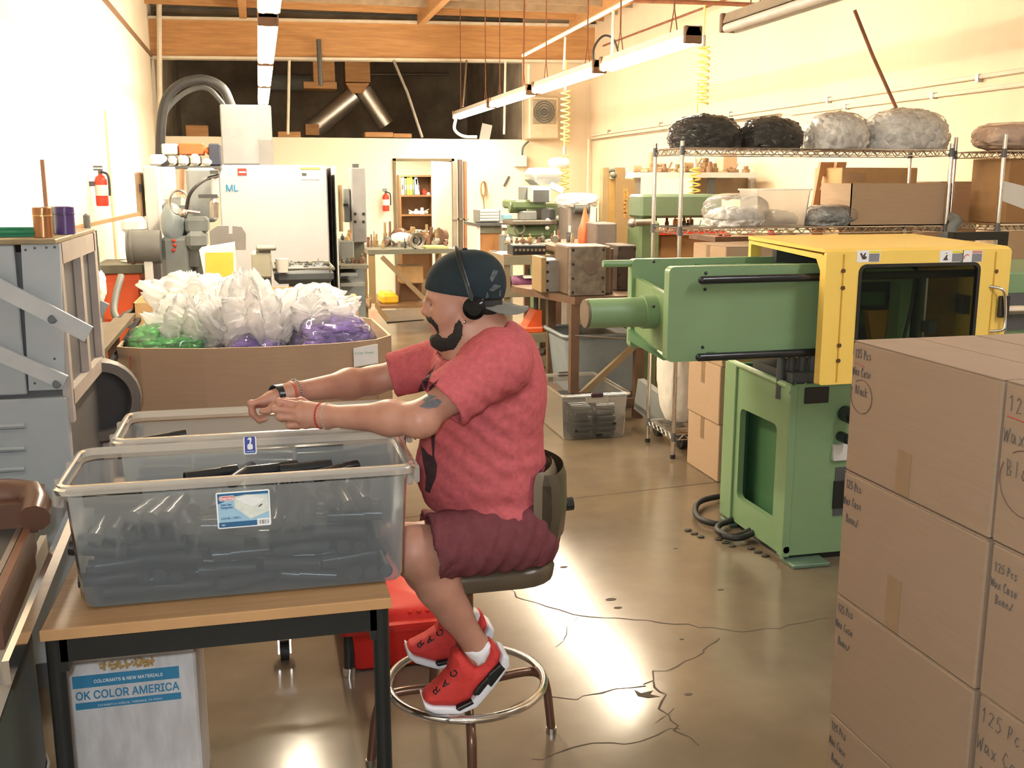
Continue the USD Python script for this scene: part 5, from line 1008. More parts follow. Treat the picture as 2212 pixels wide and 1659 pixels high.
obj('body', loft([ring_xy(s[0] + .02, s[1] - .02, 5.72, 5.97, .03, ZM + .006), ring_xy(s[0], s[1], 5.70, 5.99, .03, s[5])]), film('tote_plastic', (.78, .70, .60), .35, .2, .2, .5), t, smooth=40); obj('rim', loft([ring_xy(s[0] - .006, s[1] + .006, 5.694, 5.996, .03, s[5] - .01), ring_xy(s[0] - .006, s[1] + .006, 5.694, 5.996, .03, s[5])], False), WHITEF, t); blob(s[0] + .03, s[1] - .03, 5.74, 5.96, ZM + .01, ZM + .10, .05, 3, 61, PARTSG, t, 'contents')
def open_carton(name, label, s, mat=CARD, par=None, grp=None, flaps=True):
    x0, x1, y0, y1, z0, z1 = s; t = thing(name, label, 'carton', ((x0 + x1) / 2, (y0 + y1) / 2, z0), grp); w = .006
    obj('wall', bx(x0, x1, y0, y0 + w, z0, z1), mat, t); obj('wall', bx(x0, x1, y1 - w, y1, z0, z1), mat, t); obj('wall', bx(x0, x0 + w, y0, y1, z0, z1), mat, t); obj('wall', bx(x1 - w, x1, y0, y1, z0, z1), mat, t); obj('bottom', bx(x0, x1, y0, y1, z0, z0 + w), mat, t); return t
open_carton('open_carton', 'large open brown carton on the middle wire shelf', [at(1836, 400, 5.68)[0], at(2052, 400, 5.68)[0], 5.66, 6.02, ZM + .004, at(1900, 396, 5.68)[2]], look('cardboard_shelf', (.47, .335, .225), .82, var=.035, scale=30, stretch=(.25, .25, 5)))
s = span(1820, 362, 1975, 470, 6.15, .3); carton('carton', 'taped tan carton standing behind the middle wire shelf', s[0], s[1], 6.15, 6.5, 0, s[5], None, look('cardboard_tan', (.50, .32, .15), .8)); s2 = span(1822, 374, 1870, 392, 6.148, .004); single('tape_patch', bx(*s2), film('clear_tape', (.8, .8, .8), .85), 'shiny tape on the tan carton behind the shelf', 'tape')
for (x0, y0, x1, y1, Y, lb) in ((1762, 350, 1792, 440, 6.35, 'leaning wooden frame left of the tan carton'), (1797, 350, 1818, 440, 6.30, 'narrow wooden frame against the tan carton')):
    a, b = at(x0, y0, Y), at(x1, y1, Y); g = Polygon([(a[0], b[2] - .0), (b[0] - .02, b[2]), (b[0] + .02, a[2]), (a[0] + .04, a[2])]); t = thing('leaning_panel', lb, 'panel', (a[0], Y, 0)); obj('panel', prism(g.difference(affinity.scale(g, .45, .35).buffer(-.002)), 'y', Y, Y + .03), look('frame_wood', (.42, .21, .09), .6), t); obj('post', bx(a[0], b[0], Y, Y + .03, 0.001, b[2]), look('frame_wood', (.42, .21, .09)), t)
s = span(2052, 392, 2110, 465, 6.0, .3); carton('carton', 'brown carton between the two wire shelves', s[0] + .02, s[1] + .1, 6.12, 6.5, 0, s[5], None, LOOKS['cardboard_shelf'])
xa = at(2158, 400, 5.5)[0]; t = carton('carton', 'tall brown carton with white label on the shelf at the right edge', xa, 4.92, 5.42, 5.76, 1.405, at(2170, 342, 5.45)[2], None, look('cardboard_orange', (.36, .20, .085), .8))
g = prism([tuple(at(x, y, 5.418)[[0, 2]]) for x, y in ((2165, 390), (2212, 402), (2212, 452), (2160, 432))], 'y', 5.416, 5.419); obj('label', g, PAPER, t)
t = thing('rolled_hose', 'grey rolled hose end on the shelf behind the yellow guard', 'hose', (3.75, 5.66, ZM)); a = at(2068, 478, 5.55); obj('roll', tb(bend([a + [.05, .25, 0], a + [.02, .1, .02], a, a + [-.03, 0, -.03], a + [-.04, 0, -.08], a + [-.10, 0, -.10]]), .032, 12), GREYP, t, smooth=60)
s = span(2060, 502, 2178, 518, 5.1, .05); t = thing('black_stand', 'black topped stand behind the yellow guard', 'stand', (s[0], 5.1, 0)); obj('bar', bx(*s), BLACKP, t); [obj('leg', bx(x_, x_ + .03, 5.1, 5.15, 0, s[4]), BLACKP, t) for x_ in (s[0], s[1] - .03)]
# cartons stacked between the machine and the shelf
for r in range(4):
    z0 = r * .328; x0 = 2.42 + (.004, -.004, .003, .0)[r]
    t = carton('carton', f'pale brown carton, {["bottom", "second from the floor", "third from the floor", "topmost"][r]} in the stack behind the green machine', x0, x0 + .56, 5.10, 5.53, z0, z0 + .328, 'cartons behind the green machine', CARDP)
    obj('packing_tape', bx(x0 - .001, x0 + .001, 5.30, 5.35, z0 + .20, z0 + .325), TAPE, t)
s = span(1432, 775, 1482, 885, 5.75, .3); t = thing('plastic_bag', 'white plastic sack hanging at the left end of the wire shelf', 'bag', (2.5, 5.85, .5)); blob(s[0] + .02, s[1] + .12, 5.68, 5.98, .19, .98, .08, 2, 71, look('white_sack', (.72, .70, .64), .6, var=.05), t, 'sack')
t = thing('hand_truck', 'low grey dolly with black wheels between the shelf posts', 'dolly', (2.4, 6.2, 0)); obj('deck', bar(at(1380, 850, 6.45), at(1478, 925, 5.9), .05, .22), GREYP, t)
for x, y, Y in ((1416, 903, 6.2), (1468, 930, 5.85)): a = at(x, y, Y); a[2] = .062; obj('wheel', cat(cy(a, a + [.05, 0, 0], .06, 20), cy(a - [.004, 0, 0], a + [.054, 0, 0], .025, 12)), RUBBER, t, smooth=40)

# ---------------------------------------------------------------- gaylord box and its bags
GZ = .95; gx = (-.625, .545); gyy = (4.56, 5.45)
t = thing('bulk_box', 'large open cardboard bulk box full of plastic bags behind the man', 'box', (-.05, 5.0, 0))
CARDG = look('bulk_box_card', (.40, .275, .18), .82, var=.035, scale=30, stretch=(.25, .25, 5))
def wall(pts, nm, mat=CARDG):
    p = np.array(pts, float); d = np.gradient(p, axis=0); d /= np.linalg.norm(d, axis=1, keepdims=True); n = np.c_[-d[:, 1], d[:, 0]] * .006
    return obj(nm, prism(Polygon(np.vstack([p + n, (p - n)[::-1]])), 'z', .002, GZ), mat, t)
wall([(gx[0], gyy[0] + .12), (gx[0] + .1, gyy[0] + .05), (-.26, gyy[0] - .02), (.0, gyy[0] - .04), (.3, gyy[0] - .01), (gx[1] - .06, gyy[0] + .06)], 'wall'); wall([(gx[1] - .06, gyy[0] + .06), (gx[1] + .02, gyy[0] + .18), (gx[1], gyy[1] - .1), (gx[1] - .06, gyy[1])], 'wall'); wall([(gx[0], gyy[0] + .12), (gx[0], gyy[1] - .15), (gx[0] + .12, gyy[1])], 'wall'); wall([(gx[0] + .12, gyy[1]), (gx[1] - .06, gyy[1])], 'wall')
obj('bottom', bx(gx[0] + .05, gx[1] - .05, gyy[0] + .05, gyy[1] - .05, .002, .012), CARD, t)
a, b = at(763, 752, 4.575), at(818, 790, 4.575); sg = obj('label', hull([(a[0], 4.566, a[2]), (b[0], 4.592, a[2] + .012), (a[0], 4.564, b[2]), (b[0], 4.590, b[2] + .01), (a[0], 4.570, a[2]), (b[0], 4.596, a[2] + .012), (a[0], 4.570, b[2]), (b[0], 4.596, b[2] + .01)]), PAPER, t, label='white paper label with green writing'); obj('handwriting', scrawl([('Color Green', .006, -.028)], .0125, lambda u, v: (a[0] + u * .85, 4.5605 + u * .185, a[2] + v), .0016, 3), look('pen_green', (.08, .34, .25), .6), sg, kind='stuff')
obj('red_mark', cat(*[bx(at(x, 800, 4.6)[0], at(x + 3, 800, 4.6)[0], 4.615, 4.63, at(280, y1, 4.6)[2], at(280, y0, 4.6)[2]) for x, y0, y1 in ((279, 770, 800), (281, 806, 840), (284, 846, 872))]), look('print_red', (.32, .10, .06), .8), t)
FILMC = film('crumpled_film', (.99, .99, .99), .26, .2, .30, .55); GRNP = pebbles('green_caps', (.05, .42, .09), 20, .3, .04, (1, 1, 2)); PURP = pebbles('purple_caps', (.16, .085, .42), 20, .25, .04, (1, 1.5, 2.2))
def soft_bag(label, x0, x1, y0, y1, z0, z1, fill, tuft, seed, filmm=FILMC):
    t = thing('plastic_bag', label, 'bag', ((x0 + x1) / 2, (y0 + y1) / 2, z0), 'bags in the bulk box')
    blob(x0, x1, y0, y1, z0, z1, .12, 2.4, seed, fill, t, 'contents'); blob(x0 - .012, x1 + .012, y0 - .012, y1 + .012, z0, z1 + .012, .12, 2.4, seed, CLEARF, t, 'film')
    rr2 = np.random.default_rng(seed); k_ = 70; th = rr2.uniform(0, 2 * np.pi, k_); uu = rr2.uniform(.15, .98, k_); R_2 = np.sqrt(1 - uu ** 2) ** .7
    P2 = np.c_[(x0 + x1) / 2 + (x1 - x0) / 2 * R_2 * np.cos(th) * .97, (y0 + y1) / 2 + (y1 - y0) / 2 * R_2 * np.sin(th) * .97, z0 + (z1 - z0) * (.5 + .46 * uu)]; D2 = rr2.normal(size=(k_, 3)) * [1, 1, .5]; D2 /= np.linalg.norm(D2, axis=1, keepdims=True)
    if fill is not PARTSW: obj('caps', cat([cy(p - d * .035, p + d * .035, .022, 8) for p, d in zip(P2, D2)]), look('cap_green', (.035, .42, .075), .3) if fill is GRNP else look('cap_purple', (.15, .075, .42), .3), t, kind='stuff')
    if tuft:
        (cx, cyy, bz, w, h) = tuft; m = trimesh.creation.icosphere(5); v = np.array(m.vertices); ph = np.arctan2(v[:, 1], v[:, 0])
        rr_ = 1 + .22 * np.sin(ph * 9 + seed) * np.clip(v[:, 2] + .6, 0, 1) + .9 * (meshkit.fbm(v * 3.4 + seed * 3, 4, seed) - .5) + .22 * (1 - 2 * np.abs(meshkit.noise(v * 7 + seed, seed) - .5))
        v = v * rr_[:, None]; v[:, :2] *= (.55 + .5 * np.clip(v[:, 2] * .5 + .5, 0, 1))[:, None]; v[:, 2] += .2 * np.sin(v[:, 0] * 5 + seed) * .5
        m.vertices = np.array([cx, cyy, bz + h / 2]) + v * [w / 2, w * .32, h / 2]; obj('tied_top', m, filmm, t, smooth=35)
Zt = lambda px, py, Y: at(px, py, Y)[2]
bag_at = lambda px, Y: at(px, 700, Y)[0]
soft_bag('bag of green parts at the left of the bulk box', bag_at(272, 4.9), bag_at(462, 4.9), 4.72, 5.12, .60, Zt(330, 700, 4.9), GRNP, (bag_at(415, 4.86), 4.86, .80, .34, .30), 3)
soft_bag('bag of purple parts with tall crumpled top in the middle of the bulk box', bag_at(467, 4.85), bag_at(618, 4.85), 4.68, 5.1, .60, Zt(560, 706, 4.9), PURP, (bag_at(540, 4.82), 4.82, .76, .34, .40), 8)
soft_bag('bag of purple parts at the right of the bulk box', bag_at(622, 4.95), bag_at(800, 4.95), 4.70, 5.12, .60, Zt(690, 680, 4.95), PURP, (bag_at(672, 4.90), 4.90, .86, .34, .24), 13)
soft_bag('bag of white parts at the back of the bulk box', bag_at(430, 5.25), bag_at(720, 5.25), 5.14, 5.4, .60, 1.0, PARTSW, (bag_at(650, 5.3), 5.28, .93, .50, .17), 19)
soft_bag('bag with billowing clear top at the back left of the bulk box', bag_at(345, 5.25), bag_at(520, 5.25), 5.16, 5.4, .60, .98, PARTSW, (bag_at(420, 5.3), 5.3, .93, .40, .24), 27)
# second carton behind it
t = open_carton('open_carton', 'open pale carton with pink inside behind the bulk box', [bag_at(318, 6.2), bag_at(700, 6.2), 5.62, 6.3, .001, Zt(340, 650, 5.7)], look('cardboard_tan', (.50, .32, .15))); blob(bag_at(330, 6.0), bag_at(690, 6.0), 5.66, 6.26, .5, Zt(480, 640, 5.9), .1, 3, 33, look('pink_parts', (.72, .36, .26), .5, var=.2, scale=20), t, 'contents')

# ---------------------------------------------------------------- left side, between the grinder and the far wall
t = thing('grey_barrel', 'grey barrel lying with its dark mouth towards the table', 'barrel', (-.62, 4.15, .5)); c = at(216, 868, 4.05); dv = np.array([.45, -1, .05]); dv /= np.linalg.norm(dv)
u_, v_, w_ = frame(np.zeros(3), dv)
obj('shell', lathe([(.155, -.45), (.165, -.40), (.165, -.02), (.15, .01), (.115, .012), (.11, -.02), (.10, -.30), (.0, -.31)], c, 30, dv), look('barrel_grey', (.11, .10, .09), .5), t, smooth=40); obj('mouth', lathe([(.112, .004), (.0, .003)], c - dv * .02, 28, dv), RUBBER, t)
obj('stand', cat(bar(c + [-.1, .3, -.15], (c[0] - .12, 4.4, .0), .04), bar(c + [.1, .25, -.15], (c[0] + .1, 4.3, .0), .04)), GREYD, t)
t = thing('side_bench', 'low bench of pale boards beside the grey grinder', 'bench', (-.66, 4.3, 0)); a, b = at(165, 800, 4.3), at(235, 700, 5.2)
for k in range(3): obj('board', bar(a + [.03 * k, 0, .02 * k], b + [.05 * k, 0, .02 * k], .05, .02), look('bench_board', (.13, .10, .065), .6, var=.1), t)
obj('leg', bx(a[0], a[0] + .05, 4.3, 4.36, 0, a[2]), BROWNM, t); obj('leg', bx(b[0], b[0] + .05, 5.1, 5.16, 0, b[2]), BROWNM, t); obj('tray', bx(*span(150, 905, 190, 935, 3.95, .2), b=.01), RED, t); obj('rail', bar(at(180, 880, 4.1), at(300, 690, 5.2), .02), RUBBER, t)
s = span(212, 592, 312, 705, 7.2, .5, 0); t = thing('tool_cabinet', 'orange-red tool cabinet with olive top left of the grey column', 'cabinet', ((s[0] + s[1]) / 2, 7.4, 0)); obj('body', bx(*s, b=.01), ORANGE, t); obj('top', bx(s[0] - .02, s[1] + .02, 7.18, 7.72, s[5], s[5] + .06, .005), OLIVE, t); obj('drawer', bx(s[0] + .02, s[1] - .02, 7.185, 7.2, s[5] - .3, s[5] - .05), ORANGE, t); obj('drawer', bx(s[0] + .02, s[1] - .02, 7.185, 7.2, s[5] - .6, s[5] - .34), ORANGE, t)
single('white_bowl', lathe([(0, 0), (.06, 0), (.13, .05), (.135, .055), (.125, .055), (.06, .012), (0, .01)], at(306, 580, 7.4) , 20), WHITE, 'white dish lying on the orange-red cabinet', 'dish', smooth=40)
s = span(310, 555, 338, 690, 6.9, .03, 0); single('white_board', bx(*s, b=.004), OFFW, 'pale board leaning between the red cabinet and the grey column', 'board')
t = thing('plastic_bag', 'white plastic bag hanging behind the grey grinder', 'bag', at(200, 650, 5.0)); a, b = at(172, 585, 5.0), at(226, 655, 5.0); blob(a[0], b[0], 4.9, 5.15, b[2], a[2], .15, 2.5, 41, look('white_sack', (.72, .70, .64)), t, 'sack'); obj('cord', cy((a[0] + .08, 5.02, a[2] - .03), (a[0] + .08, 5.02, a[2] + .18), .004, 5), GREYD, t)
run('grey_hose', bend([at(262, 595, 6.5), at(250, 640, 6.4), at(248, 680, 6.3), at(275, 700, 6.2), at(320, 702, 6.1)]), .020, GREYP, 'grey hose looping down in front of the red cabinet', 'hose', 10)
run('black_hose', bend([at(240, 740, 5.6), at(260, 690, 5.7), at(300, 668, 5.8), at(345, 650, 5.9)]), .018, RUBBER, 'thin black hose slanting behind the bulk box', 'hose')
s = span(180, 535, 205, 575, 6.2, .2, 0); single('green_post', bx(*s, b=.01), OLIVE, 'olive post behind the grey grinder', 'post')
t = thing('desk_stand', 'small black and olive fixture on a post above the low bench', 'stand', at(190, 560, 6.0)); obj('post', bx(*span(183, 470, 192, 560, 6.0, .05, 0)), OLIVE, t); obj('head', bx(*span(178, 462, 194, 500, 5.98, .06), b=.01), GREYD, t); obj('arm', bar(at(150, 495, 5.9), at(300, 462, 6.4), .02), look('arm_brown', (.30, .20, .10), .5), t)
# fire extinguishers
def extinguisher(px, py0, py1, Xw, Yw, on_left, label):
    if on_left: c = atx(px, py1, L + .09)
    else: c = at(px, py1, Yw - .09)
    h = .335; r = .05; t = thing('fire_extinguisher', label, 'fire extinguisher', c)
    obj('cylinder', lathe([(0, 0), (r * .9, 0), (r, .012), (r, h * .62), (r * .8, h * .70), (r * .35, h * .75), (r * .3, h * .80), (0, h * .8)], c, 24), RED, t, smooth=40); obj('valve', cat(cy(c + [0, 0, h * .78], c + [0, 0, h * .88], .018, 10), bx(c[0] - .05, c[0] + .02, c[1] - .012, c[1] + .012, c[2] + h * .86, c[2] + h * .90), bx(c[0] - .05, c[0] + .02, c[1] - .012, c[1] + .012, c[2] + h * .93, c[2] + h * .97)), GREYD, t)
    obj('hose', tb(bend([c + [.01, -.02, h * .83], c + [.06, -.03, h * .75], c + [.068, -.035, h * .45], c + [.065, -.035, h * .25]]), .010, 6), RUBBER, t, smooth=50); obj('label', lathe([(r + .001, h * .25), (r + .0015, h * .26), (r + .0015, h * .5), (r + .001, h * .51)], c, 24), PAPER, t); obj('bracket', (bx(L, c[0] - r * .9, c[1] - .02, c[1] + .02, c[2] + .16, c[2] + .2) if on_left else bx(c[0] - .02, c[0] + .02, c[1] + r * .9, Yw, c[2] + .16, c[2] + .2)), GREYD, t)
extinguisher(222, 375, 445, L, 0, True, 'red fire extinguisher on the left wall'); extinguisher(834, 405, 456, 0, BK, False, 'red fire extinguisher beside the office door')
a = atx(243, 470, L); single('wall_strip', bx(L, L + .02, a[1] - .05, a[1] + .12, .6, 2.3), look('strip_yellow', (.76, .64, .42), .6), 'yellowish strip on the left wall beside the extinguisher', 'strip')
# ---------------------------------------------------------------- grey knee mill and its control cabinet
GM2 = look('mill_grey', (.17, .19, .19), .42, var=.06)
t = thing('milling_machine', 'grey knee milling machine in front of the white machining centre', 'milling machine', (at(385, 600, 7.0)[0], 7.2, 0))
obj('column', bx(*span(345, 510, 420, 640, 7.0, .5, 0), b=.03), GM2, t); obj('column', bx(*span(347, 427, 412, 512, 7.05, .4), b=.05), GM2, t); c = at(362, 470, 7.0); obj('motor_cover', ell(at(373, 482, 7.05), (.075, .06, .13), 3), look('motor_blue_grey', (.26, .32, .35), .3), t, smooth=True)
a, b = at(275, 533, 6.95), at(348, 533, 6.95); obj('motor', cat(cy(a, b, .105, 26), cy(a + [.02, 0, 0], a + [.04, 0, 0], .112, 26)), look('motor_grey', (.135, .14, .135), .5), t, smooth=40)
obj('arm', bx(*span(398, 470, 450, 505, 7.0, .3), b=.02), GM2, t); obj('head', bx(*span(400, 500, 447, 540, 6.95, .3), b=.03), GM2, t); obj('spindle', cy(at(424, 535, 7.05), at(424, 575, 7.05), .06, 18), GREYD, t); obj('overarm', bx(*span(400, 362, 470, 480, 7.4, .3), b=.02), look('mill_grey_light', (.27, .29, .29), .45), t)
obj('handwheel', tb([(at(388, 437, 6.95) + [.06 * math.cos(q), -.02, .075 * math.sin(q)]) for q in np.arange(20) * math.pi / 10], .008, 6, True), STEEL, t, smooth=50); obj('handle', cat(cy(at(392, 455, 6.9), at(432, 460, 6.9), .012, 8), ell(at(396, 460, 6.9), .03, 2)), STEEL, t)
obj('screw', cy(at(394, 365, 7.1), at(392, 420, 7.1), .015, 8), look('copper_rod', (.45, .25, .15), .4, .6), t); obj('side_plate', prism(Polygon([tuple(at(x, y, 6.9)[[0, 2]]) for x, y in ((452, 500), (470, 488), (494, 488), (494, 505), (502, 505), (502, 488), (522, 490), (531, 505), (531, 540), (455, 540))]), 'y', 6.9, 6.95), look('plate_grey', (.22, .21, .20), .5), t)
obj('coolant_hose', tb(bend([at(400, 470, 6.95), at(410, 420, 6.9), at(440, 390, 7.0), at(470, 380, 7.2)]), .012, 6), RUBBER, t); obj('oil_cup', cat(cy(at(462, 470, 7.0), at(462, 440, 7.0), .03, 12), ell(at(462, 438, 7.0), .03, 2)), STEEL, t); obj('bracket', bx(*span(428, 420, 470, 428, 7.0, .2)), GREYD, t); obj('bracket', bx(*span(453, 368, 472, 376, 7.0, .2)), GREYD, t); obj('switch_box', bx(*span(455, 385, 472, 425, 7.05, .15), b=.006), OFFW, t)
for x, y in ((375, 520), (378, 530), (375, 540)): obj('switch', ell(at(x, y, 6.995), .012, 1), RED, t)
obj('knee', bx(*span(420, 565, 470, 640, 7.0, .35, 0), b=.02), GREYD, t)
t = thing('control_cabinet', 'pale control cabinet left of the grey milling machine', 'cabinet', (at(340, 500, 7.6)[0], 7.7, 0)); obj('body', bx(*span(308, 358, 346, 506, 7.5, .5, 0), b=.01), OFFW, t); obj('door', bx(*span(346, 360, 382, 432, 7.48, .03), b=.005), WHITE, t); obj('side', bx(*span(290, 372, 309, 470, 7.55, .5), b=.01), look('cabinet_brown', (.32, .22, .13), .5), t); obj('switch', bx(*span(300, 398, 306, 414, 7.5, .05)), BLACKP, t)
s = span(258, 470, 312, 505, 7.3, .3); single('white_cover', bx(*s, b=.03), WHITE, 'white rounded cover in front of the control cabinet', 'cover'); t = Thing
# electronics on top: orange, grey and white boxes
zt_ = at(330, 365, 7.9)[2]
t = thing('instrument_rack', 'rack of white and grey instrument boxes above the control cabinet', 'rack', (at(400, 350, 8.3)[0], 8.4, zt_))
obj('shelf', bx(*span(318, 358, 475, 364, 8.2, .5)), GREYD, t)
for x0, y0, x1, y1 in ((320, 333, 360, 360), (362, 336, 382, 358), (384, 335, 408, 358), (410, 332, 432, 358), (436, 342, 458, 358)): obj('box', bx(*span(x0, y0, x1, y1, 8.22, .3), b=.02), WHITE if x0 != 410 else OFFW, t)
obj('monitor', bx(*span(450, 310, 478, 358, 8.25, .3), b=.01), look('navy_box', (.03, .035, .06), .4), t); obj('panel', bx(*span(348, 310, 384, 334, 8.3, .3), b=.01), OFFW, t); obj('post', bx(*span(325, 362, 331, 400, 8.4, .05, 0)), GREYD, t); obj('arm', bar(at(350, 360, 8.1), at(365, 350, 8.1), .03), BLACKP, t)
t = thing('orange_box', 'bright orange box on the instrument rack', 'box', at(410, 334, 8.3)); obj('case', bx(*span(385, 309, 440, 334, 8.3, .3), b=.008), look('box_orange', (.62, .12, .03), .5), t); obj('cap', bx(*span(440, 317, 457, 334, 8.28, .2), b=.03), LOOKS['box_orange'], t)
# ---------------------------------------------------------------- white machining centre
Yc = 8.6; s = span(471, 356, 714, 590, Yc, 1.5, 0); t = thing('machining_centre', 'white machining centre enclosure with stickers behind the bagged parts', 'machine', ((s[0] + s[1]) / 2, 9.3, 0))
obj('enclosure', bx(s[0], s[1], Yc, Yc + 1.5, 0, s[5], .01), look('enclosure_white', (.50, .50, .51), .4, var=.015), t); obj('door_edge', bx(*span(714, 362, 722, 590, Yc - .02, 1.4, 0), b=.01), BLACKP, t); obj('side_door', bx(*span(722, 358, 733, 590, Yc + .02, 1.4, 0), b=.01), OFFW, t)
hd_ = span(474, 225, 591, 356, Yc + .25, .9); obj('head_cover', bx(*hd_, b=.01), look('cover_grey', (.24, .24, .245), .5), t); obj('head_side', bx(*span(558, 302, 592, 356, Yc + .24, .02)), look('cover_grey_dark', (.17, .165, .16), .5), t)
obj('name_plate', bx(*span(513, 364, 533, 379, Yc - .004, .006)), RED, t); obj('name_bar', bx(*span(516, 370, 531, 374, Yc - .007, .004)), PAPER, t); a = at(487, 413, Yc - .006); obj('lettering', words('ML', .05, a, (1, 0, 0), (0, 0, 1)), BLUEI, t); 
obj('sticker', bx(*span(649, 362, 692, 366, Yc - .004, .006)), look('sticker_amber', (.70, .42, .10), .6), t); obj('sticker', bx(*span(650, 372, 690, 388, Yc - .004, .006)), WHITE, t); obj('sticker_sign', bx(*span(652, 374, 662, 380, Yc - .007, .006)), GREYD, t)
# in front of it: yellow screen, grey box, dark tray of parts
t = thing('computer_monitor', 'white cased monitor with a yellow sheet over its screen', 'monitor', at(475, 610, 6.4)); Ym = 6.4; g = Polygon([tuple(at(x, y, Ym)[[0, 2]]) for x, y in ((430, 540), (505, 528), (512, 606), (444, 612))]); obj('case', prism(g, 'y', Ym, Ym + .3), WHITE, t); g = Polygon([tuple(at(x, y, Ym)[[0, 2]]) for x, y in ((444, 546), (504, 545), (505, 612), (447, 614))]); obj('screen', prism(g, 'y', Ym - .012, Ym), look('screen_yellow', (.78, .46, .06), .5, var=.05, scale=14), t, label='yellow sheet')
obj('stand', bx(*span(455, 608, 500, 625, Ym + .05, .2)), GREYD, t); obj('pedestal', bx(*span(452, 622, 504, 640, Ym, .3, 0)), OFFW, t)
t = thing('grey_lidded_box', 'grey-green box with an overhanging lid on the tray stand', 'box', at(568, 600, 6.8)); obj('body', bx(*span(542, 547, 588, 600, 6.8, .25), b=.01), look('box_grey_green', (.36, .36, .28), .5), t); obj('lid', bx(*span(553, 535, 597, 541, 6.78, .3), b=.006), OLIVE, t); obj('neck', bx(*span(560, 541, 585, 548, 6.82, .2)), OLIVE, t)
obj('stand', bx(*span(545, 600, 588, 640, 6.82, .2, 0)), GREYD, t)
t = thing('parts_tray', 'dark grey tray table heaped with machined parts', 'tray', at(655, 610, 7.2)); s = span(592, 583, 722, 612, 7.0, .6); obj('tray', bx(*s, b=.03), look('tray_blue_grey', (.075, .09, .10), .45), t); obj('rim', tb([(s[0], 7.0, s[5]), (s[1], 7.0, s[5]), (s[1], 7.6, s[5]), (s[0], 7.6, s[5])], .012, 6, True), OLIVE, t); obj('leg', bx(s[0] + .1, s[0] + .2, 7.2, 7.4, 0, s[4]), GREYD, t); obj('leg', bx(s[1] - .2, s[1] - .1, 7.2, 7.4, 0, s[4]), GREYD, t)
ORD = ['leftmost', 'second', 'third', 'fourth', 'fifth', 'sixth', 'seventh', 'eighth', 'ninth', 'tenth', 'eleventh', 'twelfth', 'thirteenth', 'fourteenth', 'fifteenth', 'sixteenth', 'seventeenth', 'eighteenth', 'nineteenth', 'twentieth']
def clutter(label, x0, x1, y, Y, d, hpx, n, seed, mats, z=None, nm='machined_part', grp=None, cat_='part', heap=True):
    """small distinct things on a surface, one by one, each with its own shape, turn and place in the row"""
    rg_ = random.Random(seed); a, b = at(x0, y, Y), at(x1, y, Y); z = a[2] if z is None else z; hm = hpx * Y / 2212
    for k in range(n):
        X = a[0] + (b[0] - a[0]) * (k + .5) / n; w = abs(b[0] - a[0]) / n * rg_.uniform(.38, .6); yy = Y + rg_.uniform(.05, max(.06, d - .05)); h = hm * rg_.uniform(.3, 1)
        kind = rg_.randrange(5) if heap else rg_.randrange(2); mt = rg_.choice(mats)
        if kind == 0: m = cat(bx(X - w, X + w, yy - w, yy + w, z, z + h * .7, .01), bx(X - w * .6, X + w * .3, yy - w * .6, yy + w * .5, z + h * .69, z + h, .008))
        elif kind == 1: m = lathe([(0, 0), (w, 0), (w, h * .5), (w * .6, h * .55), (w * .6, h), (0, h)], (X, yy, z), 16)
        elif kind == 2: m = cat(cy((X - w * 1.1, yy - w * .5, z + h * .35), (X + w * 1.1, yy + w * .5, z + h * .35), h * .33, 14), bx(X - w * .5, X + w * .5, yy - h * .2, yy + h * .2, z, z + h * .6, .006))
        elif kind == 3: m = cat(bx(X - w, X + w, yy - w * .8, yy + w * .8, z, z + h * .45, .008), rot(bx(X - w * 1.3, X + w * 1.3, yy - w * .3, yy + w * .3, z + h * .42, z + h * .62, .005), rg_.uniform(-25, 25), (0, 1, 0), (X, yy, z + h * .5)))
        else: m = cat(lathe([(w * .5, 0), (w, 0), (w, h * .3), (w * .5, h * .3), (w * .5, 0)], (X, yy, z), 18), cy((X - w * .3, yy, z + h * .28), (X + w * .7, yy, z + h * .8), w * .22, 8))
        m = rot(m, rg_.uniform(-40, 40), (0, 0, 1), (X, yy, z))
        single(nm, m, mt, f'{ORD[k] if k < n - 1 or n < 2 else "rightmost"} {"from the left: " if 0 < k < n - 1 else ": "}{label}'.replace(' :', ':'), cat_, smooth=40, group=grp or label)
clutter('dark machined part heaped in the grey tray table', 600, 715, 584, 7.1, .4, 22, 12, 3, [GREYD, OLIVE, GREYP]); single('white_cup', lathe([(0, 0), (.035, 0), (.045, .09), (.04, .09), (.032, .008), (0, .008)], at(611, 598, 6.98) + [0, 0, .03], 16), WHITE, 'small white cup at the left end of the parts tray', 'cup', smooth=40)
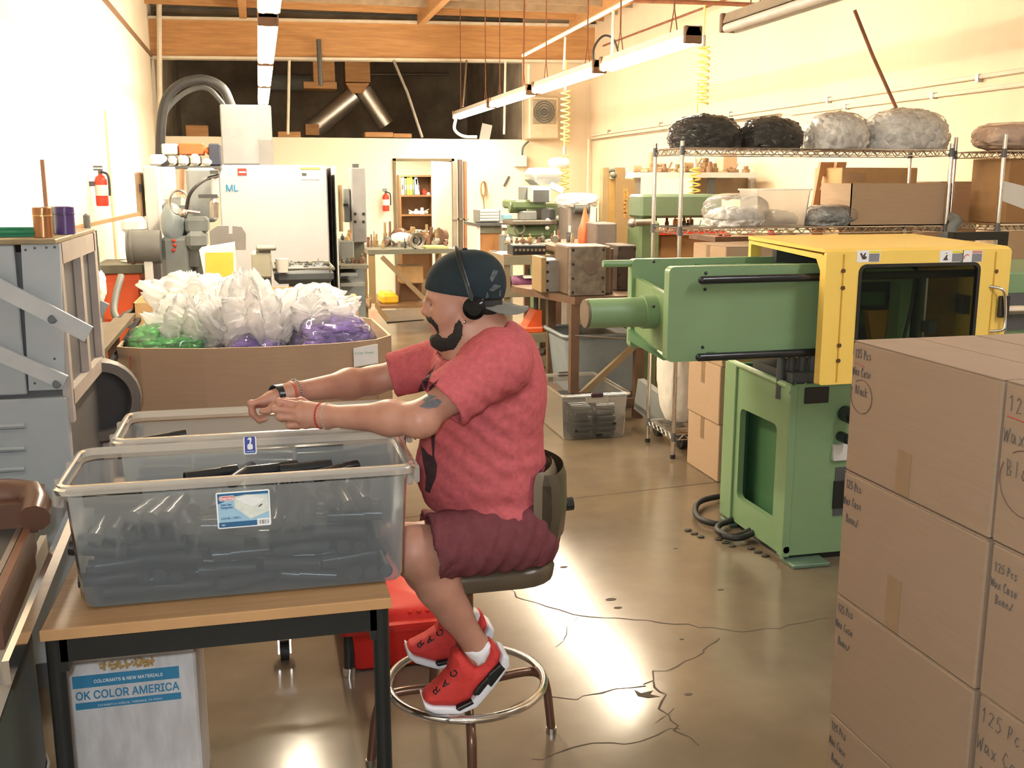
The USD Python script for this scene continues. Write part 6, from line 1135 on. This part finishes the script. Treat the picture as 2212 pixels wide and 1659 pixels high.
# grey panels right of it
t = thing('electrical_cabinet', 'tall grey cabinet panel with four dark holes right of the white machine', 'cabinet', at(780, 560, 10.2)); obj('panel', bx(*span(758, 362, 793, 524, 10.0, .35), b=.01), look('panel_grey', (.24, .24, .245), .5), t); obj('side_panel', bx(*span(741, 406, 758, 480, 10.1, .3), b=.01), GREYP, t); obj('cap', bx(*span(762, 354, 775, 363, 10.05, .1)), GREYD, t)
for x in (767, 785):
    for y in (462, 479): a = at(x, y, 10.0); obj('hole', cy(a, a - [0, .012, 0], .014, 10), BLACKP, t)
obj('stand', bx(*span(735, 524, 790, 640, 10.1, .3, 0)), OLIVE, t); obj('handle', bx(*span(742, 440, 752, 446, 10.05, .1)), BLACKP, t); obj('pipe', cat(cy(at(734, 400, 9.9), at(737, 500, 9.9), .02, 8)), TAN, t)
s = span(738, 578, 795, 612, 8.8, .5); t = thing('tool_rack', 'blue-grey tool rack with stepped shelves beside the white machine', 'rack', ((s[0] + s[1]) / 2, 9, 0)); obj('shelf', bx(*span(735, 574, 796, 580, 8.8, .5)), OLIVE, t); obj('shelf', bx(*span(735, 590, 772, 596, 8.8, .5)), GREYP, t); obj('shelf', bx(*span(735, 612, 788, 618, 8.8, .5)), GREYP, t); obj('back', bx(*span(735, 574, 790, 660, 9.25, .03, 0)), look('rack_blue', (.30, .34, .36), .5), t); obj('side', bx(*span(728, 560, 736, 690, 8.8, .5, 0)), GREYP, t)
clutter('small tool lying on the blue-grey rack', 740, 790, 574, 8.9, .3, 26, 5, 8, [BROWNM, STEEL, TAN, GREYD]); s_ = span(735, 521, 768, 640, 9.55, .5, 0); single('grey_stand', bx(*s_, b=.01), GREYP, 'grey stand under the dark boxes left of the holed cabinet', 'stand'); clutter('dark part stacked left of the holed cabinet', 738, 765, 520, 9.6, .3, 34, 3, 9, [look('cardboard_tan', (.50, .32, .15)), GREYD], s_[5] + .001, cat_='box', nm='small_box')
# ---------------------------------------------------------------- far workbench
Yb_ = 11.2; s = span(795, 540, 985, 552, Yb_, 1.0); zb_ = s[5]
t = thing('workbench', 'far workbench with angle-iron legs below the office door', 'workbench', ((s[0] + s[1]) / 2, 11.7, 0)); obj('top', bx(s[0], s[1], Yb_, Yb_ + 1.0, zb_ - .05, zb_), OLIVE, t); obj('shelf', bx(s[0], s[1], Yb_ + .05, Yb_ + .95, at(830, 662, Yb_)[2] - .03, at(830, 662, Yb_)[2]), look('bench_shelf', (.20, .11, .05), .6), t)
for X in (s[0] + .04, s[1] - .04):
    for y in (Yb_ + .04, Yb_ + .94): obj('leg', bx(X - .035, X + .035, y - .03, y + .03, 0, zb_ - .05), TAN, t)
obj('brace', bar(at(825, 555, Yb_), at(915, 645, Yb_), .05), look('brace_tan', (.22, .155, .085), .5), t); obj('brace', bar(at(800, 645, Yb_), at(835, 690, Yb_), .05), TAN, t)
single('yellow_can', bx(*span(823, 634, 862, 660, Yb_ + .2, .4), b=.04), look('can_yellow', (.85, .52, .03), .45), 'yellow rounded container on the lower shelf of the far workbench', 'container'); single('white_red_bottle', cat(lathe([(0, 0), (.05, 0), (.05, .28), (.02, .32), (.02, .36), (0, .36)], [at(806, 660, Yb_ - .1)[0], Yb_ - .1, .001], 16)), look('bottle_pink', (.75, .45, .35), .4), 'pale red-topped bottle left under the far workbench', 'bottle', smooth=40); single('dark_box', bx(*span(862, 600, 912, 650, Yb_ + .5, .3), b=.01), look('box_dark_brown', (.16, .08, .04), .6), 'dark box under the far workbench', 'box'); single('tan_box', bx(*span(865, 575, 915, 612, Yb_ + .3, .3), b=.01), look('cardboard_tan', (.50, .32, .15)), 'tan box hanging under the far workbench top', 'box')
t = thing('chuck_ring', 'large grey steel ring standing on the front edge of the far workbench', 'ring', at(899, 560, Yb_ - .12)); c = at(899, 543, Yb_ + .05); c[2] = zb_ + .092; obj('ring', lathe([(.055, -.04), (.085, -.045), (.09, 0), (.085, .045), (.055, .04), (.05, 0), (.055, -.04)], c, 28, (.25, -1, 0)), STEEL, t, smooth=40); obj('hub', lathe([(.0, .02), (.03, .02), (.04, -.03), (0, -.03)], c, 20, (.25, -1, 0)), GREYD, t)
clutter('machined part piled on the far workbench', 800, 880, 540, Yb_ + .1, .7, 38, 12, 11, [BROWNM, GREYD, STEEL, look('part_rust', (.17, .085, .05), .6), TAN], zb_ + .001); clutter('metal part piled behind the steel ring on the far workbench', 880, 975, 535, Yb_ + .4, .5, 46, 13, 12, [BROWNM, OLIVE, STEEL, look('part_rust', (.17, .085, .05)), TAN], zb_ + .001); clutter('tool heaped at the back of the far workbench', 830, 960, 538, Yb_ + .75, .2, 62, 13, 13, [BROWNM, look('part_rust', (.17, .085, .05)), TAN], zb_ + .001); single('green_block', bx(*span(918, 533, 968, 547, Yb_ + .05, .3), b=.01), look('block_olive_green', (.33, .34, .10), .6), 'flat olive-green block at the right end of the far workbench', 'block'); single('white_rag', rough_up(ell(at(868, 515, Yb_ + .5), (.12, .1, .07), 3), .03, 14, 5), WHITE, 'crumpled white rag on the far workbench', 'rag', smooth=50)
single('floor_mat', prism([tuple(atz(x, y, 0)[:2]) for x, y in ((823, 672), (893, 671), (915, 692), (836, 698))], 'z', .001, .012), look('mat_brown', (.075, .05, .03), .8), 'dark mat on the floor in front of the far workbench', 'mat')
s = span(760, 640, 775, 690, 8.3, .2, 0); single('post_box', bx(*s, b=.01), look('cardboard_tan', (.50, .32, .15)), 'tall tan box standing behind the right side of the bulk box', 'box')
# ---------------------------------------------------------------- office: bookcase with books
Yk = 17.6; s = span(862, 378, 938, 520, Yk, .35, 0); t = thing('bookcase', 'brown wooden bookcase seen through the office door', 'bookcase', ((s[0] + s[1]) / 2, Yk, 0)); BW = look('bookcase_wood', (.20, .10, .04), .55, var=.08)
obj('side', bx(s[0], s[0] + .03, Yk, Yk + .35, 0, s[5]), BW, t); obj('side', bx(s[1] - .03, s[1], Yk, Yk + .35, 0, s[5]), BW, t); obj('back', bx(s[0], s[1], Yk + .33, Yk + .35, 0, s[5]), BW, t); lv = [at(880, y, Yk)[2] for y in (425, 467, 507)]
for z in [s[5] - .03] + lv: obj('shelf', bx(s[0] + .03, s[1] - .03, Yk, Yk + .33, z, z + .03), BW, t)
X = s[0] + .035
for k, (w, h, c) in enumerate(((.05, .30, 'w'), (.04, .28, 'd'), (.04, .29, 'y'), (.05, .30, 'y'), (.03, .26, 'd'), (.05, .30, 'b'), (.04, .27, 'w'))):
    mt = {'w': PAPER, 'd': look('book_green', (.10, .13, .09), .6), 'y': look('book_yellow', (.80, .52, .04), .6), 'b': look('book_blue', (.22, .27, .33), .6)}[c]; tt = thing('book', ['white book at the left end of the top office shelf', 'dark green book beside the white one on the office shelf', 'thin yellow book on the office shelf', 'thick yellow book on the office shelf', 'narrow dark book right of the yellow books', 'blue-grey book on the office shelf', 'white book leaning at the right end of the office books'][k], 'book', (X, Yk, lv[0] + .03), 'books in the office bookcase')
    m = bx(X, X + w, Yk + .02, Yk + .22, lv[0] + .031, lv[0] + .031 + h, .004); obj('cover', rot(m, 0 if k < 6 else -8, (0, 1, 0), (X, Yk, lv[0])), mt, tt); obj('title', bx(X + .01, X + w - .01, Yk + .018, Yk + .021, lv[0] + .12, lv[0] + .2), PAPER if c != 'w' else INK, tt); X += w + .004
clutter('small white carton on the office bookcase', 885, 930, 467, Yk + .02, .25, 16, 4, 21, [PAPER, OFFW], lv[1] + .031, 'small_carton', None, 'carton'); clutter('pale object on the lower office shelf', 866, 930, 507, Yk + .02, .25, 13, 4, 22, [PAPER, TAN], lv[2] + .031, 'small_carton', None, 'carton'); clutter('red and white packet on the top office shelf', 915, 932, 425, Yk + .02, .2, 14, 2, 23, [RED, PAPER], lv[0] + .031, 'packet', None, 'packet')
# brown bars standing by the door
for k, (x0, x1, mt, lb) in enumerate(((977, 989, look('bar_olive_grey', (.26, .23, .18), .6), 'grey-brown bar, leftmost of the bars standing right of the office door'), (990, 1001, look('bar_dark', (.10, .075, .055), .6), 'darkest of the bars standing right of the office door'), (1002, 1010, look('bar_rust', (.30, .13, .06), .6), 'rust-brown bar, rightmost of the bars standing right of the office door'))):
    a, b = at(x0, 348 - 4 * (k == 1), 14.2), at(x1, 560, 14.2); tt = thing('metal_bar', lb, 'bar', (a[0], 14.2, 0), 'bars beside the office door'); obj('bar', bx(a[0], b[0], 14.2, 14.27, 0, a[2], .006), mt, tt); obj('clip', bx(a[0] - .02, b[0] + .02, 14.18, 14.2, at(990, 472, 14.2)[2] - .02, at(990, 472, 14.2)[2]), STEEL, tt)

# ---------------------------------------------------------------- benches and mills at the right rear
t = thing('drawer_cabinet', 'small grey parts cabinet with many drawers on the far right bench', 'cabinet', at(1058, 478, 12)); s = span(1033, 453, 1081, 480, 12, .3); obj('case', bx(*s, b=.006), GREYP, t)
for r in range(4): obj('drawer', bx(s[0] + .02, s[1] - .02, 11.985, 12.0, s[4] + .02 + r * .033, s[4] + .046 + r * .033), OFFW, t)
t = thing('side_table', 'brown cupboard under the grey parts cabinet', 'cupboard', at(1060, 560, 12)); s = span(1030, 482, 1084, 565, 11.95, .6, 0); obj('top', bx(s[0] - .03, s[1] + .1, 11.9, 12.6, s[5] - .03, s[5]), GREYD, t); obj('side', bx(s[0], s[0] + .04, 11.95, 12.55, 0, s[5] - .03), WHITE, t); obj('front', bx(s[0] + .04, s[1], 11.97, 12.5, .4, s[5] - .12), look('cupboard_brown', (.36, .17, .06), .6), t); obj('drawer', bx(s[0] + .04, s[1], 11.95, 12.5, s[5] - .12, s[5] - .03), OLIVE, t)
t = thing('bench_grinder', 'small grey grinder with a blue cover beside the brown cupboard', 'grinder', at(1098, 535, 11.5)); obj('cover', bx(*span(1088, 463, 1107, 479, 11.5, .15), b=.01), look('cover_blue', (.20, .42, .55), .5), t); obj('head', cat(cy(at(1083, 492, 11.5), at(1110, 492, 11.5), .035, 14), cy(at(1096, 480, 11.5), at(1096, 510, 11.5), .03, 12)), STEEL, t); obj('pedestal', bx(*span(1085, 508, 1108, 535, 11.5, .2, 0), b=.01), GREYP, t)
t = thing('extension_lead', 'coiled tan cord hanging on the far wall', 'cord', at(1045, 420, 15.4)); obj('coil', cat(*[tb([at(1044, 408, 15.42) + [.05 * math.cos(q) * (.7 + .1 * k), -.02 * k, .11 * math.sin(q)] for q in np.arange(16) * math.pi / 8], .012, 5, True) for k in range(3)]), TAN, t); obj('tail', cy(at(1044, 425, 15.42), at(1046, 452, 15.42), .008, 5), TAN, t)
single('wall_scraper', bar(at(1089, 402, 15.485), at(1100, 381, 15.485), .03), GREYD, 'short dark tool hanging slanted on the far wall', 'tool')
GMILL = look('mill_green', (.12, .18, .085), .5, var=.12)
Yg = 9.6; t = thing('green_mill', 'green milling machine with a white hood below the yellow hose', 'milling machine', at(1160, 500, Yg)); obj('column', bx(*span(1160, 440, 1208, 540, Yg + .3, .4, 0), b=.02), GMILL, t); obj('ram', bx(*span(1110, 432, 1180, 452, Yg, .5), b=.02), GMILL, t); obj('ram_head', cat(cy(at(1100, 449, Yg + .1), at(1135, 449, Yg + .1), .05, 16)), GMILL, t, smooth=40); obj('table', bx(*span(1106, 476, 1205, 486, Yg - .1, .4), b=.01), look('mill_table', (.13, .11, .085), .5), t); obj('saddle', bx(*span(1115, 486, 1190, 512, Yg, .4), b=.02), GMILL, t); c = at(1122, 494, Yg - .05); obj('handwheel', tb([c + [.05 * math.cos(q), 0, .05 * math.sin(q)] for q in np.arange(20) * math.pi / 10], .012, 6, True), OLIVE, t, smooth=50)
obj('readout', bx(*span(1148, 402, 1190, 437, Yg - .05, .3), b=.01), OFFW, t); obj('screen', bx(*span(1153, 411, 1186, 436, Yg - .06, .012)), GREYD, t); obj('hood', bx(*span(1150, 362, 1218, 388, Yg + .2, .4), b=.06), WHITE, t); obj('hood_cap', bx(*span(1200, 340, 1232, 362, Yg + .25, .3), b=.03), OFFW, t); obj('hood_lip', prism([tuple(at(x, y, Yg + .15)[[0, 2]]) for x, y in ((1152, 388), (1215, 384), (1205, 396), (1165, 400))], 'y', Yg + .15, Yg + .5), GREYP, t); obj('side_box', bx(*span(1130, 402, 1150, 437, Yg + .1, .2), b=.01), GREYP, t); obj('arm', bar(at(1190, 400, Yg), at(1215, 412, Yg), .06), WHITE, t); obj('vise', bx(*span(1128, 456, 1160, 476, Yg - .05, .2), b=.01), GREYP, t); obj('vise', bx(*span(1170, 450, 1200, 476, Yg, .2), b=.01), GREYD, t)
[obj('knob', ell(at(x_, y_, Yg - .05), .022, 2), WHITE, t, smooth=True) for x_, y_ in ((1182, 492), (1183, 476), (1206, 470))]
t = thing('surface_grinder', 'grey grinder under a white plastic cover behind the square mould', 'machine', at(1255, 520, 9.2)); obj('body', bx(*span(1228, 445, 1290, 520, 9.2, .4, 0), b=.02), look('grinder_mauve', (.21, .18, .16), .5), t); blob(*[v for v in span(1222, 418, 1300, 452, 9.15, .45)], .14, 3, 51, WHITE, t, 'cover'); obj('guard', bx(*span(1275, 446, 1287, 490, 9.15, .05)), WHITE, t); obj('wheel', cy(at(1240, 452, 9.15), at(1270, 452, 9.15), .04, 16), GREYD, t)
zo = at(1200, 524, 8.4)[2]; xo0, xo1 = at(1190, 524, 8.0)[0], at(1345, 524, 8.0)[0]
t = thing('oil_bench', 'rusty bench holding bottles behind the square mould', 'bench', ((xo0 + xo1) / 2, 8.4, 0)); obj('top', bx(xo0, xo1, 7.85, 8.9, zo - .04, zo), BROWNM, t); [obj('leg', bx(x_, x_ + .05, y_, y_ + .05, 0, zo - .04), BROWNM, t) for x_ in (xo0, xo1 - .05) for y_ in (7.86, 8.84)]
clutter('oil bottle or brown jar on the bench behind the square mould', 1200, 1290, 524, 8.3, .4, 46, 11, 31, [look('bottle_brown', (.15, .06, .03), .35), OFFW, look('part_rust', (.17, .085, .05)), TAN, GREYD], zo + .001, 'bottle', None, 'bottle')
c = at(1263, 500, 8.2); c[2] = zo + .001; single('orange_bottle', lathe([(0, 0), (.05, 0), (.055, .02), (.055, .12), (.035, .17), (.02, .24), (.008, .30), (0, .30)], c, 20), look('bottle_orange', (.70, .15, .05), .35), 'orange squeeze bottle standing on the bench behind the square mould', 'bottle', smooth=40)
s = span(1288, 482, 1332, 525, 7.9, .3); single('grey_block', bx(s[0], s[1], 7.9, 8.2, zo + .001, s[5], b=.01), look('block_mauve', (.15, .125, .11), .5), 'plain grey-mauve block behind the square mould', 'block')
# long steel bench with moulds
Yn = 6.7; zt2 = at(1290, 640, Yn)[2]; t = thing('mould_bench', 'rusty steel bench carrying the moulds left of the green machine', 'bench', (at(1265, 700, Yn)[0], 7.2, 0)); X0_, X1_ = at(1172, 640, Yn)[0], at(1400, 640, Yn)[0]
RB = look('bench_rust', (.13, .075, .045), .55, .2, var=.15); obj('top', prism([(X0_, Yn + .75), (at(1240, 640, Yn)[0], Yn - .02), (X1_, Yn - .02), (X1_, Yn + .9), (X0_, Yn + .9)], 'z', zt2 - .05, zt2), RB, t)
for x, y in ((at(1243, 700, Yn)[0], Yn + .03), (at(1190, 700, Yn + .8)[0], Yn + .8), (X1_ - .05, Yn + .03), (X1_ - .05, Yn + .85)): obj('leg', bx(x - .03, x + .03, y - .03, y + .03, 0, zt2 - .05), RB, t)
xl = at(1243, 700, Yn)[0]; obj('brace', bar((xl, Yn + .03, .14), (X1_ - .05, Yn + .03, .55), .04), look('brace_tan', (.42, .30, .17)), t); obj('rail', bar((xl, Yn + .03, .12), (X1_ - .05, Yn + .03, .12), .05), RB, t); obj('rail', bar((xl, Yn + .03, .12), (at(1190, 700, Yn + .8)[0], Yn + .8, .12), .05), RB, t); obj('rod', cy((xl, Yn, at(1250, 725, Yn)[2]), (X1_, Yn, at(1370, 735, Yn)[2]), .006, 6), STEEL, t)
def mould(label, x0, y0, x1, y1, Y, d, mat, disc=None, nm='mould'):
    s = span(x0, y0, x1, y1, Y, d); t = thing(nm, label, 'mould', ((s[0] + s[1]) / 2, Y, zt2), 'steel moulds on the bench'); obj('block', bx(s[0], s[1], Y, Y + d, zt2 + .001, s[5], .006), mat, t)
    if disc: a = at(*disc, Y); obj('locating_ring', cat(cy(a, a - [0, .012, 0], .05, 26), cy(a - [0, .012, 0], a - [0, .016, 0], .028, 18)), look('ring_dark', (.12, .09, .07), .5), t, smooth=40)
    for u in (.08, .92):
        for v in (.08, .36, .64, .92): p = np.array([s[0] + (s[1] - s[0]) * u, Y, zt2 + (s[5] - zt2) * v]); obj('bolt_hole', cy(p, p - [0, .004, 0], .010, 8), BLACKP, t)
    return s
MS = look('mould_steel', (.11, .092, .072), .45, .3, scale=14, col2=(.22, .19, .155), bump=.2, bscale=40)
mould('large square steel mould with a round locating ring on the bench', 1232, 532, 1308, 636, 6.72, .05, MS, (1275, 577)); s = span(1308, 532, 1322, 632, 6.74, .3); t = thing('mould', 'back half of the square mould behind its ringed plate', 'mould', (s[0], 6.9, zt2)); obj('block', bx(at(1226, 600, 6.78)[0], s[1], 6.775, 7.1, zt2 + .001, s[5], .01), look('mould_brown', (.13, .09, .06), .5, .2), t); obj('plate', bx(s[1], s[1] + .03, 6.80, 7.1, zt2 + .001, s[5] - .02, .004), RB, t)
mould('smaller pale steel mould with a shiny face at the left end of the bench', 1180, 562, 1214, 628, 7.0, .25, look('mould_pale', (.27, .26, .26), .35, .5, var=.1)); s = span(1169, 556, 1181, 632, 7.0, .26); single('steel_plate', bx(s[0], s[1] - .002, 7.0, 7.26, zt2 + .001, s[5], .004), TAN, 'tan side plate against the smaller mould', 'plate')
mould('dark steel mould right of the square mould', 1335, 530, 1372, 640, 7.0, .3, look('mould_dark', (.07, .05, .04), .5, .2))
# rack behind the man's cap
Yr = 7.9; t = thing('steel_rack', 'olive steel rack full of fixtures behind the cap of the man', 'rack', (at(1135, 650, Yr)[0], 8.1, 0)); X0_, X1_ = at(1088, 600, Yr)[0], at(1215, 600, Yr)[0]
for x in (X0_ + .03, X1_ - .03):
    for y in (Yr + .03, Yr + .5): obj('post', bx(x - .025, x + .025, y - .025, y + .025, 0, at(1100, 550, Yr)[2]), look('rack_tan', (.20, .155, .095), .5), t)
for y in (552, 622, 722, 775): z = at(1100, y, Yr)[2]; obj('shelf', bx(X0_, X1_, Yr, Yr + .55, z - .05, z), look('rack_shelf', (.23, .165, .095), .5), t); obj('shelf_lip', bx(X0_, X1_, Yr - .006, Yr, z - .075, z - .005), look('rack_lip', (.19, .175, .12), .5), t)
z1 = at(1100, 552, Yr)[2]; t = thing('socket_strip', 'black strip with a row of bright sockets on the steel rack', 'rack strip', (X0_, Yr, z1)); s = span(1108, 530, 1180, 552, Yr + .02, .2); obj('block', bx(*s, b=.008), BLACKP, t)
for k in range(8): a = at(1114 + k * 8.6, 540, Yr + .018); obj('socket', cat(cy(a, a - [0, .01, 0], .012, 10)), CHROME, t)
clutter('rusty fixture lying on top of the steel rack', 1095, 1215, 531, Yr + .1, .3, 24, 14, 41, [look('part_rust', (.17, .085, .05)), OLIVE, TAN, OFFW], z1 + .001 + .08); clutter('olive fixture on the upper shelf of the steel rack', 1098, 1165, 622, Yr + .05, .3, 46, 6, 42, [OLIVE, GREYD, GMILL], at(1100, 622, Yr)[2] + .001); single('purple_cloth', rough_up(bx(*span(1120, 602, 1172, 621, Yr + .02, .3), b=.02).subdivide().subdivide(), .02, 12, 3), look('cloth_purple', (.20, .06, .15), .7), 'purple cloth folded on the upper shelf of the steel rack', 'cloth', smooth=50); single('white_ruler', bx(*span(1133, 596, 1160, 601, Yr, .05)), WHITE, 'short white bar lying on the purple cloth', 'bar')
t = thing('bottle_jack', 'bright red steel stand on the lower shelf of the steel rack', 'stand', at(1145, 722, Yr)); z2 = at(1145, 722, Yr)[2] + .001; g = [tuple(at(x, y, Yr)[[0, 2]]) for x, y in ((1135, 720), (1162, 672), (1174, 672), (1174, 720))]; obj('body', prism([(x, max(z, z2)) for x, z in g], 'y', Yr + .05, Yr + .25), ORANGE, t); obj('base', bx(at(1118, 720, Yr)[0], at(1176, 720, Yr)[0], Yr + .03, Yr + .3, z2, z2 + .05, .01), ORANGE, t); obj('screw', cy((at(1168, 690, Yr)[0], Yr + .15, z2 + .15), (at(1168, 690, Yr)[0], Yr + .15, z2 + .28), .02, 10), GREYD, t)
clutter('red or yellow can on the lower steel rack shelf', 1180, 1215, 722, Yr + .02, .2, 22, 3, 43, [RED, look('can_yellow', (.85, .52, .03)), GREYD], at(1145, 722, Yr)[2] + .001, 'small_can', None, 'can'); clutter('steel part on the bottom shelf of the steel rack', 1130, 1205, 775, Yr + .02, .3, 26, 4, 44, [STEEL, OFFW, BROWNM], at(1145, 775, Yr)[2] + .001)
t = thing('plastic_tub', 'blue-grey plastic tub under the rusty bench', 'tub', (at(1300, 780, 7.3)[0], 7.3, 0)); s = span(1222, 728, 1400, 800, 7.0, .6); TUBG = look('tub_blue_grey', (.22, .26, .28), .45); obj('body', loft([ring_xy(s[0] + .05, s[1] - .05, 7.03, 7.5, .04, .131), ring_xy(s[0], s[1], 7.0, 7.55, .05, s[5])]), TUBG, t, smooth=40); obj('rim', tb(list(ring_xy(s[0] - .01, s[1] + .01, 6.99, 7.56, .05, s[5])), .014, 6, True), TUBG, t); obj('lid', bx(s[0] + .25, s[1] - .02, 7.03, 7.52, s[5] - .04, s[5] - .02), GREYD, t)
obj('stand', bx(s[0] + .06, s[1] - .06, 7.05, 7.48, 0, .13), GREYD, t)
# tan cabinet, green machine, wall shelf
Yt = 9.0; t = thing('tan_machine_cover', 'tall tan sheet-metal machine cover with orange lettering', 'machine cover', at(1345, 530, Yt)); g = Polygon([tuple(at(x, y, Yt)[[0, 2]]) for x, y in ((1330, 528), (1330, 362), (1350, 362), (1352, 375), (1350, 386), (1371, 387), (1378, 470), (1378, 528))]); obj('front', prism(g, 'y', Yt, Yt + .06), TAN, t); obj('panel', bx(*span(1303, 362, 1316, 480, Yt + .05, .1)), look('tan_light', (.30, .22, .11), .5), t); obj('panel', bx(*span(1316, 386, 1331, 490, Yt + .03, .1)), look('tan_gold', (.35, .22, .07), .5), t); obj('hanging_part', cat(bx(*span(1317, 363, 1330, 372, Yt + .02, .1), b=.01), ell(at(1325, 378, Yt), .03, 2)), OLIVE, t); obj('stand', bx(*span(1305, 480, 1376, 560, Yt + .1, .3, 0)), TAN, t)
for k, ch in enumerate('HMGEIDE'[:7]): obj('lettering', words(ch, .042, at(1346, 417 + k * 8.7, Yt - .002), (1, 0, 0), (0, 0, 1)), look('letter_orange', (.75, .30, .06), .5), t)
GD2 = look('green_machine_far', (.115, .165, .10), .5, var=.06)
Yq = 7.95; t = thing('far_green_machine', 'dark green machine behind the left end of the wire shelf', 'machine', at(1450, 560, Yq)); obj('beam', bx(*span(1385, 420, 1560, 470, Yq, .3), b=.02), GD2, t); obj('column', bx(*span(1383, 478, 1424, 560, Yq - .3, .3, 0), b=.02), GMILL, t); obj('tube', cat(cy(at(1362, 482, Yq - .35), at(1410, 480, Yq - .35), .028, 14), ell(at(1366, 482, Yq - .35), .035, 2)), STEEL, t, smooth=40); obj('post', bx(*span(1388, 424, 1420, 482, Yq + .05, .2, 0), b=.01), GD2, t)
obj('body', bx(*span(1424, 505, 1560, 640, Yq + .1, .5, 0), b=.02), look('machine_orange_brown', (.36, .19, .08), .5), t); obj('shelf', bx(*span(1424, 500, 1560, 506, Yq, .5)), RED, t)
clutter('orange and tan part stored on the far green machine', 1425, 1540, 500, Yq + .02, .4, 40, 12, 51, [look('part_orange', (.60, .32, .10), .5), TAN, BROWNM, BLACKP]); clutter('yellow and red packet behind the middle wire shelf', 1560, 1740, 512, 6.6, .3, 16, 8, 52, [look('part_cream', (.75, .62, .38), .5), RED, TAN], None, 'packet', None, 'packet'); t = thing('low_shelf', 'brown shelf board on legs behind the wire shelf', 'shelf', at(1700, 518, 6.7)); obj('board', bx(*span(1545, 512, 1860, 518, 6.55, .45)), BROWNM, t); [obj('leg', bx(*span(x_, 518, x_ + 10, 700, 6.9, .05, 0)), BROWNM, t) for x_ in (1560, 1840)]
t = thing('wall_shelf', 'white wall shelf full of wooden blocks at the right wall', 'shelf', at(1500, 380, 9.6)); s = span(1370, 372, 1632, 384, 9.5, .6); obj('board', bx(*s), OFFW, t); obj('back_panel', bx(*span(1500, 382, 1642, 430, 10.0, .04)), look('panel_dull_tan', (.27, .20, .13), .6), t); obj('bracket', bx(*span(1532, 384, 1544, 440, 9.55, .05)), GREYD, t)  # back panel is one even dull tan
obj('post', bx(*span(1372, 384, 1380, 560, 9.9, .06, 0)), OFFW, t); obj('post', bx(*span(1622, 384, 1630, 560, 9.9, .06, 0)), OFFW, t)
zs = s[5] + .001; WB = [look('block_wood_a', (.27, .16, .08), .6), look('block_wood_b', (.36, .25, .14), .6), look('block_wood_c', (.20, .115, .055), .6)]
clutter('wooden block on the white wall shelf', 1375, 1625, 372, 9.55, .2, 26, 16, 61, WB, zs, 'wooden_block', 'wooden blocks on the wall shelf', 'block'); clutter('wooden block at the back of the white wall shelf', 1400, 1540, 372, 9.9, .15, 46, 7, 62, WB, zs, 'wooden_block', 'wooden blocks on the wall shelf', 'block')
single('tan_box', bx(*span(1562, 330, 1592, 372, 9.75, .2), b=.01), look('box_pink_tan', (.62, .40, .26), .6), 'upright pinkish box on the white wall shelf', 'box')
